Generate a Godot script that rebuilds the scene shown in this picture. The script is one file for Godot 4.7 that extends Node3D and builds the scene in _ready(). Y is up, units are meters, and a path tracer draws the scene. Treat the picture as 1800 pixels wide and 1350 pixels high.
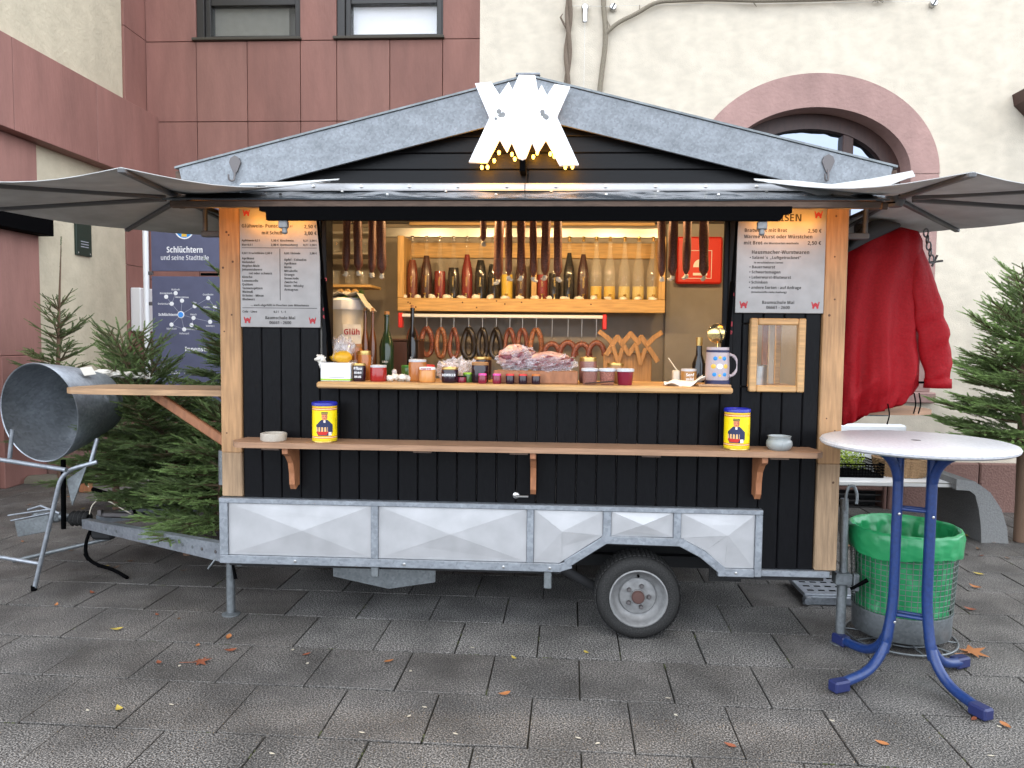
extends Node3D

var M := {}
var T := {}
var rng := RandomNumberGenerator.new()

# ------------------------------------------------------------------ shapes
func tool() -> SurfaceTool:
	var s := SurfaceTool.new()
	s.begin(Mesh.PRIMITIVE_TRIANGLES)
	return s

func tri(st: SurfaceTool, a: Vector3, b: Vector3, c: Vector3) -> void:
	st.add_vertex(a)
	st.add_vertex(b)
	st.add_vertex(c)

# a triangle that faces along n (Godot's front faces run clockwise)
func tri_n(st: SurfaceTool, a: Vector3, b: Vector3, c: Vector3, n: Vector3) -> void:
	if (c - a).cross(b - a).dot(n) < 0.0:
		tri(st, a, c, b)
	else:
		tri(st, a, b, c)

func quad_n(st: SurfaceTool, a: Vector3, b: Vector3, c: Vector3, d: Vector3, n: Vector3) -> void:
	tri_n(st, a, b, c, n)
	tri_n(st, a, c, d, n)

func box(st: SurfaceTool, c: Vector3, s: Vector3, ch := 0.0, bs := Basis()) -> void:
	st.set_smooth_group(-1)
	var h := s * 0.5
	ch = minf(ch, minf(h.x, minf(h.y, h.z)) * 0.8)
	var k := h - Vector3(ch, ch, ch)
	var cyc := [[-1, -1], [1, -1], [1, 1], [-1, 1]]
	for ax in 3:
		var i := (ax + 1) % 3
		var j := (ax + 2) % 3
		for sg in [-1.0, 1.0]:
			var q := []
			for e in cyc:
				var v := Vector3()
				v[ax] = sg * h[ax]
				v[i] = e[0] * k[i]
				v[j] = e[1] * k[j]
				q.append(c + bs * v)
			var n := Vector3()
			n[ax] = sg
			quad_n(st, q[0], q[1], q[2], q[3], bs * n)
		if ch > 0.0:
			for e in cyc:
				var a1 := Vector3()
				a1[i] = e[0] * h[i]
				a1[j] = e[1] * k[j]
				var b1 := Vector3()
				b1[i] = e[0] * k[i]
				b1[j] = e[1] * h[j]
				var a2 := a1
				var b2 := b1
				a1[ax] = -k[ax]
				b1[ax] = -k[ax]
				a2[ax] = k[ax]
				b2[ax] = k[ax]
				var n := Vector3()
				n[i] = e[0]
				n[j] = e[1]
				quad_n(st, c + bs * a1, c + bs * a2, c + bs * b2, c + bs * b1, bs * n)
	if ch > 0.0:
		for sx in [-1.0, 1.0]:
			for sy in [-1.0, 1.0]:
				for sz in [-1.0, 1.0]:
					tri_n(st, c + bs * Vector3(sx * h.x, sy * k.y, sz * k.z), c + bs * Vector3(sx * k.x, sy * h.y, sz * k.z), c + bs * Vector3(sx * k.x, sy * k.y, sz * h.z), bs * Vector3(sx, sy, sz))

# a bar of rectangular section between two points
func bar(st: SurfaceTool, a: Vector3, b: Vector3, w: float, d: float, ch := 0.0, up := Vector3(0, 0, 1)) -> void:
	var y := (b - a).normalized()
	var x := y.cross(up).normalized()
	box(st, (a + b) * 0.5, Vector3(w, a.distance_to(b), d), ch, Basis(x, y, x.cross(y)))

func tube(st: SurfaceTool, pts: Array, r, n := 8, caps := true) -> void:
	var rings := []
	var side := Vector3()
	for i in pts.size():
		var d: Vector3 = (pts[mini(i + 1, pts.size() - 1)] - pts[maxi(i - 1, 0)]).normalized()
		if i == 0:
			side = d.cross(Vector3(0.31, 0.87, 0.39)).normalized()
			if side.length() < 0.1:
				side = d.cross(Vector3.RIGHT).normalized()
		side = (side - d * side.dot(d)).normalized()
		var o: Vector3 = d.cross(side)
		var rr: float = r[i] if r is Array else r
		var ring := []
		for k in n:
			var t := TAU * k / n
			ring.append(pts[i] + (side * cos(t) + o * sin(t)) * rr)
		rings.append(ring)
	st.set_smooth_group(1)
	for i in rings.size() - 1:
		for k in n:
			var a: Vector3 = rings[i][k]
			var b: Vector3 = rings[i][(k + 1) % n]
			var c: Vector3 = rings[i + 1][(k + 1) % n]
			var e: Vector3 = rings[i + 1][k]
			quad_n(st, a, b, c, e, (a + b + c + e) * 0.25 - (pts[i] + pts[i + 1]) * 0.5)
	if caps:
		st.set_smooth_group(-1)
		for e in [0, pts.size() - 1]:
			var nn: Vector3 = (pts[0] - pts[1]) if e == 0 else (pts[-1] - pts[-2])
			for k in n:
				tri_n(st, pts[e], rings[e][k], rings[e][(k + 1) % n], nn)

# a smooth rounded path through corners
func bend(pts: Array, r := 0.1, n := 5) -> Array:
	var out := [pts[0]]
	for i in range(1, pts.size() - 1):
		var a: Vector3 = pts[i] + (pts[i - 1] - pts[i]).limit_length(r)
		var b: Vector3 = pts[i] + (pts[i + 1] - pts[i]).limit_length(r)
		for k in n + 1:
			var t := float(k) / n
			out.append(a.lerp(pts[i], t).lerp(pts[i].lerp(b, t), t))
	out.append(pts[-1])
	return out

# profile of (radius, height) turned round the y axis
func lathe(st: SurfaceTool, prof: Array, at := Vector3(), n := 20, bs := Basis(), uv := false) -> void:
	var g := 1
	for i in prof.size() - 1:
		if i > 0:
			var d0: Vector2 = (prof[i] - prof[i - 1]).normalized()
			var d1: Vector2 = (prof[i + 1] - prof[i]).normalized()
			if d0.dot(d1) < 0.75:
				g += 1
		st.set_smooth_group(g)
		var dd: Vector2 = prof[i + 1] - prof[i]
		for k in n:
			var q := []
			var us := []
			for e in [[i, k], [i, k + 1], [i + 1, k + 1], [i + 1, k]]:
				var t: float = TAU * e[1] / n
				var p: Vector2 = prof[e[0]]
				q.append(at + bs * Vector3(p.x * sin(t), p.y, p.x * cos(t)))
				us.append(Vector2(float(e[1]) / n, 1.0 - (p.y - prof[0].y) / maxf(prof[-1].y - prof[0].y, 1e-5)))
			var tm := TAU * (k + 0.5) / n
			var nn := bs * Vector3(dd.y * sin(tm), -dd.x, dd.y * cos(tm))
			var order := [0, 1, 2, 0, 2, 3]
			if (q[2] - q[0]).cross(q[1] - q[0]).dot(nn) + (q[3] - q[0]).cross(q[2] - q[0]).dot(nn) < 0.0:
				order = [0, 2, 1, 0, 3, 2]
			for o in order:
				if uv:
					st.set_uv(us[o])
				st.add_vertex(q[o])

func prism(st: SurfaceTool, poly: Array, z0: float, z1: float, xf := Transform3D()) -> void:
	st.set_smooth_group(-1)
	var pv := PackedVector2Array(poly)
	var idx := Geometry2D.triangulate_polygon(pv)
	var mid := Vector2()
	for i in range(0, idx.size(), 3):
		var p := []
		for k in 3:
			p.append(pv[idx[i + k]])
		tri_n(st, xf * Vector3(p[0].x, p[0].y, z1), xf * Vector3(p[1].x, p[1].y, z1), xf * Vector3(p[2].x, p[2].y, z1), xf.basis * Vector3(0, 0, 1))
		tri_n(st, xf * Vector3(p[0].x, p[0].y, z0), xf * Vector3(p[1].x, p[1].y, z0), xf * Vector3(p[2].x, p[2].y, z0), xf.basis * Vector3(0, 0, -1))
	var s := -1.0 if Geometry2D.is_polygon_clockwise(pv) else 1.0
	for i in pv.size():
		var a := pv[i]
		var b := pv[(i + 1) % pv.size()]
		var n := Vector3(b.y - a.y, a.x - b.x, 0) * s
		quad_n(st, xf * Vector3(a.x, a.y, z0), xf * Vector3(b.x, b.y, z0), xf * Vector3(b.x, b.y, z1), xf * Vector3(a.x, a.y, z1), xf.basis * n)

# a closed skin over rings of equal length
func loft(st: SurfaceTool, rings: Array, closed := true, caps := true, grp := 1) -> void:
	st.set_smooth_group(grp)
	# one winding for the whole skin, so that folds keep their normals
	var vote := 0.0
	for i in rings.size() - 1:
		var n: int = rings[i].size()
		var mid := Vector3()
		for v in rings[i]:
			mid += v / n
		for k in n:
			var a: Vector3 = rings[i][k]
			var b: Vector3 = rings[i][(k + 1) % n]
			var c: Vector3 = rings[i + 1][(k + 1) % n]
			vote += (c - a).cross(b - a).dot(a - mid)
	for i in rings.size() - 1:
		var n: int = rings[i].size()
		for k in (n if closed else n - 1):
			var a: Vector3 = rings[i][k]
			var b: Vector3 = rings[i][(k + 1) % n]
			var c: Vector3 = rings[i + 1][(k + 1) % n]
			var e: Vector3 = rings[i + 1][k]
			if vote >= 0.0:
				tri(st, a, b, c)
				tri(st, a, c, e)
			else:
				tri(st, a, c, b)
				tri(st, a, e, c)
	if caps:
		for e in [0, rings.size() - 1]:
			var mid := Vector3()
			for v in rings[e]:
				mid += v / rings[e].size()
			var o: Array = rings[1] if e == 0 else rings[e - 1]
			var nn: Vector3 = rings[e][0] - o[0]
			for k in rings[e].size():
				tri_n(st, mid, rings[e][k], rings[e][(k + 1) % rings[e].size()], nn)

# a grid of points (rows of equal length) as a sheet of some thickness
func sheet(st: SurfaceTool, rows: Array, thick: Vector3) -> void:
	st.set_smooth_group(2)
	var m := rows.size()
	var n: int = rows[0].size()
	for sgn in [0.0, 1.0]:
		var o: Vector3 = thick * -sgn
		st.set_smooth_group(2 + int(sgn))
		for i in m - 1:
			for k in n - 1:
				quad_n(st, rows[i][k] + o, rows[i][k + 1] + o, rows[i + 1][k + 1] + o, rows[i + 1][k] + o, thick * (1.0 - 2.0 * sgn))
	st.set_smooth_group(-1)
	for e in [0, m - 1]:
		for k in n - 1:
			var a: Vector3 = rows[e][k]
			var b: Vector3 = rows[e][k + 1]
			quad_n(st, a, b, b - thick, a - thick, a - rows[1 if e == 0 else m - 2][k])
	for e in [0, n - 1]:
		for i in m - 1:
			var a: Vector3 = rows[i][e]
			var b: Vector3 = rows[i + 1][e]
			quad_n(st, a, b, b - thick, a - thick, a - rows[i][1 if e == 0 else n - 2])

# a crumpled lump: a noisy ellipsoid
func lump(st: SurfaceTool, c: Vector3, s: Vector3, rough := 0.2, n := 14, freq := 2.0, grp := 1) -> void:
	var nz := FastNoiseLite.new()
	nz.seed = rng.randi() % 10000
	nz.frequency = freq
	var rings := []
	for i in n + 1:
		var th := PI * (0.02 + 0.96 * i / n)
		var ring := []
		for k in n * 2:
			var ph := PI * k / n
			var d := Vector3(sin(th) * cos(ph), cos(th), sin(th) * sin(ph))
			ring.append(c + d * s * (1.0 + rough * nz.get_noise_3dv(d) * 2.0))
		rings.append(ring)
	loft(st, rings, true, true, grp)

# ------------------------------------------------------------------ objects
func part(called: String, st: SurfaceTool, m: Material, parent: Node = self, label := "") -> MeshInstance3D:
	st.generate_normals()
	var o := MeshInstance3D.new()
	o.name = called
	o.mesh = st.commit()
	o.material_override = m
	if label:
		o.set_meta("label", label)
	parent.add_child(o, true)
	return o

func mesh_part(called: String, mesh: Mesh, m: Material, parent: Node, xf := Transform3D()) -> MeshInstance3D:
	var o := MeshInstance3D.new()
	o.name = called
	o.mesh = mesh
	o.material_override = m
	o.transform = xf
	parent.add_child(o, true)
	return o

func baked(st: SurfaceTool) -> Mesh:
	st.generate_normals()
	return st.commit()

func thing(called: String, label: String, category: String, at := Vector3.ZERO, group := "") -> Node3D:
	var o := Node3D.new()
	o.name = called
	o.position = at
	tag(o, label, category, group)
	add_child(o, true)
	return o

func tag(o: Node, label: String, category: String, group := "") -> void:
	o.set_meta("label", label)
	o.set_meta("category", category)
	if group:
		o.set_meta("group", group)

func setting(called: String, st: SurfaceTool, m: Material) -> MeshInstance3D:
	var o := part(called, st, m)
	o.set_meta("kind", "structure")
	return o

func text(words: String, at: Vector3, cap: float, m: Material, parent: Node, align := 1, bold := true, stretch := 1.0, bs := Basis(), called := "lettering") -> MeshInstance3D:
	var f := SystemFont.new()
	f.font_names = PackedStringArray(["Droid Sans"])
	f.font_weight = 700 if bold else 400
	var t := TextMesh.new()
	t.text = words
	t.font = f
	t.font_size = 24
	t.pixel_size = cap / (24.0 * 0.715)
	t.depth = 0.0012
	t.curve_step = 3.0
	t.horizontal_alignment = [HORIZONTAL_ALIGNMENT_LEFT, HORIZONTAL_ALIGNMENT_CENTER, HORIZONTAL_ALIGNMENT_RIGHT][align]
	var o := mesh_part(called, t, m, parent, Transform3D(bs * Basis.from_scale(Vector3(stretch, 1, 1)), at))
	return o

# ------------------------------------------------------------------ materials
func lin(r: float, g: float, b: float) -> Color:
	return Color(r, g, b).linear_to_srgb()

func noise_tex(size: int, freq: float, lo: float, hi: float, type := FastNoiseLite.TYPE_SIMPLEX_SMOOTH, octaves := 4, sd := 1, mid := 0.5, hard := 0.0) -> NoiseTexture2D:
	var n := FastNoiseLite.new()
	n.noise_type = type
	n.frequency = freq
	n.seed = sd
	n.fractal_octaves = octaves
	n.fractal_type = FastNoiseLite.FRACTAL_FBM if octaves > 1 else FastNoiseLite.FRACTAL_NONE
	if type == FastNoiseLite.TYPE_CELLULAR:
		n.cellular_return_type = FastNoiseLite.RETURN_CELL_VALUE
	var t := NoiseTexture2D.new()
	t.width = size
	t.height = size
	t.seamless = true
	t.generate_mipmaps = false
	t.noise = n
	var g := Gradient.new()
	g.set_color(0, Color(lo, lo, lo))
	g.set_color(1, Color(hi, hi, hi))
	g.set_offset(0, hard)
	g.set_offset(1, 1.0 - hard)
	t.color_ramp = g
	return t

func bump_tex(size: int, freq: float, strength: float, type := FastNoiseLite.TYPE_SIMPLEX_SMOOTH, octaves := 4, sd := 3) -> NoiseTexture2D:
	var t := noise_tex(size, freq, 0.0, 1.0, type, octaves, sd)
	t.color_ramp = null
	t.as_normal_map = true
	t.bump_strength = strength
	return t

func mat(called: String, c: Color, rough := 0.6, metal := 0.0, tex: Texture2D = null, sc := Vector3.ONE, bump: Texture2D = null, bs := 0.5, rt: Texture2D = null) -> StandardMaterial3D:
	var m := StandardMaterial3D.new()
	m.resource_name = called
	m.albedo_color = c
	m.roughness = rough
	m.metallic = metal
	if tex or bump or rt:
		m.uv1_triplanar = true
		m.uv1_world_triplanar = true
		m.uv1_triplanar_sharpness = 6.0
		m.uv1_scale = sc
	if tex:
		m.albedo_texture = tex
	if bump:
		m.normal_enabled = true
		m.normal_texture = bump
		m.normal_scale = bs
	if rt:
		m.roughness_texture = rt
		m.roughness_texture_channel = BaseMaterial3D.TEXTURE_CHANNEL_RED
	M[called] = m
	return m

# wear laid over a material at a scale of its own
func worn(names: Array, tex: Texture2D, sc: Vector3) -> void:
	for n in names:
		var m: StandardMaterial3D = M[n]
		m.detail_enabled = true
		m.detail_albedo = tex
		m.detail_blend_mode = BaseMaterial3D.BLEND_MODE_MUL
		m.detail_uv_layer = BaseMaterial3D.DETAIL_UV_2
		m.uv2_triplanar = true
		m.uv2_world_triplanar = true
		m.uv2_triplanar_sharpness = 6.0
		m.uv2_scale = sc

func glow(called: String, c: Color, e: float) -> StandardMaterial3D:
	var m := mat(called, c, 0.4)
	m.emission_enabled = true
	m.emission = c
	m.emission_energy_multiplier = e
	return m

func clear(called: String, c: Color, alpha: float, rough := 0.04) -> StandardMaterial3D:
	var m := mat(called, Color(c.r, c.g, c.b, alpha), rough)
	m.transparency = BaseMaterial3D.TRANSPARENCY_ALPHA
	m.cull_mode = BaseMaterial3D.CULL_DISABLED
	return m

func make_materials() -> void:
	T.fine = noise_tex(512, 0.03, 0.86, 1.0)
	T.blotch = noise_tex(512, 0.008, 0.92, 1.0, FastNoiseLite.TYPE_SIMPLEX_SMOOTH, 5, 7)
	T.grain = noise_tex(512, 0.02, 0.80, 1.0, FastNoiseLite.TYPE_SIMPLEX_SMOOTH, 5, 11)
	T.streak = noise_tex(512, 0.008, 0.945, 1.0, FastNoiseLite.TYPE_SIMPLEX_SMOOTH, 5, 41)
	T.spangle = noise_tex(512, 0.045, 0.88, 1.0, FastNoiseLite.TYPE_CELLULAR, 1, 5)
	T.grit = noise_tex(1024, 0.09, 0.28, 1.0, FastNoiseLite.TYPE_SIMPLEX_SMOOTH, 3, 9, 0.5, 0.25)
	T.meat = noise_tex(256, 0.06, 0.62, 1.0, FastNoiseLite.TYPE_SIMPLEX_SMOOTH, 3, 21, 0.5, 0.25)
	T.bump = bump_tex(512, 0.04, 6.0)
	T.plaster = bump_tex(1024, 0.05, 7.0, FastNoiseLite.TYPE_SIMPLEX_SMOOTH, 3, 13)
	T.gritbump = bump_tex(1024, 0.09, 8.0, FastNoiseLite.TYPE_SIMPLEX_SMOOTH, 3, 9)
	T.wave = bump_tex(256, 0.012, 5.0, FastNoiseLite.TYPE_SIMPLEX_SMOOTH, 2, 17)
	T.crease = bump_tex(512, 0.007, 9.0, FastNoiseLite.TYPE_SIMPLEX, 3, 61)
	T.stain = noise_tex(512, 0.006, 0.66, 1.0, FastNoiseLite.TYPE_SIMPLEX_SMOOTH, 5, 77)
	T.faint = noise_tex(512, 0.006, 0.86, 1.0, FastNoiseLite.TYPE_SIMPLEX_SMOOTH, 5, 78)
	T.wet = noise_tex(512, 0.006, 0.42, 0.8, FastNoiseLite.TYPE_SIMPLEX_SMOOTH, 4, 23)
	var V := Vector3.ONE
	mat("paving", lin(0.355, 0.328, 0.300), 1.0, 0.0, T.grit, V * 1.05, T.gritbump, 0.7, T.wet)
	mat("paving dark", lin(0.325, 0.302, 0.278), 1.0, 0.0, T.grit, V * 1.0, T.gritbump, 0.7, T.wet)
	mat("paving warm", lin(0.335, 0.306, 0.278), 1.0, 0.0, T.grit, V * 1.1, T.gritbump, 0.7, T.wet)
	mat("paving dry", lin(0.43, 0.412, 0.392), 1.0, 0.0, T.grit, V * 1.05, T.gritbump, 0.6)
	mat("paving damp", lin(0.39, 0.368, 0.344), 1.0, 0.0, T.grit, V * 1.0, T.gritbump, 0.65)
	mat("joint", lin(0.030, 0.028, 0.020), 0.95, 0.0, T.fine, V * 6.0, T.bump, 0.8)
	mat("moss", lin(0.055, 0.062, 0.022), 0.95, 0.0, T.fine, V * 8.0, T.bump, 0.8)
	mat("cream", lin(0.68, 0.603, 0.49), 0.9, 0.0, T.blotch, Vector3(1.1, 1.7, 1.1), T.plaster, 0.38)
	mat("cream left", lin(0.58, 0.51, 0.375), 0.9, 0.0, T.blotch, V * 0.7, T.bump, 0.25)
	mat("red panel", lin(0.315, 0.147, 0.120), 0.65, 0.0, T.streak, Vector3(1.6, 0.22, 1.6), T.bump, 0.12)
	mat("red panel b", lin(0.300, 0.138, 0.112), 0.65, 0.0, T.streak, Vector3(1.4, 0.2, 1.4), T.bump, 0.12)
	mat("red panel c", lin(0.330, 0.160, 0.130), 0.65, 0.0, T.streak, Vector3(1.8, 0.25, 1.8), T.bump, 0.12)
	mat("red joint", lin(0.06, 0.03, 0.026), 0.9)
	mat("sandstone", lin(0.43, 0.265, 0.235), 0.85, 0.0, T.blotch, V * 1.1, T.bump, 0.3)
	mat("plinth stone", lin(0.20, 0.11, 0.09), 0.9, 0.0, T.fine, V * 2.0, T.bump, 0.8)
	mat("dark void", lin(0.008, 0.008, 0.009), 0.9)
	mat("window frame", lin(0.020, 0.018, 0.017), 0.4)
	mat("brown frame", lin(0.055, 0.020, 0.014), 0.5, 0.0, T.grain, Vector3(3, 0.5, 3))
	mat("shop glass", lin(0.02, 0.022, 0.025), 0.05)
	mat("sill", lin(0.05, 0.042, 0.03), 0.6)
	mat("blind white", lin(0.85, 0.87, 0.92), 0.8)
	mat("blind grey", lin(0.17, 0.17, 0.15), 0.8, 0.0, T.blotch, V * 1.5)
	mat("mirror pane", lin(0.21, 0.235, 0.28), 0.03, 1.0, null, V * 1.5, T.wave, 0.25)
	mat("black wood", lin(0.0032, 0.0032, 0.0044), 0.40, 0.0, T.grain, Vector3(6, 0.5, 6), T.bump, 0.07)
	M["black wood"].metallic_specular = 0.27
	mat("black wood h", lin(0.0045, 0.0045, 0.0055), 0.40, 0.0, T.grain, Vector3(0.5, 6, 6), T.bump, 0.10)
	M["black wood h"].metallic_specular = 0.32
	mat("black", lin(0.0015, 0.0015, 0.0018), 0.8)
	M["black"].metallic_specular = 0.12
	mat("underside", lin(0.012, 0.012, 0.013), 0.8)
	mat("post wood", lin(0.56, 0.315, 0.145), 0.62, 0.0, T.grain, Vector3(5, 0.35, 5), T.bump, 0.15)
	mat("grey wood", lin(0.44, 0.29, 0.17), 0.75, 0.0, T.grain, Vector3(5, 0.35, 5), T.bump, 0.2)
	mat("shelf wood", lin(0.44, 0.25, 0.145), 0.6, 0.0, T.grain, Vector3(0.35, 5, 6), T.bump, 0.12)
	mat("counter wood", lin(0.62, 0.36, 0.15), 0.5, 0.0, T.grain, Vector3(0.35, 5, 6), T.bump, 0.1)
	mat("side shelf wood", lin(0.60, 0.36, 0.19), 0.55, 0.0, T.grain, Vector3(0.35, 5, 6), T.bump, 0.1)
	mat("brace wood", lin(0.42, 0.17, 0.075), 0.55, 0.0, T.grain, Vector3(3, 1, 5), T.bump, 0.1)
	mat("rack wood", lin(0.68, 0.42, 0.16), 0.5, 0.0, T.grain, Vector3(0.4, 5, 5), T.bump, 0.1)
	mat("rack wood v", lin(0.68, 0.42, 0.16), 0.5, 0.0, T.grain, Vector3(5, 0.4, 5), T.bump, 0.1)
	mat("batten", lin(0.11, 0.07, 0.05), 0.85, 0.0, T.grain, Vector3(0.8, 5, 5), T.bump, 0.4)
	mat("knot", lin(0.10, 0.045, 0.02), 0.6)
	mat("galv", lin(0.39, 0.42, 0.46), 0.48, 0.75, T.spangle, V * 3.0, T.bump, 0.05)
	mat("galv fascia", lin(0.275, 0.295, 0.318), 0.55, 0.6, T.spangle, V * 4.5, T.bump, 0.12)
	mat("galv dark", lin(0.235, 0.255, 0.265), 0.5, 0.7, T.spangle, V * 3.5, T.bump, 0.05)
	mat("alu", lin(0.47, 0.47, 0.48), 0.45, 0.5, T.blotch, V * 1.3, T.wave, 0.05)
	mat("steel", lin(0.60, 0.59, 0.57), 0.28, 0.95, T.blotch, Vector3(0.4, 6, 4))
	mat("board", lin(0.30, 0.285, 0.275), 0.38, 0.75, T.blotch, V * 2.0)
	mat("rim grey", lin(0.25, 0.25, 0.25), 0.55, 0.3, T.grain, V * 2.0)
	mat("rust", lin(0.10, 0.05, 0.042), 0.8, 0.2, T.fine, V * 10.0)
	mat("bolt", lin(0.12, 0.11, 0.11), 0.5, 0.6)
	mat("rubber", lin(0.024, 0.023, 0.022), 0.8, 0.0, T.grit, V * 1.2)
	mat("flap", lin(0.055, 0.065, 0.075), 0.17, 0.0, T.fine, V * 3.0, T.wave, 0.35)
	mat("canvas", lin(0.60, 0.60, 0.59), 0.85, 0.0, T.blotch, V * 1.4, T.wave, 0.25)
	M["canvas"].backlight = lin(0.62, 0.62, 0.62)
	mat("rib", lin(0.10, 0.10, 0.103), 0.5)
	mat("white metal", lin(0.75, 0.75, 0.76), 0.35)
	mat("white plastic", lin(0.62, 0.62, 0.645), 0.32, 0.0, T.fine, V * 3.0)
	mat("blue metal", lin(0.010, 0.036, 0.150), 0.38, 0.0, T.grain, V * 4.0)
	mat("blue cap", lin(0.008, 0.014, 0.075), 0.5)
	mat("bag", lin(0.018, 0.23, 0.080), 0.32, 0.0, null, V * 3.0, T.wave, 0.6)
	M["bag"].backlight = lin(0.25, 0.25, 0.25)
	mat("wire", lin(0.17, 0.19, 0.18), 0.45, 0.7)
	mat("jacket", lin(0.31, 0.004, 0.009), 0.65, 0.0, T.fine, V * 4.0, T.crease, 0.5)
	M["jacket"].metallic_specular = 0.3
	mat("jacket lining", lin(0.05, 0.052, 0.055), 0.85)
	mat("sign blue", lin(0.092, 0.098, 0.165), 0.45, 0.0, T.blotch, V * 1.2)
	mat("sign white", lin(0.80, 0.80, 0.80), 0.5)
	mat("sign line", lin(0.38, 0.39, 0.45), 0.5)
	mat("node blue", lin(0.05, 0.28, 0.75), 0.4)
	mat("crest blue", lin(0.02, 0.25, 0.62), 0.4)
	mat("crest gold", lin(0.72, 0.45, 0.06), 0.4)
	mat("plaque", lin(0.012, 0.028, 0.020), 0.4)
	mat("print black", lin(0.018, 0.014, 0.012), 0.5)
	mat("print red", lin(0.38, 0.012, 0.02), 0.5)
	mat("print dull red", lin(0.34, 0.012, 0.025), 0.5)
	mat("bark", lin(0.16, 0.095, 0.06), 0.9, 0.0, T.fine, V * 8.0, T.bump, 1.0)
	mat("twig bark", lin(0.10, 0.07, 0.035), 0.9)
	mat("needle", Color.WHITE, 0.55)
	M["needle"].vertex_color_use_as_albedo = true
	M["needle"].backlight = lin(0.12, 0.12, 0.12)
	mat("vine", lin(0.20, 0.15, 0.11), 0.9, 0.0, T.grain, Vector3(14, 3, 14), T.bump, 0.8)
	mat("vine pale", lin(0.27, 0.23, 0.17), 0.9, 0.0, T.grain, Vector3(14, 3, 14), T.bump, 0.8)
	mat("concrete", lin(0.20, 0.20, 0.195), 0.9, 0.0, T.fine, V * 3.0, T.bump, 0.5)
	mat("kerb stone", lin(0.22, 0.20, 0.15), 0.95, 0.0, T.fine, V * 4.0, T.bump, 0.8)
	mat("wicker", lin(0.36, 0.22, 0.11), 0.8, 0.0, T.grain, Vector3(8, 8, 8), T.bump, 0.4)
	mat("foam", lin(0.80, 0.82, 0.85), 0.8)
	mat("leafy", lin(0.24, 0.32, 0.03), 0.7)
	# inside the stall
	mat("inner wall", lin(0.26, 0.22, 0.175), 0.45, 0.1, T.blotch, V * 1.3)
	mat("inner panel", lin(0.29, 0.265, 0.235), 0.45, 0.1, T.blotch, V * 1.1)
	mat("inner floor", lin(0.10, 0.08, 0.06), 0.7)
	mat("salami", lin(0.25, 0.075, 0.035), 0.5, 0.0, T.meat, V * 6.0, T.bump, 0.5)
	mat("salami dark", lin(0.17, 0.055, 0.034), 0.5, 0.0, T.meat, V * 7.0, T.bump, 0.5)
	mat("ring red", lin(0.27, 0.085, 0.055), 0.35, 0.0, T.meat, V * 5.0)
	mat("ring brown", lin(0.36, 0.14, 0.07), 0.35, 0.0, T.meat, V * 5.0)
	mat("ring black", lin(0.026, 0.020, 0.018), 0.3, 0.0, T.fine, V * 8.0)
	mat("emblem wood", lin(0.42, 0.225, 0.085), 0.5, 0.0, T.grain, Vector3(5, 0.4, 5), T.bump, 0.1)
	mat("bottle green", lin(0.014, 0.032, 0.014), 0.12)
	mat("bottle amber", lin(0.11, 0.038, 0.010), 0.12)
	mat("string", lin(0.70, 0.62, 0.48), 0.9)
	mat("paper", lin(0.82, 0.78, 0.70), 0.85, 0.0, null, V * 6.0, T.wave, 0.5)
	mat("brass", lin(0.80, 0.58, 0.22), 0.2, 1.0)
	mat("gold lid", lin(0.62, 0.44, 0.16), 0.3, 0.9)
	mat("brown lid", lin(0.35, 0.17, 0.06), 0.5)
	mat("box red", lin(0.62, 0.022, 0.012), 0.4)
	mat("ham", lin(0.30, 0.075, 0.095), 0.4, 0.0, T.meat, V * 5.0, T.bump, 0.6)
	mat("fat", lin(0.62, 0.36, 0.32), 0.4, 0.0, T.fine, V * 5.0)
	mat("stein", lin(0.50, 0.42, 0.44), 0.35, 0.0, T.fine, V * 14.0)
	mat("stein dark", lin(0.03, 0.035, 0.09), 0.3)
	mat("orange fruit", lin(0.78, 0.42, 0.02), 0.4, 0.0, T.fine, V * 10.0)
	mat("beige", lin(0.62, 0.56, 0.45), 0.4)
	mat("grey cloth", lin(0.50, 0.46, 0.40), 0.9, 0.0, T.grain, Vector3(8, 8, 30))
	mat("green", lin(0.03, 0.17, 0.02), 0.6)
	mat("lime", lin(0.30, 0.55, 0.03), 0.5)
	mat("pink lid", lin(0.75, 0.06, 0.36), 0.4)
	mat("red lid", lin(0.62, 0.03, 0.03), 0.4)
	mat("orange lid", lin(0.55, 0.16, 0.03), 0.4)
	mat("ash grey", lin(0.27, 0.29, 0.29), 0.3)
	mat("ash white", lin(0.50, 0.45, 0.38), 0.7, 0.0, T.fine, V * 10.0)
	mat("tin blue", lin(0.015, 0.02, 0.28), 0.35)
	mat("jar dark", lin(0.020, 0.006, 0.012), 0.15)
	mat("jar amber", lin(0.42, 0.14, 0.03), 0.2)
	mat("jar orange", lin(0.62, 0.26, 0.07), 0.2)
	mat("jar red", lin(0.33, 0.016, 0.014), 0.15)
	mat("jar pink", lin(0.50, 0.20, 0.15), 0.25, 0.0, T.meat, V * 10.0)
	mat("jar wurst", lin(0.42, 0.19, 0.15), 0.3, 0.0, T.meat, V * 14.0)
	mat("jar mustard", lin(0.34, 0.16, 0.04), 0.3)
	mat("jar green", lin(0.06, 0.13, 0.025), 0.2)
	mat("jar berry", lin(0.20, 0.012, 0.030), 0.15)
	clear("glass", Color(0.95, 0.97, 0.96), 0.025)
	M["glass"].metallic_specular = 0.36
	clear("clear glass", Color(1.0, 0.99, 0.95), 0.09)
	clear("foil", Color(0.95, 0.93, 0.94), 0.2, 0.16)
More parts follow.
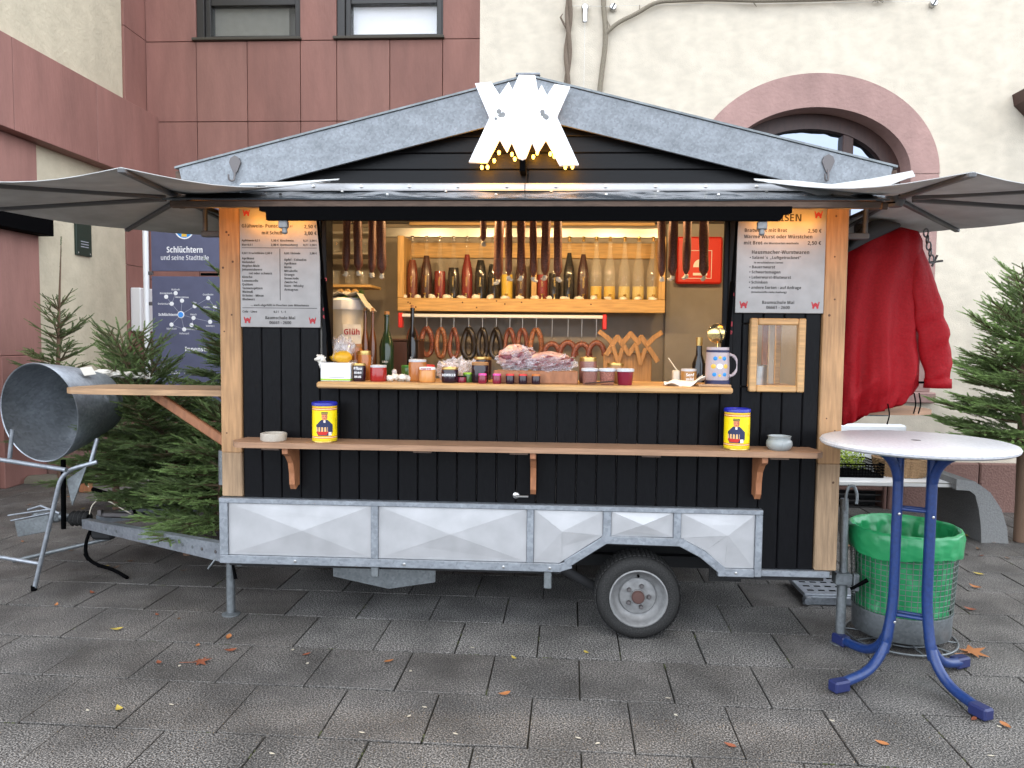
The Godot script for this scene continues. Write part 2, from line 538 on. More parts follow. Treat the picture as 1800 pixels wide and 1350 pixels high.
	for q in [["yellow", 0.88, 0.60, 0.07, 0.7], ["pale", 0.88, 0.72, 0.26, 0.6], ["red", 0.20, 0.008, 0.007, 0.95], ["amber", 0.16, 0.026, 0.009, 0.93], ["dark red", 0.045, 0.006, 0.005, 0.98]]:
		var lm := mat(q[0], lin(q[1], q[2], q[3]), 0.26)
		lm.albedo_color.a = q[4]
		lm.transparency = BaseMaterial3D.TRANSPARENCY_ALPHA
	mat("black liquid", lin(0.006, 0.004, 0.005), 0.08)
	worn(["paving", "paving dark", "paving warm", "paving damp", "paving dry"], T.stain, Vector3(0.55, 0.55, 0.55))
	worn(["cream left"], T.streak, Vector3(0.45, 0.2, 0.45))
	worn(["red panel", "red panel b", "red panel c", "sandstone"], T.faint, Vector3(0.5, 0.14, 0.5))
	worn(["cream"], T.streak, Vector3(0.45, 0.2, 0.45))
	worn(["galv fascia", "galv", "galv dark"], T.faint, Vector3(1.7, 2.6, 1.7))
	worn(["canvas"], T.faint, Vector3(0.8, 0.8, 0.8))
	worn(["post wood", "grey wood", "shelf wood", "side shelf wood"], T.faint, Vector3(0.9, 0.9, 0.9))
	glow("emblem glow", lin(0.88, 0.89, 0.93), 0.22)  # faint glow put into the emblem plate's colour to keep it white
	glow("bulb warm", lin(1.0, 0.62, 0.12), 5.0)
	glow("lamp strip", lin(1.0, 0.72, 0.32), 4.0)
	glow("spot lamp", lin(1.0, 0.78, 0.5), 6.0)

func lamp_light(parent: Node, at: Vector3, e: float, c: Color, size := 0.03) -> void:
	var l := OmniLight3D.new()
	l.name = "lamp_light"
	l.position = at
	l.light_energy = e
	l.light_color = c
	l.light_size = size
	l.omni_range = 6.0
	l.omni_attenuation = 2.0
	l.shadow_enabled = true
	parent.add_child(l, true)

# ------------------------------------------------------------------ the scene
func _ready() -> void:
	rng.seed = 20231
	var cam := Camera3D.new()
	cam.name = "camera"
	cam.position = Vector3(0.1512, 1.5794, 3.9728)
	cam.rotation = Vector3(-0.0618, 0.0549, 0.0105)
	cam.fov = 52.79
	cam.near = 0.05
	cam.far = 400.0
	add_child(cam)
	cam.current = true
	var sky := ProceduralSkyMaterial.new()
	sky.sky_top_color = Color(0.86, 0.89, 0.93)
	sky.sky_horizon_color = Color(0.80, 0.83, 0.87)
	sky.sky_curve = 0.25
	sky.ground_bottom_color = Color(0.30, 0.29, 0.28)
	sky.ground_horizon_color = Color(0.55, 0.55, 0.55)
	sky.sky_energy_multiplier = 2.0
	sky.ground_energy_multiplier = 1.0
	var env := Environment.new()
	env.background_mode = Environment.BG_SKY
	env.sky = Sky.new()
	env.sky.sky_material = sky
	env.tonemap_mode = Environment.TONE_MAPPER_LINEAR
	env.tonemap_exposure = 1.12
	env.sdfgi_enabled = true
	env.ssao_enabled = true
	env.ssil_enabled = true
	var we := WorldEnvironment.new()
	we.name = "world_environment"
	we.environment = env
	add_child(we)
	var sun := DirectionalLight3D.new()
	sun.name = "overcast_sun"
	sun.light_energy = 0.25
	sun.light_color = Color(1.0, 0.98, 0.95)
	sun.light_angular_distance = 25.0
	sun.shadow_enabled = true
	sun.rotation_degrees = Vector3(-58, 18, 0)
	add_child(sun)
	make_materials()
	ground()
	left_building()
	red_building()
	cream_building()
	trailer()
	canopies()
	menu_boards()
	emblem()
	stall_inside()
	counter_goods()
	shelf_goods()
	jacket()
	bistro_table()
	litter_bin()
	bench_corner()
	netting_machine()
	town_sign()
	trees()
	leaves()

# ------------------------------------------------------------------ ground
func ground() -> void:
	var st := tool()
	st.set_smooth_group(-1)
	quad_n(st, Vector3(-120, -0.014, 60), Vector3(120, -0.014, 60), Vector3(120, -0.014, -60), Vector3(-120, -0.014, -60), Vector3.UP)
	setting("ground", st, M["joint"])
	var slab_meshes := []
	for v in 6:
		st = tool()
		var s := Vector3(0.4068 - 0.0015 * (v % 3), 0.05, 0.4175 - 0.002 * (v % 2))
		box(st, Vector3(0, -0.025, 0), s, 0.002)
		slab_meshes.append(baked(st))
	var root := Node3D.new()
	root.name = "pavement"
	root.set_meta("kind", "structure")
	add_child(root)
	var turn := Basis(Vector3.UP, deg_to_rad(-1.15))
	var far_st := tool()
	var mats := ["paving", "paving", "paving dark", "paving warm"]
	for r in range(-9, 26):
		for k in range(-24, 24):
			var p := turn * Vector3((k + (0.5 if r % 2 != 0 else 0.0)) * 0.4125, 0, -r * 0.4265) + Vector3(0.062, 0, 1.305)
			var tilt := Basis(Vector3(rng.randf_range(-1, 1), 0, rng.randf_range(-1, 1)).normalized(), rng.randf_range(0.0, 0.006))
			var up := rng.randf_range(-0.003, 0.001)
			var v := rng.randi() % 6
			var mi: int = rng.randi() % 4
			if p.x < -1.5 and rng.randf() < 0.5:
				mi = 3
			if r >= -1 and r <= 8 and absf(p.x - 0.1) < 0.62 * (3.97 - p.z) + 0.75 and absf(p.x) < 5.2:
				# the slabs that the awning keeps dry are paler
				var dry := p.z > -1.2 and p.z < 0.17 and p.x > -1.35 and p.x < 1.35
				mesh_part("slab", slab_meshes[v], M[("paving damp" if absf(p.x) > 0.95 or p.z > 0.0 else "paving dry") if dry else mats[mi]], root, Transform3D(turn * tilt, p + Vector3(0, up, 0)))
			else:
				box(far_st, p + Vector3(0, -0.025 + up, 0), Vector3(0.405, 0.05, 0.419), 0.004, turn * tilt)
	var far := part("slabs", far_st, M["paving"], root)
	far.set_meta("kind", "stuff")
	# moss in some of the joints
	st = tool()
	st.set_smooth_group(-1)
	for i in 260:
		var k := rng.randi_range(-14, 14)
		var r := rng.randi_range(-2, 8)
		var a := Vector3((k + (0.5 if r % 2 != 0 else 0.0) + 0.5) * 0.4125, 0, -r * 0.4265 + rng.randf_range(-0.19, 0.19))
		if i % 3 == 0:
			a = Vector3(k * 0.4125 + rng.randf_range(-0.2, 0.2), 0, -(r + 0.5) * 0.4265)
		for j in 4:
			var q := turn * (a + Vector3(rng.randf_range(-0.003, 0.003), 0, rng.randf_range(-0.03, 0.03)) if i % 3 != 0 else a + Vector3(rng.randf_range(-0.03, 0.03), 0, 0)) + Vector3(0.062, -0.008, 1.305)
			var s := rng.randf_range(0.004, 0.009)
			box(st, q, Vector3(s, 0.014, s * 1.6) if i % 3 != 0 else Vector3(s * 1.6, 0.014, s), 0.002)
	var ms := part("moss", st, M["moss"])
	ms.set_meta("kind", "stuff")
	tag(ms, "green moss growing in the joints between the grey paving slabs", "moss")

func quad_box(st: SurfaceTool, x0: float, x1: float, y0: float, y1: float, z0: float, z1: float, ch := 0.0) -> void:
	box(st, Vector3((x0 + x1) * 0.5, (y0 + y1) * 0.5, (z0 + z1) * 0.5), Vector3(absf(x1 - x0), absf(y1 - y0), absf(z1 - z0)), ch)

func block(called: String, parent: Node, m: String, x0: float, x1: float, y0: float, y1: float, z0: float, z1: float, ch := 0.0, label := "") -> MeshInstance3D:
	var st := tool()
	quad_box(st, x0, x1, y0, y1, z0, z1, ch)
	return part(called, st, M[m], parent, label)

# ------------------------------------------------------------------ the wing at the left
func left_building() -> void:
	var b := thing("building_wing", "cream building wing at the left with a deep red band above the ground floor", "building")
	var x := -5.35
	block("wall", b, "cream left", x - 0.4, x - 0.02, 0.55, 3.6, -6.3, -4.0)
	block("wall", b, "cream left", x - 0.4, x - 0.03, 4.452, 9.0, -5.78, 0.5, 0.0)
	# the deep band, in sheets with fine joints
	for k in 5:
		block("band_panel", b, ["red panel", "red panel b"][k % 2], x - 0.4, x + 0.16, 3.552, 4.45, -6.3 + k * 1.4 + 0.003, -6.3 + (k + 1) * 1.4 - 0.003, 0.004)
	for s in [[4.453, 5.452], [5.458, 7.2], [7.206, 9.0]]:
		block("pier_panel", b, "red panel b", x - 0.4, x, s[0], s[1], -6.6, -5.783, 0.003)
	for s in [[0.0, 1.24], [1.32, 2.44], [2.446, 3.548]]:
		block("pier_panel", b, "red panel b", x - 0.4, x, s[0], s[1], -6.6, -5.75, 0.003)
	block("ledge", b, "plinth stone", x - 0.3, x + 0.06, 1.243, 1.317, -6.3, -5.3, 0.01)
	block("plinth", b, "plinth stone", x - 0.4, x + 0.03, 0.0, 0.55, -5.74, -4.06, 0.01)
	block("pillar", b, "red panel c", x - 0.4, x + 0.015, 1.33, 2.6, -4.03, -3.4, 0.006)
	block("pillar", b, "red panel", x - 0.4, x + 0.03, 0.0, 1.325, -4.04, -3.4, 0.006)
	block("pillar", b, "red panel c", x - 0.4, x + 0.015, 2.86, 3.55, -4.03, -3.4, 0.006)
	block("lintel", b, "black", x - 0.3, x + 0.17, 2.585, 2.87, -4.05, -1.0, 0.006)
	block("wall", b, "red panel c", x - 0.4, x - 0.02, 0.0, 3.55, -3.38, -2.3)
	block("wall", b, "red panel c", x - 0.4, x - 0.02, 2.60, 3.55, -2.29, 0.5)
	for k in 3:
		block("shop_window", b, "shop glass", x - 0.2, x - 0.12, 0.52, 2.58, -2.26 + k * 0.93, -1.39 + k * 0.93)
		block("window_post", b, "window frame", x - 0.25, x - 0.06, 0.5, 2.6, -2.29 + k * 0.93, -2.262 + k * 0.93)
	block("wall", b, "red panel", x - 0.35, x - 0.1, 0.0, 0.5, -2.29, 0.5)
	var e := block("meter_box", self, "white metal", x + 0.004, x + 0.14, 1.59, 2.155, -6.17, -5.8, 0.012)
	tag(e, "pale grey electrical box mounted on the red wall left of the blue sign", "meter box")
	var q := thing("wall_plaque", "narrow dark green plaque on the cream wall at the left", "plaque")
	block("plate", q, "plaque", x - 0.018, x + 0.008, 2.46, 3.0, -4.985, -4.69, 0.003)
	for z in [-4.95, -4.725]:
		for y in [2.49, 2.97]:
			block("screw", q, "steel", x + 0.0085, x + 0.012, y - 0.008, y + 0.008, z - 0.008, z + 0.008, 0.002)
	for i in 3:
		block("printed_line", q, "sign line", x + 0.0085, x + 0.0092, 2.62 - i * 0.03, 2.628 - i * 0.03, -4.92, -4.77)
	var kst := tool()
	lump(kst, Vector3(-5.05, 0.02, -3.72), Vector3(0.34, 0.075, 0.09), 0.12)
	tag(part("kerb_stone", kst, M["kerb stone"]), "low mossy stone lying at the foot of the red pillar", "kerb stone")

# ------------------------------------------------------------------ the red clad facade at the back
func red_building() -> void:
	var b := thing("red_facade", "red clad building at the back with two dark framed windows and big wall panels", "building")
	var z := -6.3
	block("backing", b, "red joint", -5.36, -0.2, 0.0, 9.0, z - 0.4, z - 0.3)
	var xs := [-5.35, -4.66, -3.97, -3.255, -2.768, -2.062, -1.365, -0.68, 0.0]
	var ys := [0.0, 1.25, 2.3, 3.345, 4.39, 5.435, 6.9, 8.2]
	for i in xs.size() - 1:
		for j in ys.size() - 1:
			if (i in [1, 2, 4, 5]) and j == 5:
				continue
			block("wall_panel", b, ["red panel", "red panel b", "red panel c"][(i * 5 + j * 3) % 3], xs[i] + 0.004, xs[i + 1] - 0.004, ys[j] + 0.004, ys[j + 1] - 0.004, z - 0.15, z + rng.randf_range(-0.002, 0.002), 0.004)
	for w in [[-4.66, -3.255, "blind grey"], [-2.768, -1.365, "blind white"]]:
		var n := Node3D.new()
		n.name = "window"
		b.add_child(n, true)
		var x0: float = w[0]
		var x1: float = w[1]
		block("sill", n, "sill", x0 - 0.04, x1 + 0.02, 5.437, 5.475, z - 0.2, z + 0.05, 0.006)
		block("reveal", n, "window frame", x0, x0 + 0.10, 5.476, 6.9, z - 0.25, z - 0.03, 0.004)
		block("reveal", n, "window frame", x1 - 0.02, x1, 5.476, 6.9, z - 0.25, z - 0.03, 0.004)
		block("frame", n, "window frame", x0 + 0.101, x0 + 0.17, 5.477, 6.9, z - 0.2, z - 0.07, 0.006)
		block("frame", n, "window frame", x1 - 0.09, x1 - 0.021, 5.477, 6.9, z - 0.2, z - 0.07, 0.006)
		block("frame", n, "window frame", x0 + 0.171, x1 - 0.091, 5.478, 5.535, z - 0.2, z - 0.08, 0.006)
		block("frame", n, "window frame", x0 + 0.171, x1 - 0.091, 5.93, 6.9, z - 0.2, z - 0.09, 0.006)
		block("blind", n, w[2], x0 + 0.17, x1 - (0.22 if w[2] == "blind grey" else 0.09), 5.5, 5.94, z - 0.24, z - 0.22)
		block("dark_room", n, "window frame", x0 + 0.1, x1 - 0.02, 5.45, 5.96, z - 0.3, z - 0.29)
		block("pane", n, "glass", x0 + 0.171, x1 - 0.091, 5.536, 5.929, z - 0.15, z - 0.145)

# ------------------------------------------------------------------ the cream house on the right
func half_ellipse(cx: float, cy: float, a: float, b: float, n: int, t0 := 0.0, t1 := PI) -> Array:
	var out := []
	for i in n + 1:
		var t := lerpf(t0, t1, float(i) / n)
		out.append(Vector2(cx + a * cos(t), cy + b * sin(t)))
	return out

func cream_building() -> void:
	var b := thing("cream_house", "cream roughcast house behind the stall with a round arched window in red sandstone", "building")
	var z := -3.4
	var cx := 2.515
	var cy := 3.1
	# wall with the arch cut out: left and right of it, above and below
	block("wall", b, "cream", -0.588, cx - 1.09, 0.45, 9.0, z - 0.5, z)
	block("wall", b, "cream", cx + 1.09, 9.0, 0.45, 9.0, z - 0.5, z)
	var st := tool()
	var poly := half_ellipse(cx, cy, 1.09, 0.89, 28)
	poly.append(Vector2(cx - 1.09, 9.0))
	poly.append(Vector2(cx + 1.09, 9.0))
	prism(st, poly, z - 0.5, z)
	part("wall", st, M["cream"], b)
	block("wall", b, "cream", cx - 1.09, cx + 1.09, 0.45, 1.1, z - 0.5, z)
	# plinth of red sandstone blocks with a cellar opening
	var px := -0.588
	for i in 12:
		var w := rng.randf_range(0.6, 0.95)
		if not (px < 3.24 and px + w > 2.55):
			block("plinth_block", b, "plinth stone", px, px + w - 0.012, -0.1, 0.45, z - 0.4, z + 0.04 + rng.randf_range(0, 0.01), 0.012)
		else:
			block("plinth_block", b, "plinth stone", px, 2.54, -0.1, 0.45, z - 0.4, z + 0.04, 0.012)
			block("plinth_block", b, "plinth stone", 3.24, px + w - 0.012, -0.1, 0.45, z - 0.4, z + 0.045, 0.012)
			block("plinth_block", b, "plinth stone", 2.54, 3.24, 0.17, 0.448, z - 0.4, z + 0.03, 0.012)
			block("cellar_opening", b, "dark void", 2.54, 3.24, -0.1, 0.17, z - 0.4, z - 0.15)
			for k in 3:
				block("cellar_bar", b, "window frame", 2.55, 3.23, 0.0 + k * 0.06, 0.012 + k * 0.06, z - 0.02, z)
		px += w
	# sandstone arch in voussoirs
	var a0 := [0.0, 0.62, 1.22, 1.86, 2.5, PI]
	for i in 5:
		var t0: float = a0[i] + 0.0003
		var t1: float = a0[i + 1] - 0.0003
		var ring := half_ellipse(cx, cy, 1.115, 0.905, 9, t0, t1)
		var inner := half_ellipse(cx, cy, 0.86, 0.60, 9, t0, t1)
		inner.reverse()
		st = tool()
		prism(st, ring + inner, z - 0.34, z + 0.012)
		part("arch_stone", st, M["sandstone"], b)
	for s in [-1, 1]:
		for y in [[1.1, 2.1], [2.108, 3.096]]:
			block("jamb_stone", b, "sandstone", cx + s * 0.86, cx + s * 1.115, y[0], y[1], z - 0.34, z + 0.012, 0.006)
	block("window_sill", b, "sandstone", cx - 1.15, cx + 1.15, 1.0, 1.1, z - 0.3, z + 0.06, 0.01)
	# the arched window
	var n := Node3D.new()
	n.name = "arched_window"
	b.add_child(n, true)
	st = tool()
	var fo := half_ellipse(cx, cy, 0.87, 0.61, 24)
	var fi := half_ellipse(cx, cy, 0.72, 0.46, 24)
	fi.reverse()
	prism(st, fo + fi, z - 0.33, z - 0.2)
	part("frame", st, M["brown frame"], n)
	for x in [-0.42, 0.32]:
		block("mullion", n, "brown frame", cx + x, cx + x + 0.10, 1.1, cy + 0.41, z - 0.32, z - 0.21, 0.006)
	for s in [-1, 1]:
		block("frame", n, "brown frame", cx + s * 0.72, cx + s * 0.86, 1.1, cy, z - 0.33, z - 0.2, 0.006)
	block("transom", n, "brown frame", cx - 0.72, cx + 0.72, 2.85, 2.96, z - 0.32, z - 0.205, 0.006)
	st = tool()
	prism(st, half_ellipse(cx, cy, 0.75, 0.49, 24) + [Vector2(cx - 0.75, 1.1), Vector2(cx + 0.75, 1.1)], z - 0.29, z - 0.28)
	part("pane", st, M["mirror pane"], n)
	# beam end high on the right
	st = tool()
	prism(st, [Vector2(4.24, 3.80), Vector2(4.26, 3.70), Vector2(4.36, 3.60), Vector2(4.42, 3.5), Vector2(5.4, 3.5), Vector2(5.4, 3.92), Vector2(4.5, 3.92)], z + 0.002, z + 0.32)
	tag(part("beam_bracket", st, M["brown frame"]), "brown carved wooden bracket on the cream wall at the right edge", "bracket")
	# vines
	var v := thing("climbing_vine", "thick twisted vine stem on the cream wall, left of the thinner one", "vine")
	for k in 2:
		st = tool()
		var pts := []
		for i in 30:
			var y := 3.5 + i * 0.06
			pts.append(Vector3(0.232 + 0.004 * sin(y * 3.0) + 0.017 * cos(y * 9.0 + k * PI), y, z + 0.05 + 0.017 * sin(y * 9.0 + k * PI)))
		tube(st, pts, 0.021, 7)
		part("stem", st, M["vine"], v)
	st = tool()
	tube(st, [Vector3(0.23, 4.4, z + 0.05), Vector3(0.20, 4.43, z + 0.07), Vector3(0.16, 4.5, z + 0.08), Vector3(0.18, 4.53, z + 0.08)], [0.016, 0.012, 0.009, 0.004], 6)
	part("spur", st, M["vine"], v)
	v = thing("climbing_vine", "thin pale vine with a long branch trained sideways over the arch", "vine")
	st = tool()
	tube(st, bend([Vector3(0.52, 3.5, z + 0.04), Vector3(0.53, 3.85, z + 0.04), Vector3(0.575, 4.25, z + 0.045), Vector3(0.575, 4.42, z + 0.045), Vector3(0.55, 4.62, z + 0.04), Vector3(0.56, 5.2, z + 0.04)], 0.1), 0.024, 7)
	part("stem", st, M["vine pale"], v)
	st = tool()
	tube(st, bend([Vector3(0.575, 4.36, z + 0.05), Vector3(0.68, 4.46, z + 0.05), Vector3(0.85, 4.53, z + 0.05), Vector3(1.02, 4.64, z + 0.05), Vector3(1.5, 4.655, z + 0.05), Vector3(1.95, 4.635, z + 0.05), Vector3(2.5, 4.64, z + 0.05), Vector3(3.15, 4.66, z + 0.05)], 0.1), 0.019, 7)
	part("branch", st, M["vine pale"], v)
	st = tool()
	for i in 14:
		var p := Vector3(3.0 + rng.randf_range(-0.06, 0.06), 4.63 + rng.randf_range(-0.04, 0.02), z + 0.05)
		tube(st, [Vector3(3.0, 4.64, z + 0.05), p], 0.006, 5)
	for q in [[0.62, 4.41, -0.03, 0.06], [0.88, 4.55, 0.0, 0.06], [1.9, 4.63, 0.03, -0.05]]:
		tube(st, [Vector3(q[0], q[1], z + 0.05), Vector3(q[0] + q[2], q[1] + q[3], z + 0.06)], [0.008, 0.003], 5)
	part("twigs", st, M["vine pale"], v)
	for q in [[0.384, "steel wire tensioner hanging between the two vine stems"], [0.64, "round steel wire anchor right of the pale vine stem"], [3.50, "round steel wire anchor alone at the top right of the cream wall"]]:
		var a := thing("wire_anchor", q[1], "wire anchor", Vector3(q[0], 4.60, z), "wire anchors on the cream wall")
		st = tool()
		lathe(st, [Vector2(0.0, 0.0), Vector2(0.03, 0.0), Vector2(0.034, 0.05), Vector2(0.026, 0.06), Vector2(0.0, 0.062)], Vector3(), 16, Basis(Vector3.RIGHT, PI / 2))
		part("disc", st, M["steel"], a)
		if q[0] < 0.5:
			st = tool()
			box(st, Vector3(0, -0.06, 0.05), Vector3(0.045, 0.16, 0.02), 0.008)
			part("turnbuckle", st, M["steel"], a)
		else:
			st = tool()
			box(st, Vector3(0.0, 0.0, 0.068), Vector3(0.012, 0.055, 0.01), 0.003, Basis(Vector3.BACK, -0.5))
			part("slot", st, M["window frame"], a)
	st = tool()
	tube(st, [Vector3(0.25, 4.61, z + 0.055), Vector3(0.65, 4.60, z + 0.055)], 0.0022, 5)
	tube(st, [Vector3(0.384, 4.5, z + 0.055), Vector3(0.384, 3.2, z + 0.055)], 0.0018, 5)
	tube(st, [Vector3(0.65, 4.605, z + 0.055), Vector3(3.5, 4.61, z + 0.055)], 0.0018, 5)
	tag(part("trellis_wire", st, M["steel"]), "thin steel wire stretched along the cream wall for the vines", "wire")

# ------------------------------------------------------------------ the trailer
func trailer() -> void:
	var t := thing("market_trailer", "black timber market stall trailer with a galvanised gable roof and open serving hatch", "trailer")
	var st: SurfaceTool
	# boards of the front
	for i in 29:
		var x := -1.4900 + 0.1035 * i
		var x0 := x + 0.0012
		var x1 := minf(x + 0.1023, 1.487)
		if x1 - x0 < 0.02:
			continue
		var z := -0.012 + rng.randf_range(-0.001, 0.001)
		var low := 0.70 if x0 < 1.2 else 0.385
		var mid := (x0 + x1) * 0.5
		if mid > -1.06 and mid < 1.03:
			block("plank", t, "black wood", x0, x1, low, 1.306, z - 0.02, z, 0.005)
		elif mid > 1.12 and mid < 1.41:
			block("plank", t, "black wood", x0, x1, low, 1.335, z - 0.02, z, 0.005)
			block("plank", t, "black wood", x0, x1, 1.655, 2.3, z - 0.02, z, 0.005)
		else:
			block("plank", t, "black wood", x0, x1, low, 2.3, z - 0.02, z, 0.005)
	block("plank", t, "black wood", 1.0985, 1.1295, 1.336, 1.654, -0.032, -0.012, 0.004)
	block("window_jamb", t, "black wood", -1.06, -1.035, 1.31, 2.3, -0.12, 0.0, 0.003)
	block("window_jamb", t, "black wood", 1.02, 1.05, 1.31, 2.3, -0.12, 0.0, 0.003)
	# lining added behind the boards to stop inside light leaking between them
	block("front_lining", t, "inner panel", -1.543, 1.543, 0.72, 1.304, -0.052, -0.034)
	block("front_lining", t, "inner panel", -1.543, -1.062, 1.3045, 2.40, -0.052, -0.034)
	block("front_lining", t, "inner panel", 1.052, 1.129, 1.3045, 2.40, -0.052, -0.034)
	block("front_lining", t, "inner panel", 1.406, 1.543, 1.3045, 2.40, -0.052, -0.034)
	block("front_lining", t, "inner panel", 1.1295, 1.4055, 1.684, 2.40, -0.052, -0.034)
	# corner posts
	for s in [-1, 1]:
		var b := 0.716 if s < 0 else 0.40
		block("corner_post", t, "post wood", s * 1.601, s * 1.491, 0.95, 2.34, -0.1, 0.004, 0.004)
		block("corner_post", t, "grey wood", s * 1.6008, s * 1.4912, b, 0.9498, -0.1, 0.0036, 0.004, "weathered grey foot of the corner post")
		st = tool()
		for k in 7:
			var y := rng.randf_range(0.8, 2.2)
			lathe(st, [Vector2(0.0, 0.0), Vector2(rng.randf_range(0.004, 0.009), 0.0), Vector2(0.003, 0.0015), Vector2(0.0, 0.0016)], Vector3(s * 1.546 + rng.randf_range(-0.04, 0.04), y, 0.0035), 9, Basis(Vector3.RIGHT, PI / 2))
		var kn := part("knots", st, M["knot"], t)
		kn.set_meta("kind", "stuff")
	# side walls, back wall, floor, ceiling
	for s in [-1, 1]:
		block("side_wall", t, "black wood", s * 1.585, s * 1.565, 0.40, 2.4, -2.2, -0.102)
		block("side_lining", t, "inner panel", s * 1.564, s * 1.545, 0.46, 2.4, -2.15, -0.104)
	block("back_wall", t, "black wood", -1.585, 1.585, 0.40, 2.4, -2.22, -2.2)
	block("inner_back_wall", t, "inner wall", -1.544, 1.544, 0.46, 2.4, -1.80, -1.76)
	block("inner_panel", t, "inner panel", 0.945, 1.543, 0.46, 2.4, -1.757, -1.70, 0.004)
	block("floor", t, "inner floor", -1.585, 1.585, 0.40, 0.455, -1.72, -0.5)
	for q in [[-0.4995, -0.04], [-2.2, -1.7205]]:
		block("floor", t, "inner floor", -1.585, 0.19, 0.40, 0.455, q[0], q[1])
		block("floor", t, "inner floor", 1.06, 1.585, 0.40, 0.455, q[0], q[1])
	block("ceiling", t, "inner panel", -1.584, 1.584, 2.405, 2.43, -2.2, -0.036)
	block("front_header", t, "black wood h", -1.06, 1.05, 2.24, 2.40, -0.033, -0.012)
	# gable of horizontal boards
	for i in 6:
		var y0 := 2.34 + i * 0.082
		var hw := minf(1.6, (2.80 - y0) / 0.2486)
		var z := rng.randf_range(-0.001, 0.001)
		if i == 0:
			block("gable_board", t, "black wood h", -hw, -0.002, y0 + 0.001, y0 + 0.081, z - 0.02, z, 0.004)
			block("gable_board", t, "black wood h", 0.002, hw, y0 + 0.001, y0 + 0.081, z - 0.02, z, 0.004)
		else:
			block("gable_board", t, "black wood h", -hw, hw, y0 + 0.001, y0 + 0.081, z - 0.02, z, 0.004)
	# roof: galvanised fascias and sheets
	for s in [-1, 1]:
		st = tool()
		prism(st, [Vector2(s * 1.77, 2.413), Vector2(s * 0.0015, 2.853), Vector2(s * 0.0015, 2.664), Vector2(s * 1.73, 2.235)], 0.062, 0.08)
		part("fascia", st, M["galv fascia"], t)
		st = tool()
		prism(st, [Vector2(s * 1.79, 2.411), Vector2(s * 0.001, 2.856), Vector2(s * 0.001, 2.866), Vector2(s * 1.79, 2.421)], -2.35, 0.088)
		part("roof_sheet", st, M["galv dark"], t)
		st = tool()
		bar(st, Vector3(s * 1.76, 2.39, -1.1), Vector3(s * 0.05, 2.815, -1.1), 0.05, 2.3, 0.0)
		part("roof_boards", st, M["batten"], t)
		block("eaves_beam", t, "batten", s * 1.80, s * 1.74, 2.345, 2.405, -2.3, 0.06, 0.004)
		# cast hook on the fascia
		var hx := -1.475 if s < 0 else 1.46
		st = tool()
		prism(st, [Vector2(hx, 2.475), Vector2(hx - 0.022, 2.462), Vector2(hx - 0.03, 2.44), Vector2(hx - 0.014, 2.40), Vector2(hx - 0.005, 2.385), Vector2(hx + 0.005, 2.385), Vector2(hx + 0.014, 2.40), Vector2(hx + 0.03, 2.44), Vector2(hx + 0.022, 2.462)], 0.081, 0.092)
		tube(st, bend([Vector3(hx, 2.40, 0.09), Vector3(hx, 2.345, 0.10), Vector3(hx - 0.022, 2.345, 0.115), Vector3(hx - 0.022, 2.375, 0.118)], 0.014), 0.005, 6)
		part("coat_hook", st, M["bolt"], t)
	block("ridge_cap", t, "galv fascia", -0.06, 0.06, 2.86, 2.872, -2.35, 0.09, 0.003)
	# metal strip under the gable
	for s in [[-1.6, -0.012], [-0.008, 1.6]]:
		st = tool()
		prism(st, [Vector2(0.0, 2.352), Vector2(0.045, 2.345), Vector2(0.052, 2.338), Vector2(0.052, 2.315), Vector2(0.062, 2.305), Vector2(0.055, 2.303), Vector2(0.046, 2.312), Vector2(0.044, 2.336), Vector2(0.0, 2.345)], -s[1], -s[0], Transform3D(Basis(Vector3(0, 0, 1), Vector3(0, 1, 0), Vector3(-1, 0, 0)), Vector3()))
		part("cover_strip", st, M["alu"], t)
	for i in 12:
		var x := -1.35 + i * 0.246
		st = tool()
		lathe(st, [Vector2(0.009, 0.0), Vector2(0.0085, 0.003), Vector2(0.003, 0.005), Vector2(0.0, 0.005)], Vector3(x + 0.02, 2.327, 0.0522), 10, Basis(Vector3.RIGHT, PI / 2))
		part("screw", st, M["steel"], t)
	# front flap: wavy dark sheet on a weathered batten
	var rows := []
	var nz := FastNoiseLite.new()
	nz.seed = 4
	nz.frequency = 0.9
	for i in 9:
		var row := []
		var v := i / 8.0
		for k in 81:
			var u := k / 80.0
			var x := lerpf(lerpf(-1.62, -1.712, v), lerpf(1.62, 1.642, v), u)
			row.append(Vector3(x, lerpf(2.312, 2.212, v) + (nz.get_noise_2d(x * 2.2, v * 0.8) * 0.016) * sin(v * PI * 0.85 + 0.3), lerpf(0.02, 0.37, v)))
		rows.append(row)
	st = tool()
	sheet(st, rows, Vector3(0, 0.007, 0.002))
	part("flap_sheet", st, M["flap"], t)
	for i in 12:
		st = tool()
		var x := -1.45 + i * 0.262
		lathe(st, [Vector2(0.009, 0.0), Vector2(0.006, 0.006), Vector2(0.0, 0.007)], Vector3(x, 2.293, 0.09) if i % 2 == 0 else Vector3(x, 2.252, 0.24), 8)
		part("screw", st, M["steel"], t)
	block("flap_batten", t, "batten", -1.68, 1.61, 2.172, 2.2035, 0.325, 0.362, 0.004)
	block("flap_batten", t, "batten", -1.66, 1.6, 2.262, 2.29, 0.008, 0.05, 0.004)
	for s in [-1, 1]:
		st = tool()
		bar(st, Vector3(s * 1.62, 2.275, 0.05), Vector3(s * 1.64, 2.185, 0.325), 0.03, 0.03, 0.003, Vector3.RIGHT)
		part("flap_rafter", st, M["batten"], t)
		# black carrier of the canopy beside the wall
		st = tool()
		tube(st, [Vector3(s * 1.72, 2.25, -0.10), Vector3(s * 1.72, 2.12, -0.10)], 0.013, 8)
		box(st, Vector3(s * 1.67, 2.105, -0.10), Vector3(0.13, 0.03, 0.04), 0.004)
		part("canopy_carrier", st, M["rib"], t)
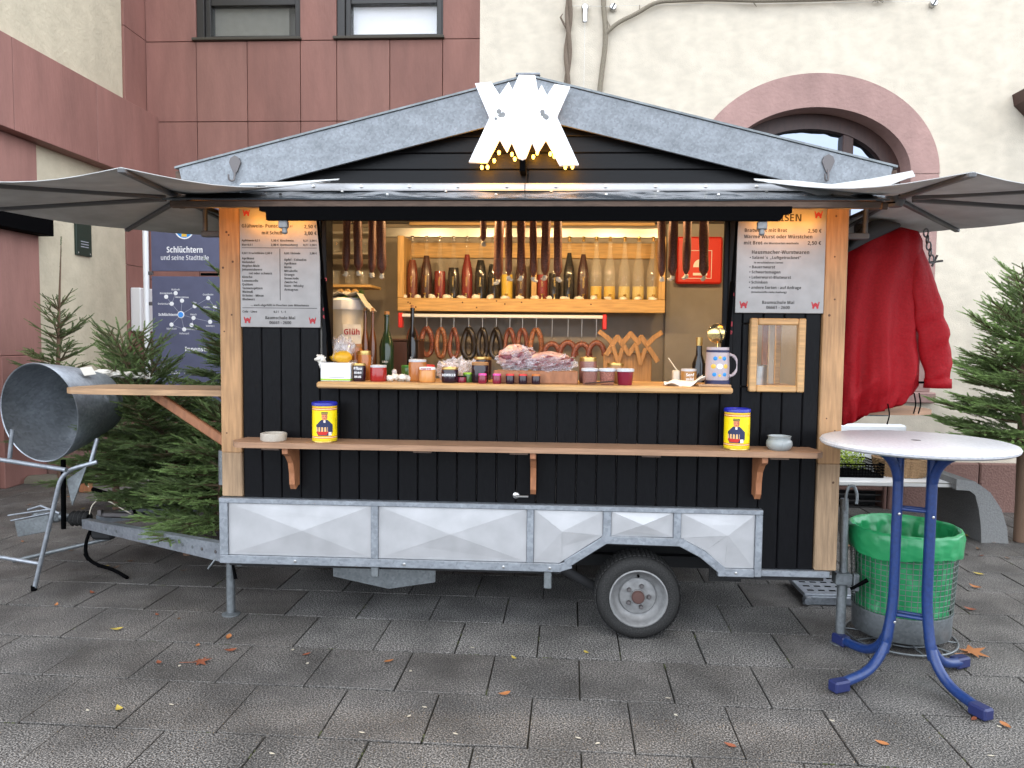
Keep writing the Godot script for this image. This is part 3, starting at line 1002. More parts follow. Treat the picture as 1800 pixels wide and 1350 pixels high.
	# the raised hatch: two boards thick, seen on its edge
	st = tool()
	prism(st, [Vector2(-1.155, 2.137), Vector2(-1.155, 2.118), Vector2(-1.125, 2.112), Vector2(-1.125, 2.078), Vector2(1.098, 2.080), Vector2(1.112, 2.106), Vector2(1.145, 2.112), Vector2(1.145, 2.140)], 0.57, 0.60)
	part("hatch_edge", st, M["black"], t)
	st = tool()
	bar(st, Vector3(0, 2.195, 0.0), Vector3(0, 2.12, 0.57), 2.12, 0.02, 0.0, Vector3.UP)
	part("hatch_panel", st, M["black wood h"], t)
	for s in [-1, 1]:
		st = tool()
		tube(st, [Vector3(s * 1.022, 1.47, -0.03), Vector3(s * 1.0, 1.85, 0.17)], 0.012, 8)
		tube(st, [Vector3(s * 1.0, 1.85, 0.17), Vector3(s * 0.98, 2.12, 0.32)], 0.007, 8)
		part("hatch_strut", st, M["black"], t)
		# little spot holders below the hatch
		st = tool()
		box(st, Vector3(-1.055 if s < 0 else 1.028, 2.062, 0.575), Vector3(0.04, 0.034, 0.03), 0.004)
		lathe(st, [Vector2(0.011, 0.0), Vector2(0.013, -0.02), Vector2(0.008, -0.026), Vector2(0.0, -0.027)], Vector3(-1.05 if s < 0 else 1.028, 2.046, 0.575), 10)
		part("hatch_catch", st, M["rim grey"], t)
		# warm light strips under the flap
		var lx: float = s * 1.36
		st = tool()
		box(st, Vector3(lx, 2.193, 0.290), Vector3(0.36, 0.012, 0.02), 0.003)
		part("lamp_strip", st, M["lamp strip"], t)
		for k in 3:
			lamp_light(t, Vector3(lx - 0.12 + k * 0.12, 2.180, 0.270), 0.03, Color(1.0, 0.66, 0.25), 0.04)
	# counter and lower shelf
	st = tool()
	box(st, Vector3(-0.012, 1.322, -0.10), Vector3(2.085, 0.032, 0.44), 0.008)
	part("counter", st, M["counter wood"], t)
	st = tool()
	var lower := [Vector2(-1.46, -0.002), Vector2(1.44, -0.002), Vector2(1.462, -0.10), Vector2(1.455, -0.17), Vector2(1.42, -0.2), Vector2(-1.43, -0.2), Vector2(-1.455, -0.185), Vector2(-1.49, -0.12)]
	prism(st, lower, 1.006, 1.034, Transform3D(Basis(Vector3(1, 0, 0), Vector3(0, 0, -1), Vector3(0, 1, 0)), Vector3()))
	part("lower_shelf", st, M["shelf wood"], t)
	for q in [[-1.20, 0.0], [0.05, 0.0], [1.18, 0.0]]:
		st = tool()
		var prof := [Vector2(0.0, 1.005), Vector2(0.185, 1.005), Vector2(0.185, 0.975), Vector2(0.14, 0.955), Vector2(0.10, 0.915), Vector2(0.085, 0.86), Vector2(0.08, 0.80), Vector2(0.06, 0.772), Vector2(0.02, 0.785), Vector2(0.0, 0.785)]
		prism(st, prof, -0.014, 0.014, Transform3D(Basis(Vector3(0, 0, 1), Vector3(0, 1, 0), Vector3(-1, 0, 0)), Vector3(q[0], 0, -0.01)) * Transform3D(Basis(Vector3.UP, q[1])))
		part("shelf_bracket", st, M["brace wood"], t)
	for x in [-1.27, -0.5, -0.02, 0.63, 1.245]:
		block("shelf_cleat", t, "batten", x - 0.045, x + 0.045, 0.996, 1.004, 0.13, 0.19)
	# shelf folded out at the left, with its brace
	st = tool()
	prism(st, [Vector2(-1.604, 0.10), Vector2(-2.38, 0.10), Vector2(-2.50, 0.12), Vector2(-2.545, 0.16), Vector2(-2.55, 0.22), Vector2(-2.53, 0.32), Vector2(-2.50, 0.42), Vector2(-2.42, 0.48), Vector2(-1.604, 0.48)], 1.238, 1.27, Transform3D(Basis(Vector3(1, 0, 0), Vector3(0, 0, -1), Vector3(0, 1, 0)), Vector3()))
	part("side_shelf", st, M["side shelf wood"], t)
	st = tool()
	bar(st, Vector3(-2.12, 1.235, -0.28), Vector3(-1.60, 0.90, -0.28), 0.055, 0.03, 0.006)
	part("shelf_brace", st, M["brace wood"], t)
	st = tool()
	prism(st, [Vector2(1.604, 0.35), Vector2(2.12, 0.35), Vector2(2.24, 0.42), Vector2(2.26, 0.52), Vector2(2.2, 0.72), Vector2(1.604, 0.72)], 1.17, 1.197, Transform3D(Basis(Vector3(1, 0, 0), Vector3(0, 0, -1), Vector3(0, 1, 0)), Vector3()))
	part("side_shelf", st, M["shelf wood"], t)
	block("shelf_rail", t, "galv dark", 1.604, 2.1, 1.135, 1.168, -0.68, -0.64)
	# framed pane in the front
	var w := Node3D.new()
	w.name = "small_window"
	t.add_child(w)
	var fx0 := 1.131
	var fx1 := 1.404
	block("frame", w, "counter wood", fx0, fx0 + 0.036, 1.312, 1.682, -0.012, 0.022, 0.005)
	block("frame", w, "counter wood", fx1 - 0.036, fx1, 1.312, 1.682, -0.012, 0.022, 0.005)
	block("frame", w, "counter wood", fx0 + 0.037, fx1 - 0.037, 1.312, 1.345, -0.012, 0.021, 0.005)
	block("frame", w, "counter wood", fx0 + 0.037, fx1 - 0.037, 1.649, 1.682, -0.012, 0.021, 0.005)
	block("pane", w, "glass", fx0 + 0.036, fx1 - 0.036, 1.345, 1.65, -0.004, 0.0)
	block("inner_ledge", w, "counter wood", fx0, fx1, 1.325, 1.337, -0.3, -0.034)
	# lever latch
	st = tool()
	lathe(st, [Vector2(0.018, 0.0), Vector2(0.017, 0.006), Vector2(0.008, 0.012), Vector2(0.0, 0.012)], Vector3(-0.04, 0.752, -0.012), 12, Basis(Vector3.RIGHT, PI / 2))
	box(st, Vector3(-0.01, 0.75, 0.004), Vector3(0.07, 0.012, 0.008), 0.003)
	part("latch", st, M["steel"], t)
	chassis(t)
	drawbar(t)
	# red letters down both jambs
	for s in [-1, 1]:
		var i := 0
		for ch in "mai.de":
			var y := 1.865 - i * 0.0385 - (0.0 if s < 0 else 0.06)
			text(ch, Vector3(-1.0455 if s < 0 else 1.036, y, 0.002), 0.024, M["print dull red"], t)
			i += 1

func chassis(t: Node3D) -> void:
	var st: SurfaceTool
	var z := 0.03
	var zb := -0.012
	for r in [[-1.609, 1.219, 0.685, 0.712], [-1.609, 0.20, 0.362, 0.406]]:
		block("frame_rail", t, "galv", r[0], r[1], r[2], r[3], zb, z, 0.003)
	for r in [[-1.608, -1.563], [-0.797, -0.759], [0.019, 0.055]]:
		block("frame_upright", t, "galv", r[0], r[1], 0.4062, 0.6848, zb, z - 0.001, 0.003)
	block("frame_upright", t, "galv", 0.411, 0.453, 0.555, 0.6848, zb, z - 0.001, 0.003)
	block("frame_upright", t, "galv", 0.77, 0.808, 0.55, 0.6848, zb, z - 0.001, 0.003)
	block("frame_upright", t, "galv", 1.183, 1.219, 0.364, 0.6848, zb, z - 0.001, 0.003)
	block("frame_rail", t, "galv", 1.2195, 1.566, 0.364, 0.398, -0.06, 0.012, 0.003)
	# rails round the wheel
	for q in [[Vector3(0.19, 0.384, 0), Vector3(0.25, 0.404, 0)], [Vector3(0.225, 0.405, 0), Vector3(0.425, 0.538, 0)], [Vector3(0.405, 0.538, 0), Vector3(0.825, 0.533, 0)], [Vector3(0.808, 0.533, 0), Vector3(0.93, 0.47, 0)], [Vector3(0.92, 0.475, 0), Vector3(1.03, 0.385, 0)], [Vector3(1.0, 0.383, 0), Vector3(1.182, 0.383, 0)]]:
		st = tool()
		var jz := rng.randf_range(0.0, 0.002)
		bar(st, q[0] + Vector3(0, 0, 0.009 + jz), q[1] + Vector3(0, 0, 0.009 + jz), 0.042, 0.038, 0.003)
		part("arch_rail", st, M["galv"], t)
	# embossed panels
	var polys := [
		[Vector2(-1.5615, 0.408), Vector2(-1.5615, 0.683), Vector2(-0.798, 0.683), Vector2(-0.798, 0.408)],
		[Vector2(-0.758, 0.408), Vector2(-0.758, 0.683), Vector2(0.0175, 0.683), Vector2(0.0175, 0.408)],
		[Vector2(0.0565, 0.408), Vector2(0.0565, 0.683), Vector2(0.4095, 0.683), Vector2(0.4095, 0.556), Vector2(0.205, 0.418), Vector2(0.19, 0.408)],
		[Vector2(0.4545, 0.557), Vector2(0.4545, 0.683), Vector2(0.7685, 0.683), Vector2(0.7685, 0.557)],
		[Vector2(0.8095, 0.556), Vector2(0.8095, 0.683), Vector2(1.1815, 0.683), Vector2(1.1815, 0.406), Vector2(1.035, 0.406), Vector2(0.935, 0.492)]]
	for p in polys:
		st = tool()
		st.set_smooth_group(-1)
		var mid := Vector2()
		var lo := Vector2(9, 9)
		var hi := Vector2(-9, -9)
		for v in p:
			lo = lo.min(v)
			hi = hi.max(v)
		mid = (lo + hi) * 0.5
		if p.size() == 6:
			mid += Vector2(-0.03, 0.03)
		if p.size() == 6 and p[0].x > 0.5:
			mid += Vector2(0.09, 0.0)
		var peak := Vector3(mid.x + rng.randf_range(-0.03, 0.03), mid.y, z - 0.004)
		for i in p.size():
			var a: Vector2 = p[i]
			var b: Vector2 = p[(i + 1) % p.size()]
			# each facet slightly dented halfway out
			var a3 := Vector3(a.x, a.y, z - 0.015)
			var b3 := Vector3(b.x, b.y, z - 0.015)
			var am := a3.lerp(peak, 0.5) + Vector3(0, 0, rng.randf_range(-0.0015, 0.0015))
			var bm := b3.lerp(peak, 0.5) + Vector3(0, 0, rng.randf_range(-0.0015, 0.0015))
			quad_n(st, a3, b3, bm, am, Vector3.BACK)
			tri_n(st, am, bm, peak, Vector3.BACK)
			quad_n(st, a3, b3, b3 - Vector3(0, 0, 0.006), a3 - Vector3(0, 0, 0.006), a3 - peak)
		part("chassis_panel", st, M["alu"], t)
	block("panel_backing", t, "underside", -1.6, 0.2, 0.42, 0.70, -0.035, -0.013)
	block("panel_backing", t, "underside", 0.2, 1.2, 0.56, 0.70, -0.035, -0.013)
	for x in [-1.2, -0.62, -0.1, 0.14, 1.09]:
		st = tool()
		lathe(st, [Vector2(0.008, 0.0), Vector2(0.0075, 0.004), Vector2(0.0, 0.006)], Vector3(x, 0.383, z), 8, Basis(Vector3.RIGHT, PI / 2))
		part("screw", st, M["steel"], t)
	# under the floor
	block("under_frame", t, "underside", -1.58, 0.195, 0.335, 0.399, -2.15, -0.03)
	block("under_frame", t, "underside", 1.055, 1.55, 0.335, 0.399, -2.15, -0.03)
	block("under_frame", t, "underside", 0.196, 1.054, 0.335, 0.399, -1.72, -0.51)
	block("under_beam", t, "underside", -1.5, 1.5, 0.27, 0.334, -0.5, -0.42)
	block("under_beam", t, "underside", -1.5, 1.5, 0.27, 0.334, -1.75, -1.67)
	st = tool()
	prism(st, [Vector2(-1.09, 0.335), Vector2(-1.09, 0.205), Vector2(-0.77, 0.142), Vector2(-0.507, 0.187), Vector2(-0.498, 0.335)], -0.31, -0.29)
	part("under_plate", st, M["galv dark"], t)
	for x in [-0.78, 0.13]:
		block("clamp", t, "galv dark", x - 0.02, x + 0.02, 0.305 if x < 0 else 0.27, 0.362, -0.01, 0.02, 0.004)
	st = tool()
	tube(st, [Vector3(0.16, 0.36, -0.12), Vector3(0.42, 0.2, -0.2)], 0.026, 10)
	tube(st, [Vector3(0.36, 0.237, -0.18), Vector3(0.5, 0.15, -0.22)], 0.018, 10)
	part("damper", st, M["underside"], t)
	st = tool()
	tube(st, [Vector3(0.604, 0.222, -0.2), Vector3(0.604, 0.222, -1.98)], 0.035, 10)
	part("axle", st, M["underside"], t)
	block("wheel_box", t, "underside", 0.15, 1.10, 0.50, 0.515, -0.5, -0.015)
	block("wheel_box", t, "underside", 0.175, 0.19, 0.36, 0.50, -0.5, -0.015)
	block("wheel_box", t, "underside", 1.06, 1.075, 0.36, 0.50, -0.5, -0.015)
	block("wheel_box", t, "underside", 0.2, 1.05, 0.3, 0.50, -0.499, -0.48)
	block("mud_flap", t, "rubber", 1.0, 1.17, 0.27, 0.36, -0.2, -0.188)
	for w in [-0.005, -1.98]:
		wheel(t, Vector3(0.604, 0.2215, w), w > -1.0)
	# prop stands
	for q in [Vector3(-1.648, 0.0, -0.20), Vector3(1.655, 0.0, -0.06)]:
		var n := Node3D.new()
		n.name = "prop_stand"
		t.add_child(n, true)
		var tall := 0.40 if q.x < 0 else 0.84
		st = tool()
		tube(st, [q + Vector3(0, 0.015, 0), q + Vector3(0, 0.36, 0)], 0.024, 12)
		if q.x > 0:
			tube(st, [q + Vector3(0.012, 0.25, -0.01), q + Vector3(0.0, 0.76, -0.01)], 0.020, 12)
			tube(st, bend([q + Vector3(-0.0, 0.70, 0.015), q + Vector3(-0.005, 0.80, 0.02), q + Vector3(0.02, 0.85, 0.02), q + Vector3(0.055, 0.80, 0.02), q + Vector3(0.05, 0.74, 0.02)], 0.04), 0.008, 8)
		else:
			tube(st, bend([q + Vector3(-0.05, 0.35, 0.03), q + Vector3(-0.11, 0.27, 0.04)], 0.02), 0.006, 8)
			tube(st, [q + Vector3(-0.03, 0.74, 0.0), q + Vector3(-0.03, 0.93, 0.0)], 0.03, 12)
		part("tube", st, M["galv dark"], n)
		st = tool()
		box(st, q + Vector3(0, 0.345, 0.0), Vector3(0.085, 0.06, 0.07), 0.006)
		box(st, q + Vector3(0.062, 0.33, 0.02), Vector3(0.03, 0.09, 0.03), 0.005)
		part("clamp", st, M["galv dark"], n)
		st = tool()
		tube(st, [q + Vector3(0.03, 0.3, 0.04), q + Vector3(0.10, 0.36, 0.07) if q.x > 0 else q + Vector3(0.05, 0.22, 0.05)], [0.007, 0.011], 8)
		part("clamp_handle", st, M["black"], n)
		st = tool()
		lathe(st, [Vector2(0.0, 0.0), Vector2(0.05, 0.0), Vector2(0.05, 0.006), Vector2(0.026, 0.014), Vector2(0.0, 0.014)], q, 18)
		part("foot", st, M["galv dark"], n)

func wheel(t: Node3D, at: Vector3, near: bool) -> void:
	var w := Node3D.new()
	w.name = "wheel"
	t.add_child(w, true)
	var f := Basis(Vector3.RIGHT, PI / 2)
	var st := tool()
	lathe(st, [Vector2(0.146, -0.19), Vector2(0.185, -0.195), Vector2(0.207, -0.185), Vector2(0.2185, -0.16), Vector2(0.222, -0.11), Vector2(0.222, -0.08), Vector2(0.2185, -0.035), Vector2(0.208, -0.012), Vector2(0.188, 0.0), Vector2(0.168, 0.0), Vector2(0.150, -0.006), Vector2(0.144, -0.02)], at, 56, f)
	part("tyre", st, M["rubber"], w)
	# tread blocks
	st = tool()
	for i in 56:
		var a := TAU * i / 56.0
		var bs := Basis(Vector3.BACK, a)
		for k in 4:
			box(st, at + bs * Vector3(0, 0.2225, -0.04 - k * 0.036), Vector3(0.018, 0.006, 0.027), 0.001, bs * Basis(Vector3.UP, 0.25))
	var tr := part("tread", st, M["rubber"], w)
	tr.set_meta("kind", "stuff")
	st = tool()
	lathe(st, [Vector2(0.152, -0.008), Vector2(0.152, 0.0), Vector2(0.146, 0.002), Vector2(0.138, -0.006), Vector2(0.132, -0.03), Vector2(0.122, -0.05), Vector2(0.106, -0.060), Vector2(0.101, -0.062), Vector2(0.094, -0.05), Vector2(0.07, -0.046), Vector2(0.038, -0.046), Vector2(0.036, -0.036), Vector2(0.0, -0.036)], at, 40, f)
	part("rim", st, M["rim grey"], w)
	if not near:
		return
	st = tool()
	lathe(st, [Vector2(0.034, -0.04), Vector2(0.033, -0.018), Vector2(0.028, -0.012), Vector2(0.012, -0.010), Vector2(0.0, -0.010)], at, 20, f)
	part("hub_cap", st, M["rust"], w)
	for i in 5:
		var a := TAU * i / 5.0 + 0.3
		st = tool()
		lathe(st, [Vector2(0.013, -0.047), Vector2(0.012, -0.032), Vector2(0.009, -0.027), Vector2(0.0, -0.026)], at + Vector3(sin(a), -cos(a), 0) * 0.058, 6, f)
		part("wheel_bolt", st, M["bolt"], w)
	st = tool()
	tube(st, [at + Vector3(0.0, 0.108, -0.055), at + Vector3(0.0, 0.112, -0.02)], 0.006, 8)
	part("valve", st, M["black"], w)

func drawbar(t: Node3D) -> void:
	var st: SurfaceTool
	# two tapering galvanised beams that meet at the coupling
	for s in [-1, 1]:
		var za := -1.05
		var a := Vector3(-1.62, 0.372, za - s * 0.92)
		var b := Vector3(-2.98, 0.295, za - s * 0.06)
		st = tool()
		var d := (b - a).normalized()
		var o := d.cross(Vector3.UP).normalized()
		var rings := []
		for e in [[a, 0.052], [b, 0.030]]:
			var c: Vector3 = e[0]
			var h: float = e[1]
			rings.append([c + o * 0.024 + Vector3(0, h, 0), c - o * 0.024 + Vector3(0, h, 0), c - o * 0.024 - Vector3(0, h, 0), c + o * 0.024 - Vector3(0, h, 0)])
		loft(st, rings, true, true, -1)
		part("drawbar_beam", st, M["galv"], t)
		if s < 0:
			var f := Basis(o, Vector3.UP, o.cross(Vector3.UP)) * Basis(Vector3.BACK, PI / 2)
			for k in [0.06, 0.14, 0.2, 0.26, 0.34, 0.42, 0.72, 0.8]:
				var c: Vector3 = a.lerp(b, k)
				var face := c + (o if o.z > 0 else -o) * 0.0245
				for y in ([0.0] if k < 0.3 or k > 0.5 else [-0.02, 0.016]):
					st = tool()
					lathe(st, [Vector2(0.010, 0.0), Vector2(0.009, 0.004), Vector2(0.004, 0.005), Vector2(0.0, 0.005)], face + Vector3(0, y, 0), 8, Basis((o if o.z > 0 else -o).cross(Vector3.UP), (o if o.z > 0 else -o), Vector3.UP))
					part("bolt", st, M["galv dark"] if k > 0.15 else M["bolt"], t)
	# bellows and coupling head
	var c := Vector3(-2.98, 0.30, -1.05)
	var ax := Basis(Vector3.BACK, PI / 2)
	var prof := []
	for i in 9:
		prof.append(Vector2(0.040 + 0.013 * (i % 2), i * 0.016))
	st = tool()
	lathe(st, prof, c + Vector3(-0.01, 0.012, 0), 20, ax)
	part("bellows", st, M["rubber"], t)
	st = tool()
	tube(st, [c + Vector3(-0.13, 0.012, 0), c + Vector3(-0.22, 0.02, 0)], 0.028, 12)
	box(st, c + Vector3(-0.29, 0.02, 0), Vector3(0.16, 0.07, 0.075), 0.015)
	lathe(st, [Vector2(0.045, -0.05), Vector2(0.048, -0.01), Vector2(0.036, 0.03), Vector2(0.0, 0.042)], c + Vector3(-0.37, 0.02, 0), 16)
	part("coupling", st, M["galv dark"], t)
	st = tool()
	tube(st, [c + Vector3(-0.2, 0.05, 0.03), c + Vector3(-0.33, 0.10, 0.03), c + Vector3(-0.42, 0.07, 0.03)], 0.008, 8)
	tube(st, [c + Vector3(-0.24, 0.06, 0.05), c + Vector3(-0.52, 0.0, 0.06)], 0.006, 8)
	tube(st, [c + Vector3(-0.24, 0.085, 0.05), c + Vector3(-0.54, 0.035, 0.06)], 0.006, 8)
	part("coupling_handle", st, M["galv"], t)
	st = tool()
	box(st, c + Vector3(-0.36, -0.03, 0.07), Vector3(0.24, 0.11, 0.008), 0.003, Basis(Vector3.BACK, 0.2))
	part("number_plate_holder", st, M["galv dark"], t)
	# hand brake, cable, jockey post
	st = tool()
	tube(st, [c + Vector3(0.34, 0.06, 0.04), c + Vector3(0.30, 0.13, 0.04), c + Vector3(0.17, 0.185, 0.04)], 0.010, 8)
	tube(st, [c + Vector3(0.17, 0.185, 0.04), c + Vector3(0.04, 0.225, 0.04)], [0.016, 0.014], 10)
	part("hand_brake", st, M["black"], t)
	st = tool()
	tube(st, bend([c + Vector3(0.01, 0.05, 0.03), c + Vector3(0.03, 0.14, 0.03), c + Vector3(0.12, 0.16, 0.03), c + Vector3(0.24, 0.09, 0.03), c + Vector3(0.3, 0.06, 0.03)], 0.07), 0.004, 6)
	part("brake_cable", st, M["beige"], t)
	st = tool()
	tube(st, [c + Vector3(0.1, 0.04, 0.0), c + Vector3(0.75, 0.03, 0.0)], 0.018, 8)
	box(st, c + Vector3(0.22, 0.045, 0), Vector3(0.3, 0.03, 0.05), 0.006)
	box(st, c + Vector3(0.30, 0.08, 0.02), Vector3(0.018, 0.07, 0.012), 0.003)
	box(st, c + Vector3(0.08, 0.06, 0.02), Vector3(0.03, 0.04, 0.03), 0.003)
	part("overrun_gear", st, M["bolt"], t)
	st = tool()
	box(st, c + Vector3(0.1, -0.08, 0.02), Vector3(0.16, 0.08, 0.08), 0.02)
	box(st, c + Vector3(0.55, -0.10, 0.1), Vector3(0.2, 0.07, 0.07), 0.02)
	part("brake_housing", st, M["underside"], t)
	st = tool()
	tube(st, bend([c + Vector3(0.03, -0.05, 0.05), c + Vector3(0.0, -0.17, 0.1), c + Vector3(0.1, -0.25, 0.17), c + Vector3(0.25, -0.26, 0.2), c + Vector3(0.42, -0.29, 0.3)], 0.1), 0.012, 8)
	part("plug_cable", st, M["black"], t)
	# wooden block and grating behind the right stand
	var s := thing("access_step", "galvanised perforated step plate on the ground behind the right prop stand", "step")
	st = tool()
	quad_box(st, 1.66, 2.02, 0.035, 0.06, -1.05, -0.66, 0.006)
	part("plate", st, M["galv"], s)
	st = tool()
	quad_box(st, 1.65, 2.03, 0.0, 0.05, -0.655, -0.64, 0.004)
	for x in [1.67, 1.99]:
		lathe(st, [Vector2(0.022, -0.02), Vector2(0.026, 0.0), Vector2(0.022, 0.03), Vector2(0.0, 0.032)], Vector3(x, 0.03, -0.64), 10, Basis(Vector3.RIGHT, PI / 2))
	part("front_edge", st, M["galv"], s)
	for i in 5:
		for k in 4:
			block("slot", s, "black", 1.70 + i * 0.065, 1.738 + i * 0.065, 0.0585, 0.0612, -0.74 - k * 0.08, -0.72 - k * 0.08)

# ------------------------------------------------------------------ the half umbrellas over both sides
func canopies() -> void:
	for s in [-1, 1]:
		var u := thing("side_canopy", "grey fan shaped awning with ribs, spread over the %s end of the stall" % ("left" if s < 0 else "right"), "awning", Vector3.ZERO, "fan awnings at both ends of the stall")
		var hub := Vector3(-1.75 if s < 0 else 1.78, 2.27, 0.1)
		var rr := 1.0 if s < 0 else 0.88
		var angs := [-14.0 if s < 0 else -6.0, 42.0, 88.0, 136.0, 180.0, 188.0]
		var tips := []
		for a in angs:
			var t := deg_to_rad(a)
			tips.append(hub + Vector3(s * sin(t) * rr, -0.07, cos(t) * rr))
		# one more corner, laced to the strip over the flap
		var lace := Vector3(-0.98, 2.335, 0.11) if s < 0 else Vector3(1.12, 2.34, 0.10)
		var st := tool()
		var up := Vector3(0, 0.006, 0)
		var corners: Array = [lace] + tips
		for i in corners.size() - 1:
			var rows := []
			for j in 9:
				var v := j / 8.0
				var row := []
				for k in 9:
					var w := k / 8.0
					var e: Vector3 = corners[i].lerp(corners[i + 1], w)
					# the hem runs slack between the ribs
					var inward: Vector3 = (hub - e) * 0.05 * sin(PI * w)
					var p := hub.lerp(e + inward, v)
					p.y -= 0.025 * sin(PI * w) * sin(PI * v * 0.6)
					if i == 0:
						p.y -= 0.02 * sin(PI * w) * v
					row.append(p + up)
				rows.append(row)
			sheet(st, rows, Vector3(0, 0.003, 0))
		part("canvas", st, M["canvas"], u)
		for i in tips.size():
			st = tool()
			var d: Vector3 = (tips[i] - hub).normalized()
			bar(st, hub + d * 0.08 - Vector3(0, 0.012, 0), tips[i] - Vector3(0, 0.006, 0), 0.026, 0.018, 0.003, Vector3.UP)
			part("rib", st, M["rib"], u)
		st = tool()
		lathe(st, [Vector2(0.0, -0.05), Vector2(0.03, -0.05), Vector2(0.045, -0.02), Vector2(0.045, 0.0), Vector2(0.02, 0.004)], hub, 16)
		part("hub", st, M["rib"], u)
		# hem laced over the flap
		st = tool()
		var top := []
		var low := []
		var pts := ([Vector3(-0.93, 2.352, 0.125), Vector3(-1.2, 2.335, 0.13), Vector3(-1.42, 2.328, 0.14)] if s < 0 else [Vector3(1.10, 2.352, 0.12), Vector3(1.30, 2.335, 0.15), Vector3(1.45, 2.315, 0.17), Vector3(1.60, 2.325, 0.25), Vector3(1.70, 2.32, 0.45)])
		var drop := [0.012, 0.022, 0.016] if s < 0 else [0.014, 0.05, 0.07, 0.06, 0.03]
		var sm: Array = []
		for i in pts.size() - 1:
			for k in 6:
				var w := k / 6.0
				sm.append([pts[i].lerp(pts[i + 1], w), lerpf(drop[i], drop[i + 1], smoothstep(0, 1, w))])
		sm.append([pts[-1], drop[-1]])
		for e in sm:
			top.append(e[0])
			low.append(e[0] + Vector3(0, -e[1], 0.03))
		sheet(st, [top, low], Vector3(0, 0.002, 0.003))
		part("hem", st, M["canvas"], u)
		st = tool()
		tube(st, bend([hub + Vector3(s * 0.0, -0.02, 0.06), hub + Vector3(-s * 0.06, 0.015, 0.14), hub + Vector3(-s * 0.12, -0.01, 0.18)], 0.05), 0.004, 6)
		tube(st, [hub + Vector3(0, -0.03, 0.02), hub + Vector3(-s * 0.16, -0.06, 0.14)], 0.004, 6)
		part("lacing_cord", st, M["black"], u)

# ------------------------------------------------------------------ boards
func mini_logo(parent: Node, at: Vector3, s: float) -> void:
	var st := tool()
	for q in [[-1.0, 1.0, -0.55, -0.9], [-0.55, -0.9, 0.0, 0.75], [0.0, 0.75, 0.55, -0.9], [0.55, -0.9, 1.0, 1.0], [-0.75, -0.8, -0.35, 0.55], [-0.35, 0.55, 0.0, -0.3], [0.0, -0.3, 0.35, 0.55], [0.35, 0.55, 0.75, -0.8]]:
		bar(st, at + Vector3(q[0], q[1], 0) * s, at + Vector3(q[2], q[3], 0) * s, s * 0.30, 0.001 + 0.0006 * rng.randf())
	part("printed_emblem", st, M["print red"], parent)

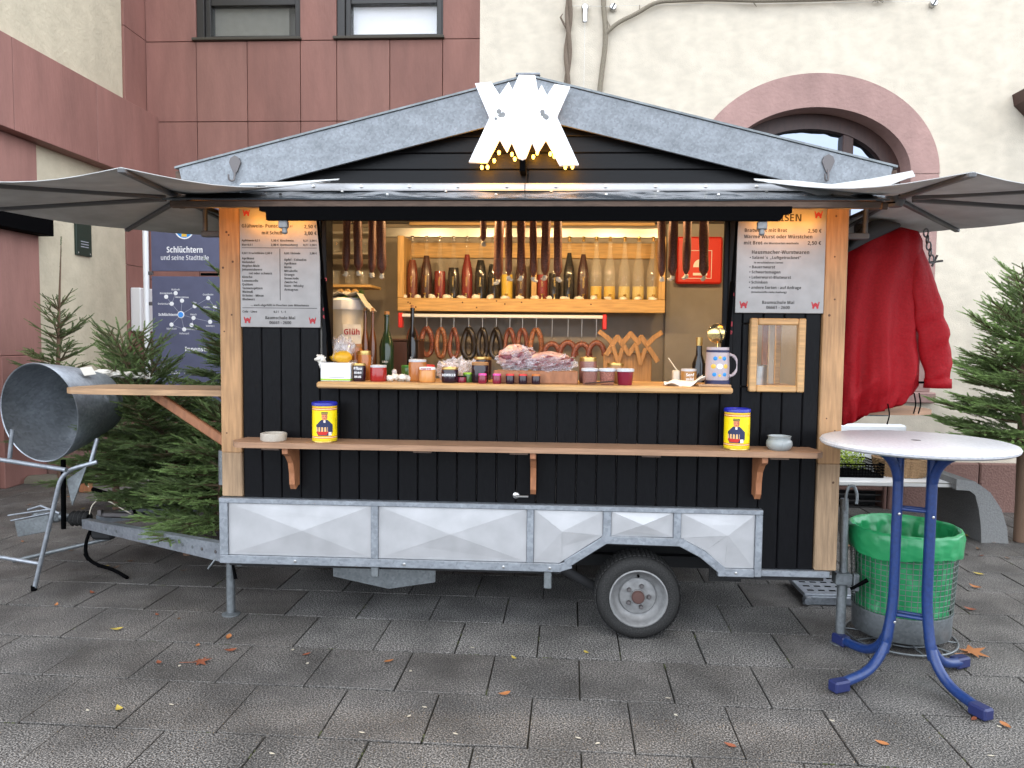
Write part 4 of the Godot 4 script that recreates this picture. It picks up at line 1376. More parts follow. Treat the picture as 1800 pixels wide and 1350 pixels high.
func menu_boards() -> void:
	var b := thing("drinks_board", "brushed metal price board of drinks left of the serving hatch", "menu board")
	block("plate", b, "board", -1.489, -1.066, 1.612, 2.232, -0.009, 0.007, 0.002)
	var z := 0.0078
	var k: Material = M["print black"]
	var L := -1.478
	var R := -1.083
	var ln := func(s, x, y, cap, al): text(s, Vector3(x, y, z), cap, k, b, al, true, 0.93)
	ln.call("Glühwein- Punsch", L, 2.135, 0.0185, 0)
	ln.call("0,2 l", -1.235, 2.1335, 0.010, 0)
	ln.call("2,50 €", R, 2.132, 0.0185, 2)
	ln.call("mit Schuß", -1.318, 2.100, 0.0175, 1)
	ln.call("3,00 €", R, 2.098, 0.0185, 2)
	ln.call("Apfelwein 0,2 l", L, 2.060, 0.0105, 0)
	ln.call("1,50 €", -1.283, 2.060, 0.0115, 2)
	ln.call("Kirschwein", -1.276, 2.060, 0.0105, 0)
	ln.call("0,2 l  2,50 €", R, 2.060, 0.0105, 2)
	ln.call("Bier 0,5 l", L, 2.038, 0.0105, 0)
	ln.call("2,00 €", -1.283, 2.038, 0.0115, 2)
	ln.call("Quittensherry", -1.276, 2.038, 0.0105, 0)
	ln.call("0,2 l  2,50 €", R, 2.038, 0.0105, 2)
	ln.call("0,02 l Fruchtliköre 2,00 €", L, 1.995, 0.0105, 0)
	ln.call("0,02 l Brände", -1.255, 1.995, 0.0105, 0)
	ln.call("2,00 €", R, 1.995, 0.0105, 2)
	var left := ["Aprikose", "Holunder", "Hopfen-Malz", "Johannisbeere", "    rot oder schwarz", "Kirsche", "Lemoncello", "Quitten", "Tannenspitzen", "Walnuß", "Kräuter - Minze", "Blutwurz"]
	for i in left.size():
		ln.call(left[i], L + (0.02 if i == 4 else 0.0), 1.968 - i * 0.0192, 0.0118, 0)
	var right := ["Apfel - Calvados", "Aprikose", "Birne", "Mirabelle", "Orange", "Reneclode", "Zwetsche", "Korn - Whisky", "Armagnac"]
	for i in right.size():
		ln.call(right[i], -1.255, 1.962 - i * 0.0192, 0.0118, 0)
	ln.call("... auch abgefüllt in Flaschen zum Mitnehmen", -1.28, 1.727, 0.0108, 1)
	ln.call("Cola - Limo", L, 1.693, 0.0112, 0)
	ln.call("0,2 l   1,- €", -1.28, 1.693, 0.0108, 1)
	ln.call("Baumschule Mai", -1.278, 1.662, 0.0155, 1)
	ln.call("06661 - 2600", -1.278, 1.637, 0.0155, 1)
	for q in [[L, R, 2.021], [L, R, 1.711]]:
		block("rule", b, "print black", q[0], q[1], q[2], q[2] + 0.0028, 0.0072, 0.0082)
	block("rule", b, "print black", -1.2785, -1.2755, 1.752, 2.018, 0.0072, 0.0082)
	for q in [[-1.452, 2.20], [-1.452, 1.648], [-1.107, 1.648]]:
		mini_logo(b, Vector3(q[0], q[1], 0.0075), 0.017)
	b = thing("food_board", "brushed metal price board of sausages right of the serving hatch", "menu board")
	block("plate", b, "board", 1.054, 1.49, 1.708, 2.234, -0.009, 0.007, 0.002)
	L = 1.088
	R = 1.466
	ln.call("SPEISEN", 1.278, 2.182, 0.036, 1)
	ln.call("Bratwurst mit Brot", L, 2.120, 0.0178, 0)
	ln.call("2,50 €", R, 2.118, 0.0185, 2)
	ln.call("Warme Wurst oder Würstchen", L - 0.001, 2.089, 0.0178, 0)
	ln.call("mit Brot", L - 0.002, 2.058, 0.0178, 0)
	ln.call("- die Wurstsorten wechseln", 1.178, 2.056, 0.0105, 0)
	ln.call("2,50 €", R, 2.058, 0.0185, 2)
	ln.call("Hausmacher-Wurstwaren", 1.269, 2.012, 0.0178, 1)
	var items := [["• Salami´s  „Luftgetrocknet“", 1.985, 0.0142], ["   in verschiedenen Sorten", 1.960, 0.0095], ["• Bauernwurst", 1.938, 0.0142], ["• Schwartemagen", 1.913, 0.0142], ["• Leberwurst-Blutwurst", 1.887, 0.0142], ["• Schinken", 1.862, 0.0142], ["• andere Sorten - auf Anfrage", 1.836, 0.0142], ["(Inhaltsstoffe siehe Aushang)", 1.813, 0.0095]]
	for e in items:
		ln.call(e[0], 1.118 + (0.012 if e[2] < 0.01 else 0.0), e[1], e[2], 0)
	ln.call("Baumschule Mai", 1.265, 1.762, 0.0155, 1)
	ln.call("06661 - 2600", 1.265, 1.737, 0.0155, 1)
	for q in [[1.449, 2.196], [1.095, 1.748], [1.449, 1.748]]:
		mini_logo(b, Vector3(q[0], q[1], 0.0075), 0.018)

func emblem() -> void:
	var e := thing("gable_emblem", "white faintly glowing emblem of crossed zigzag letters on the gable above the hatch", "emblem sign")
	var px := [540, 190, 655, 180, 715, 270, 778, 180, 806, 235, 850, 130, 965, 135, 985, 245, 1010, 198, 1050, 272, 1100, 192, 1210, 210, 1120, 420, 1280, 755, 1145, 760, 1045, 582, 985, 680, 947, 600, 905, 710, 880, 722, 852, 710, 803, 600, 770, 670, 717, 580, 630, 745, 500, 742, 645, 430]
	var poly := []
	for i in range(0, px.size(), 2):
		var u: float = 700.0 + px[i] / 4.0
		var v: float = 100.0 + px[i + 1] / 4.0
		poly.append(Vector2((u - 927.5) * 0.002762, 2.807 - (v - 146.0) * 0.00273 - (u - 927.5) * 0.00003))
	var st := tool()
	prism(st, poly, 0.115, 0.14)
	part("plate", st, M["emblem glow"], e)
	st = tool()
	for q in [Vector3(-0.1, 2.7, 0.098), Vector3(0.1, 2.7, 0.098)]:
		box(st, q, Vector3(0.05, 0.05, 0.034), 0.002)
	box(st, Vector3(-0.02, 2.43, 0.06), Vector3(0.03, 0.08, 0.11), 0.002)
	part("holder", st, M["black"], e)
	# two worn marks in the middle
	for s in [-1, 1]:
		st = tool()
		for k in 7:
			var q := Vector3(-0.022 + s * 0.105 + rng.randf_range(-0.028, 0.028), 2.652 + rng.randf_range(-0.02, 0.02), 0.1402 + 0.0002 * k)
			lathe(st, [Vector2(rng.randf_range(0.006, 0.013), 0.0), Vector2(0.0, 0.0002)], q, 9, Basis(Vector3.RIGHT, PI / 2))
		part("worn_mark", st, M["rim grey"], e)
	# warm fairy bulbs behind its lower points
	var g := thing("fairy_lights", "string of warm yellow fairy bulbs glowing behind the white emblem", "fairy lights")
	var spots := [[-0.225, 2.418], [-0.195, 2.416], [-0.165, 2.455], [-0.14, 2.49], [-0.075, 2.48], [-0.06, 2.455], [-0.02, 2.435], [0.03, 2.475], [0.05, 2.49], [0.115, 2.485], [0.135, 2.47], [0.19, 2.415], [0.225, 2.418]]
	var path := []
	for q in spots:
		var at := Vector3(q[0], q[1], 0.06 + rng.randf_range(-0.02, 0.03))
		path.append(at + Vector3(0, 0.008, -0.004))
		st = tool()
		lathe(st, [Vector2(0.0, -0.013), Vector2(0.006, -0.010), Vector2(0.009, 0.0), Vector2(0.006, 0.008), Vector2(0.0, 0.011)], at, 10)
		part("bulb", st, M["bulb warm"], g)
		lamp_light(g, at + Vector3(0, 0, 0.0), 0.012, Color(1.0, 0.66, 0.08), 0.012)
	st = tool()
	tube(st, path, 0.0015, 5)
	part("cord", st, M["black"], g)

# ------------------------------------------------------------------ inside the stall
var bottle_glass: Mesh
var bottle_tap: Mesh
func stall_inside() -> void:
	var st: SurfaceTool
	# spot lamps under the ceiling behind the hatch
	for x in [-0.95, -0.42, 0.12, 0.62, 1.12]:
		var l := thing("ceiling_spot", "warm ceiling spot lamp inside the stall, %s from the left" % {-0.95: "first", -0.42: "second", 0.12: "third", 0.62: "fourth", 1.12: "fifth"}[x], "spot lamp", Vector3(x, 2.40, -0.42), "ceiling spots inside the stall")
		st = tool()
		lathe(st, [Vector2(0.0, 0.004), Vector2(0.035, 0.004), Vector2(0.035, -0.03), Vector2(0.028, -0.034)], Vector3(), 16)
		part("casing", st, M["steel"], l)
		st = tool()
		lathe(st, [Vector2(0.027, -0.03), Vector2(0.02, -0.038), Vector2(0.0, -0.04)], Vector3(), 14)
		part("bulb", st, M["spot lamp"], l)
		lamp_light(l, Vector3(0, -0.065, 0.0), 0.46, Color(1.0, 0.84, 0.60), 0.03)
	# steel strip and back board above the rack
	block("steel_strip", self, "steel", -1.3, 0.94, 2.30, 2.37, -1.758, -1.735, 0.003)
	tag(get_node("steel_strip"), "long bright steel strip across the back wall above the bottle rack", "strip")
	var r := thing("bottle_rack", "pine wall rack holding the row of long necked tap bottles", "bottle rack")
	block("back_rail", r, "rack wood", -0.93, 0.86, 2.15, 2.26, -1.755, -1.735, 0.003)
	block("back_rail", r, "rack wood", -0.93, 0.86, 2.385, 2.44, -1.735, -1.715, 0.003)
	block("upright", r, "rack wood v", -0.962, -0.916, 1.842, 2.275, -1.75, -1.45, 0.004)
	block("upright", r, "rack wood v", 0.862, 0.906, 1.842, 2.275, -1.75, -1.45, 0.004)
	block("upright", r, "rack wood v", -0.022, 0.016, 1.842, 2.14, -1.75, -1.52, 0.004)
	block("bottom_board", r, "rack wood", -0.962, 0.906, 1.80, 1.825, -1.75, -1.475, 0.003)
	block("front_board", r, "rack wood", -0.962, 0.908, 1.749, 1.841, -1.474, -1.45, 0.004)
	st = tool()
	for i in 9:
		lathe(st, [Vector2(0.006, 0.0), Vector2(0.003, 0.001), Vector2(0.0, 0.001)], Vector3(rng.randf_range(-0.9, 0.85), rng.randf_range(1.765, 1.83), -1.4498), 8, Basis(Vector3.RIGHT, PI / 2))
	part("knots", st, M["knot"], r).set_meta("kind", "stuff")
	bottles()
	# tufts of white paper between the bottles
	for i in 18:
		st = tool()
		var x := -0.925 + i * 0.103
		lump(st, Vector3(x, 1.847, -1.475), Vector3(rng.randf_range(0.018, 0.032), rng.randf_range(0.012, 0.022), 0.02), 0.45, 8, 3.0)
		var o := part("paper_tuft", st, M["paper"])
		tag(o, "crumpled white paper tuft on the bottle rack's front edge, %s from the left" % ["first", "second", "third", "fourth", "fifth", "sixth", "seventh", "eighth", "ninth", "tenth", "eleventh", "twelfth", "thirteenth", "fourteenth", "fifteenth", "sixteenth", "seventeenth", "last"][i], "paper tuft", "paper tufts between the bottles")
	# air dried salamis in the hatch
	var groups := [[[-1.005, -0.94, -0.875, -0.805], 1.925, "left"], [[-0.17, -0.108, -0.04, 0.028, 0.092, 0.162], 1.905, "middle"], [[0.725, 0.785, 0.862, 0.955], 1.925, "right"]]
	for g in groups:
		var idx := 0
		for x in g[0]:
			var low: float = g[1] + rng.randf_range(-0.012, 0.012)
			var rad: float = [0.021, 0.024, 0.0225, 0.025][idx % 4]
			if g[2] == "middle":
				rad = [0.026, 0.020, 0.022, 0.020, 0.025, 0.023][idx]
			var place: String = ["first", "second", "third", "fourth", "fifth", "sixth"][idx]
			salami(Vector3(x, low, -0.30 + rng.randf_range(-0.04, 0.04)), rad, "dark dried salami with a cloth tie, %s from the left in the %s bunch" % [place, g[2]], "salami" if g[2] == "middle" else "salami dark")
			idx += 1
	salami(Vector3(-0.25, 2.10, -0.30), 0.017, "short thin dried sausage hanging alone left of the middle bunch", "salami")
	# hanging rail with ring sausages
	var b := thing("sausage_rail", "white rail with red end clamps and wire hooks below the bottle rack", "rail")
	block("rail", b, "white metal", -0.92, 0.48, 1.705, 1.728, -1.44, -1.39, 0.004)
	for x in [-0.93, 0.49]:
		block("end_clamp", b, "red lid", x - 0.014, x + 0.014, 1.63, 1.735, -1.45, -1.385, 0.005)
	var xs := [-0.845, -0.744, -0.644, -0.553, -0.449, -0.354, -0.258, -0.163, -0.075, 0.02, 0.13, 0.24, 0.335, 0.435]
	for i in xs.size():
		st = tool()
		var dn := 0.075 if i < 10 else 0.13
		tube(st, [Vector3(xs[i], 1.708, -1.40), Vector3(xs[i], 1.708 - dn, -1.40)], 0.0028, 6)
		tube(st, bend([Vector3(xs[i], 1.708 - dn, -1.40), Vector3(xs[i], 1.69 - dn, -1.385), Vector3(xs[i], 1.70 - dn, -1.37)], 0.01), 0.0028, 6)
		part("hook", st, M["steel"], b)
	var kinds := ["ring red", "ring red", "ring brown", "ring red", "ring black", "ring black", "ring black", "ring red", "ring red", "ring brown"]
	var seat := ["first", "second", "third", "fourth", "fifth", "sixth", "seventh", "eighth", "ninth", "tenth"]
	for i in 10:
		st = tool()
		var h := 0.098 if i != 1 else 0.092
		var wd: float = [0.030, 0.038, 0.030, 0.029, 0.038, 0.029, 0.036, 0.033, 0.031, 0.038][i]
		var yaw: float = rng.randf_range(-0.4, 0.4)
		var pts := []
		for k in 25:
			var a := TAU * k / 24.0 + 0.06
			pts.append(Vector3(xs[i], 1.625 - h, -1.40) + Basis(Vector3.UP, yaw) * Vector3(sin(a) * wd * (1.0 + 0.25 * -cos(a)), cos(a) * h, 0.012 * sin(a * 2.0)))
		var rad: float = [0.017, 0.020, 0.017, 0.015, 0.021, 0.018, 0.020, 0.017, 0.017, 0.019][i]
		tube(st, pts, rad, 10)
		var col: String = {"ring red": "reddish brown", "ring brown": "pale brown", "ring black": "black"}[kinds[i]]
		tag(part("ring_sausage", st, M[kinds[i]]), "%s ring sausage, %s hook from the left on the white rail" % [col, seat[i]], "sausage", "ring sausages on the rail")
	for i in range(10, 14):
		st = tool()
		var pts := []
		for k in 17:
			var a := PI * k / 16.0
			pts.append(Vector3(xs[i] + 0.055 * cos(a), 1.44 + 0.09 * sin(a) + 0.01 * (i % 2), -1.38 + 0.01 * i - 0.1))
		tube(st, pts, 0.02, 10)
		tag(part("sausage_loop", st, M["ring red"]), "short reddish sausage loop, %s of the four low ones behind the ham" % seat[i - 10], "sausage", "low sausage loops behind the ham")
	# red fire blanket box
	b = thing("fire_blanket_box", "red wall box with a white pictogram at the right of the stall inside", "wall box")
	block("case", b, "box red", 1.005, 1.325, 1.965, 2.295, -1.699, -1.61, 0.012)
	for q in [[1.07, 1.25, 2.195, 2.199], [1.07, 1.25, 2.0, 2.004], [1.246, 1.25, 2.004, 2.195], [1.07, 1.074, 2.004, 2.195]]:
		block("printed_line", b, "sign white", q[0], q[1], q[2], q[3], -1.6095, -1.608)
	st = tool()
	prism(st, half_ellipse(1.165, 2.08, 0.045, 0.055, 12, 0.0, PI), -1.6095, -1.608)
	part("printed_hood", st, M["sign white"], b)
	block("printed_bar", b, "sign white", 1.12, 1.22, 2.022, 2.04, -1.6095, -1.608)
	# wooden cutting board emblem
	b = thing("wooden_emblem", "pale wooden crossed zigzag emblem standing at the back of the counter", "emblem")
	block("board", b, "emblem wood", 0.475, 0.795, 1.24, 1.475, -1.24, -1.222, 0.004)
	var s := 0.00343 / 4.0
	var o := Vector2(0.448, 1.612)
	var strokes := [[785, 82, 850, 130, 880, 165], [840, 252, 920, 118, 1010, 248, 1105, 118, 1228, 298], [960, 165, 1020, 92, 1085, 165], [1150, 175, 1200, 120, 1252, 84], [888, 195, 930, 322, 955, 215], [1068, 200, 1098, 322, 1132, 215]]
	var lay := 0
	for line in strokes:
		st = tool()
		for k in range(0, line.size() - 2, 2):
			var p := Vector3(o.x + (line[k] - 785) * s, o.y - (line[k + 1] - 82) * s, -1.205 + lay * 0.004)
			var q := Vector3(o.x + (line[k + 2] - 785) * s, o.y - (line[k + 3] - 82) * s, -1.205 + lay * 0.004)
			var d := (q - p).normalized() * 0.010
			bar(st, p - d, q + d, 0.032 if line.size() > 4 and lay < 4 else 0.026, 0.016 + 0.001 * k, 0.002)
		part("zigzag_strip", st, M["emblem wood"], b)
		lay += 1
	left_corner()

func salami(at: Vector3, rad: float, label: String, m: String) -> void:
	var t := thing("salami", label, "salami", Vector3(at.x, at.y, at.z), "air dried salamis hanging in the hatch")
	var st := tool()
	var prof := []
	var top := 2.39 - at.y
	for i in 19:
		var v := i / 18.0
		var r := rad * (1.0 + 0.06 * sin(v * 17.0 + at.x * 40.0)) * minf(1.0, 0.35 + sqrt(v * 6.0))
		prof.append(Vector2(r, v * top))
	lathe(st, [Vector2(0.0, -0.006)] + prof, Vector3(), 14, Basis(Vector3.BACK, rng.randf_range(-0.03, 0.03)))
	part("casing", st, M[m], t)
	st = tool()
	lump(st, Vector3(0, -0.014, 0), Vector3(0.012, 0.012, 0.010), 0.5, 7, 3.0)
	lump(st, Vector3(rng.randf_range(-0.014, 0.014), -0.024, 0.004), Vector3(0.014, 0.007, 0.006), 0.5, 6, 3.0)
	part("tie", st, M["string"], t)

func bottles() -> void:
	var st := tool()
	lathe(st, [Vector2(0.0, 0.004), Vector2(0.036, 0.0), Vector2(0.042, 0.008), Vector2(0.0425, 0.19), Vector2(0.038, 0.235), Vector2(0.026, 0.29), Vector2(0.0165, 0.34), Vector2(0.0145, 0.40), Vector2(0.0145, 0.415), Vector2(0.017, 0.418), Vector2(0.017, 0.43), Vector2(0.012, 0.43)], Vector3(), 18)
	bottle_glass = baked(st)
	st = tool()
	tube(st, [Vector3(0, 0.022, 0.035), Vector3(0, 0.022, 0.075)], 0.006, 8)
	tube(st, [Vector3(0, 0.026, 0.07), Vector3(0, -0.004, 0.072)], 0.005, 8)
	lathe(st, [Vector2(0.0, 0.03), Vector2(0.005, 0.032), Vector2(0.005, 0.042), Vector2(0.013, 0.045), Vector2(0.011, 0.052), Vector2(0.0, 0.053)], Vector3(0, 0, 0.06), 10)
	bottle_tap = baked(st)
	var stopper_st := tool()
	lathe(stopper_st, [Vector2(0.011, 0.425), Vector2(0.012, 0.432), Vector2(0.007, 0.436), Vector2(0.012, 0.444), Vector2(0.013, 0.452), Vector2(0.008, 0.46), Vector2(0.0, 0.462)], Vector3(), 12)
	var stopper := baked(stopper_st)
	var xs := [-0.876, -0.774, -0.677, -0.579, -0.482, -0.385, -0.293, -0.196, -0.096, 0.055, 0.142, 0.244, 0.343, 0.435, 0.530, 0.633, 0.731, 0.832]
	var fill := [0.29, 0.32, 0.21, 0.235, 0.33, 0.29, 0.26, 0.19, 0.30, 0.19, 0.2, 0.345, 0.335, 0.11, 0.11, 0.11, 0.11, 0.11]
	var cols := ["amber", "dark red", "red", "black liquid", "red", "black liquid", "black liquid", "yellow", "dark red", "red", "black liquid", "black liquid", "dark red", "yellow", "yellow", "pale", "pale", "pale"]
	var say := {"amber": "amber red", "dark red": "dark red", "red": "red", "black liquid": "black", "yellow": "yellow", "pale": "pale yellow"}
	var nth := ["first", "second", "third", "fourth", "fifth", "sixth", "seventh", "eighth", "ninth", "tenth", "eleventh", "twelfth", "thirteenth", "fourteenth", "fifteenth", "sixteenth", "seventeenth", "last"]
	for i in xs.size():
		var b := thing("tap_bottle", "long necked tap bottle of %s liqueur, %s from the left in the rack" % [say[cols[i]], nth[i]], "bottle", Vector3(xs[i], 1.826, -1.56), "tap bottles in the pine rack")
		mesh_part("glass", bottle_glass, M["clear glass" if fill[i] < 0.12 else "glass"], b)
		st = tool()
		var prof := [Vector2(0.0, 0.009), Vector2(0.034, 0.009), Vector2(0.0395, 0.014)]
		var wall := [Vector2(0.040, 0.19), Vector2(0.0355, 0.235), Vector2(0.0235, 0.29), Vector2(0.0145, 0.34), Vector2(0.0125, 0.40)]
		var f: float = fill[i]
		var last := Vector2(0.0395, 0.014)
		for w in wall:
			if w.y < f:
				prof.append(w)
				last = w
			else:
				prof.append(last.lerp(w, (f - last.y) / (w.y - last.y)))
				break
		prof.append(Vector2(0.0, f))
		lathe(st, prof, Vector3(), 18)
		part("liqueur", st, M[cols[i]], b)
		mesh_part("tap", bottle_tap, M["brass"], b)
		mesh_part("stopper", stopper, M["brass"] if i > 10 else M["steel"], b)
		# hand written white name down the bottle
		var o: String = ["Aprikose", "Holunder", "Hopfen", "Schwarz", "Kirsche", "Walnuß", "Minze", "Quitte", "Brombeere", "Kirsche", "Kräuter", "Quitten", "Zwetsche", "", "", "", "", ""][i]
		if o:
			text(o, Vector3(0.002, 0.135, 0.0435), 0.014, M["gold lid"], b, 1, false, 1.0, Basis(Vector3.BACK, -PI / 2))

func left_corner() -> void:
	var st: SurfaceTool
	# drink urn with a cloth on top
	var u := thing("drink_urn", "beige hot drink urn with a white paper sign at the left of the counter", "urn", Vector3(-1.12, 1.24, -0.70))
	st = tool()
	lathe(st, [Vector2(0.0, 0.0), Vector2(0.085, 0.0), Vector2(0.09, 0.02), Vector2(0.10, 0.44), Vector2(0.105, 0.49)], Vector3(), 28)
	part("body", st, M["beige"], u)
	st = tool()
	lathe(st, [Vector2(0.112, 0.488), Vector2(0.116, 0.50), Vector2(0.116, 0.545), Vector2(0.10, 0.56), Vector2(0.0, 0.563)], Vector3(), 28)
	part("lid", st, M["foam"], u)
	block("paper_sign", u, "paper", 0.005, 0.115, 0.20, 0.40, 0.101, 0.104)
	text("Glüh", Vector3(0.060, 0.355, 0.1052), 0.034, M["print red"], u, 1, true, 0.9)
	text("Pun", Vector3(0.066, 0.275, 0.1052), 0.032, M["print red"], u, 1, true, 0.9)
	st = tool()
	var rows := []
	for i in 7:
		var row := []
		for k in 11:
			var x := -0.11 + k * 0.028
			var zz := -0.06 + i * 0.028
			var dn := maxf(0.0, absf(x) - 0.09) * 1.3 + 0.010 * sin(x * 60.0 + i) + 0.006 * sin(zz * 90.0)
			row.append(Vector3(x, 0.585 - dn, zz))
		rows.append(row)
	sheet(st, rows, Vector3(0, 0.006, 0))
	var cl := part("folded_cloth", st, M["grey cloth"])
	cl.position = u.position
	tag(cl, "grey striped cloth lying on the lid of the drink urn", "cloth")
	# shelf with glasses and a green garland deep in the corner
	var s := thing("glass_shelf", "small wall shelf with stacked glasses in the left corner of the stall", "shelf")
	for y in [1.90, 2.12, 2.26]:
		block("board", s, "rack wood" if y < 2.0 else "steel", -1.54, -1.10, y, y + 0.018, -1.55, -1.25, 0.003)
	for i in 8:
		var g := thing("drinking_glass", "clear drinking glass, %s from the left on the %s corner shelf" % [["first", "second", "third", "fourth"][i % 4], "upper" if i < 4 else "lower"], "glass", Vector3(-1.47 + (i % 4) * 0.10, 2.139 if i < 4 else 1.919, -1.33), "drinking glasses on the corner shelf")
		st = tool()
		lathe(st, [Vector2(0.0, 0.003), Vector2(0.028, 0.0), Vector2(0.031, 0.006), Vector2(0.037, 0.10), Vector2(0.035, 0.10), Vector2(0.029, 0.010), Vector2(0.0, 0.009)], Vector3(), 16)
		part("glass", st, M["glass"], g)
	for i in 3:
		st = tool()
		tube(st, bend([Vector3(-1.32 + i * 0.05, 1.60, -1.2), Vector3(-1.32 + i * 0.05, 1.86, -1.2), Vector3(-1.30 + i * 0.05, 1.885, -1.2), Vector3(-1.275 + i * 0.05, 1.86, -1.2), Vector3(-1.275 + i * 0.05, 1.60, -1.2)], 0.03), 0.008, 7)
		tag(part("wooden_tongs", st, M["rack wood"]), "pair of pale wooden tongs standing behind the drink urn", "tongs", "wooden tongs behind the urn")
	st = tool()
	for i in 420:
		var a := rng.randf_range(0.0, PI)
		var c := Vector3(-1.30 + 0.16 * cos(a), 1.87 - 0.05 * sin(a), -1.15)
		var d := Vector3(rng.randf_range(-1, 1), rng.randf_range(-1, 1), rng.randf_range(-1, 1)).normalized()
		st.set_smooth_group(-1)
		tri(st, c, c + d * 0.022, c + d * 0.02 + Vector3(0.004, 0.003, 0))
	tag(part("green_garland", st, M["green"]), "short green needle garland in the left corner of the stall", "garland")
	# bottles on the bench below
	for q in [[-0.985, "amber", 0.024, "two slim amber bottles", 0.42], [-0.94, "amber", 0.024, "right one of the slim amber bottles", 0.42], [-0.855, "jar green", 0.044, "dark green corked bottle", 0.40], [-0.70, "black liquid", 0.034, "dark slender bottle beside the rail", 0.44]]:
		var b := thing("counter_bottle", ["left one of the two slim amber bottles behind the counter jars", "right one of the two slim amber bottles behind the counter jars", "dark green corked bottle behind the counter jars with white writing", "dark slender bottle standing left below the sausage rail"][[-0.985, -0.94, -0.855, -0.70].find(q[0])], "bottle", Vector3(q[0], 1.30, -0.62), "bottles behind the counter jars")
		var r: float = q[2]
		var h: float = q[4]
		st = tool()
		lathe(st, [Vector2(0.0, 0.0), Vector2(r * 0.95, 0.0), Vector2(r, 0.01), Vector2(r, h * 0.52), Vector2(r * 0.8, h * 0.62), Vector2(r * 0.36, h * 0.76), Vector2(r * 0.34, h * 0.97), Vector2(r * 0.42, h * 0.975), Vector2(r * 0.42, h), Vector2(0.0, h)], Vector3(), 16)
		part("bottle_body", st, M[{"amber": "bottle amber", "jar green": "bottle green", "black liquid": "black liquid"}[q[1]]], b)
		st = tool()
		lathe(st, [Vector2(r * 0.36, h - 0.01), Vector2(r * 0.38, h + 0.018), Vector2(0.0, h + 0.02)], Vector3(), 12)
		part("cork", st, M["brown lid"], b)
		text("Likör" if r > 0.03 else "Honig", Vector3(0, h * 0.3, r + 0.0006), 0.012, M["sign white"], b, 1, false, 1.0, Basis(Vector3.BACK, -PI / 2) if r < 0.04 else Basis())
	var d := thing("wooden_barrel_box", "dark brown box standing at the back left below the bottle rack", "box", Vector3(-0.83, 1.24, -1.0))
	block("body", d, "brown frame", -0.09, 0.12, 0.0, 0.30, -0.1, 0.1, 0.006)
	block("lid", d, "brown frame", -0.095, 0.125, 0.302, 0.315, -0.105, 0.105, 0.004)
	# a bench inside that the back row stands on
	block("work_bench", self, "steel", -1.54, 1.54, 1.20, 1.238, -1.3, -0.35, 0.004)
	tag(get_node("work_bench"), "steel work surface inside the stall behind the counter", "work surface")

# ------------------------------------------------------------------ goods on the counter
func jar(label: String, at: Vector3, r: float, h: float, fill: String, lid: String, lid_h := 0.012, writing := "", ink := "sign white", cap := 0.012) -> Node3D:
	var j := thing("preserve_jar", label, "jar", at, "jars and cups on the counter")
	var st := tool()
	lathe(st, [Vector2(0.0, 0.0), Vector2(r * 0.9, 0.0), Vector2(r * 0.98, h * 0.05), Vector2(r, h * 0.15), Vector2(r, h * 0.82), Vector2(r * 0.93, h * 0.9), Vector2(r * 0.9, h - lid_h), Vector2(0.0, h - lid_h)], Vector3(), 22)
	part("filling", st, M[fill], j)
	st = tool()
	lathe(st, [Vector2(r * 0.93, h - lid_h + 0.0005), Vector2(r * 0.97, h - lid_h + 0.0005), Vector2(r * 0.985, h - lid_h * 0.5), Vector2(r * 0.97, h - 0.001), Vector2(r * 0.9, h), Vector2(r * 0.86, h - 0.0015), Vector2(0.0, h - 0.0015)], Vector3(), 22)
	part("lid", st, M[lid], j)
	if writing:
		var k := 0
		for w in writing.split("|"):
			text(w, Vector3(0, h * 0.52 - k * cap * 1.5 + cap * 0.7 * (writing.count("|")), r + 0.001), cap, M[ink], j, 1, true, 0.9)
			k += 1
	return j

func cup(label: String, at: Vector3, r: float, h: float, fill: String, lid: String) -> Node3D:
	var j := thing("lidded_cup", label, "cup", at, "jars and cups on the counter")
	var st := tool()
	lathe(st, [Vector2(0.0, 0.0), Vector2(r * 0.8, 0.0), Vector2(r * 0.84, 0.004), Vector2(r * 0.97, h - 0.016), Vector2(0.0, h - 0.016)], Vector3(), 22)
	part("filling", st, M[fill], j)
	st = tool()
	lathe(st, [Vector2(r * 0.99, h - 0.0155), Vector2(r * 1.06, h - 0.0145), Vector2(r * 1.07, h - 0.004), Vector2(r * 1.0, h), Vector2(r * 0.94, h - 0.003), Vector2(0.0, h - 0.003)], Vector3(), 22)
	part("lid", st, M[lid], j)
	return j

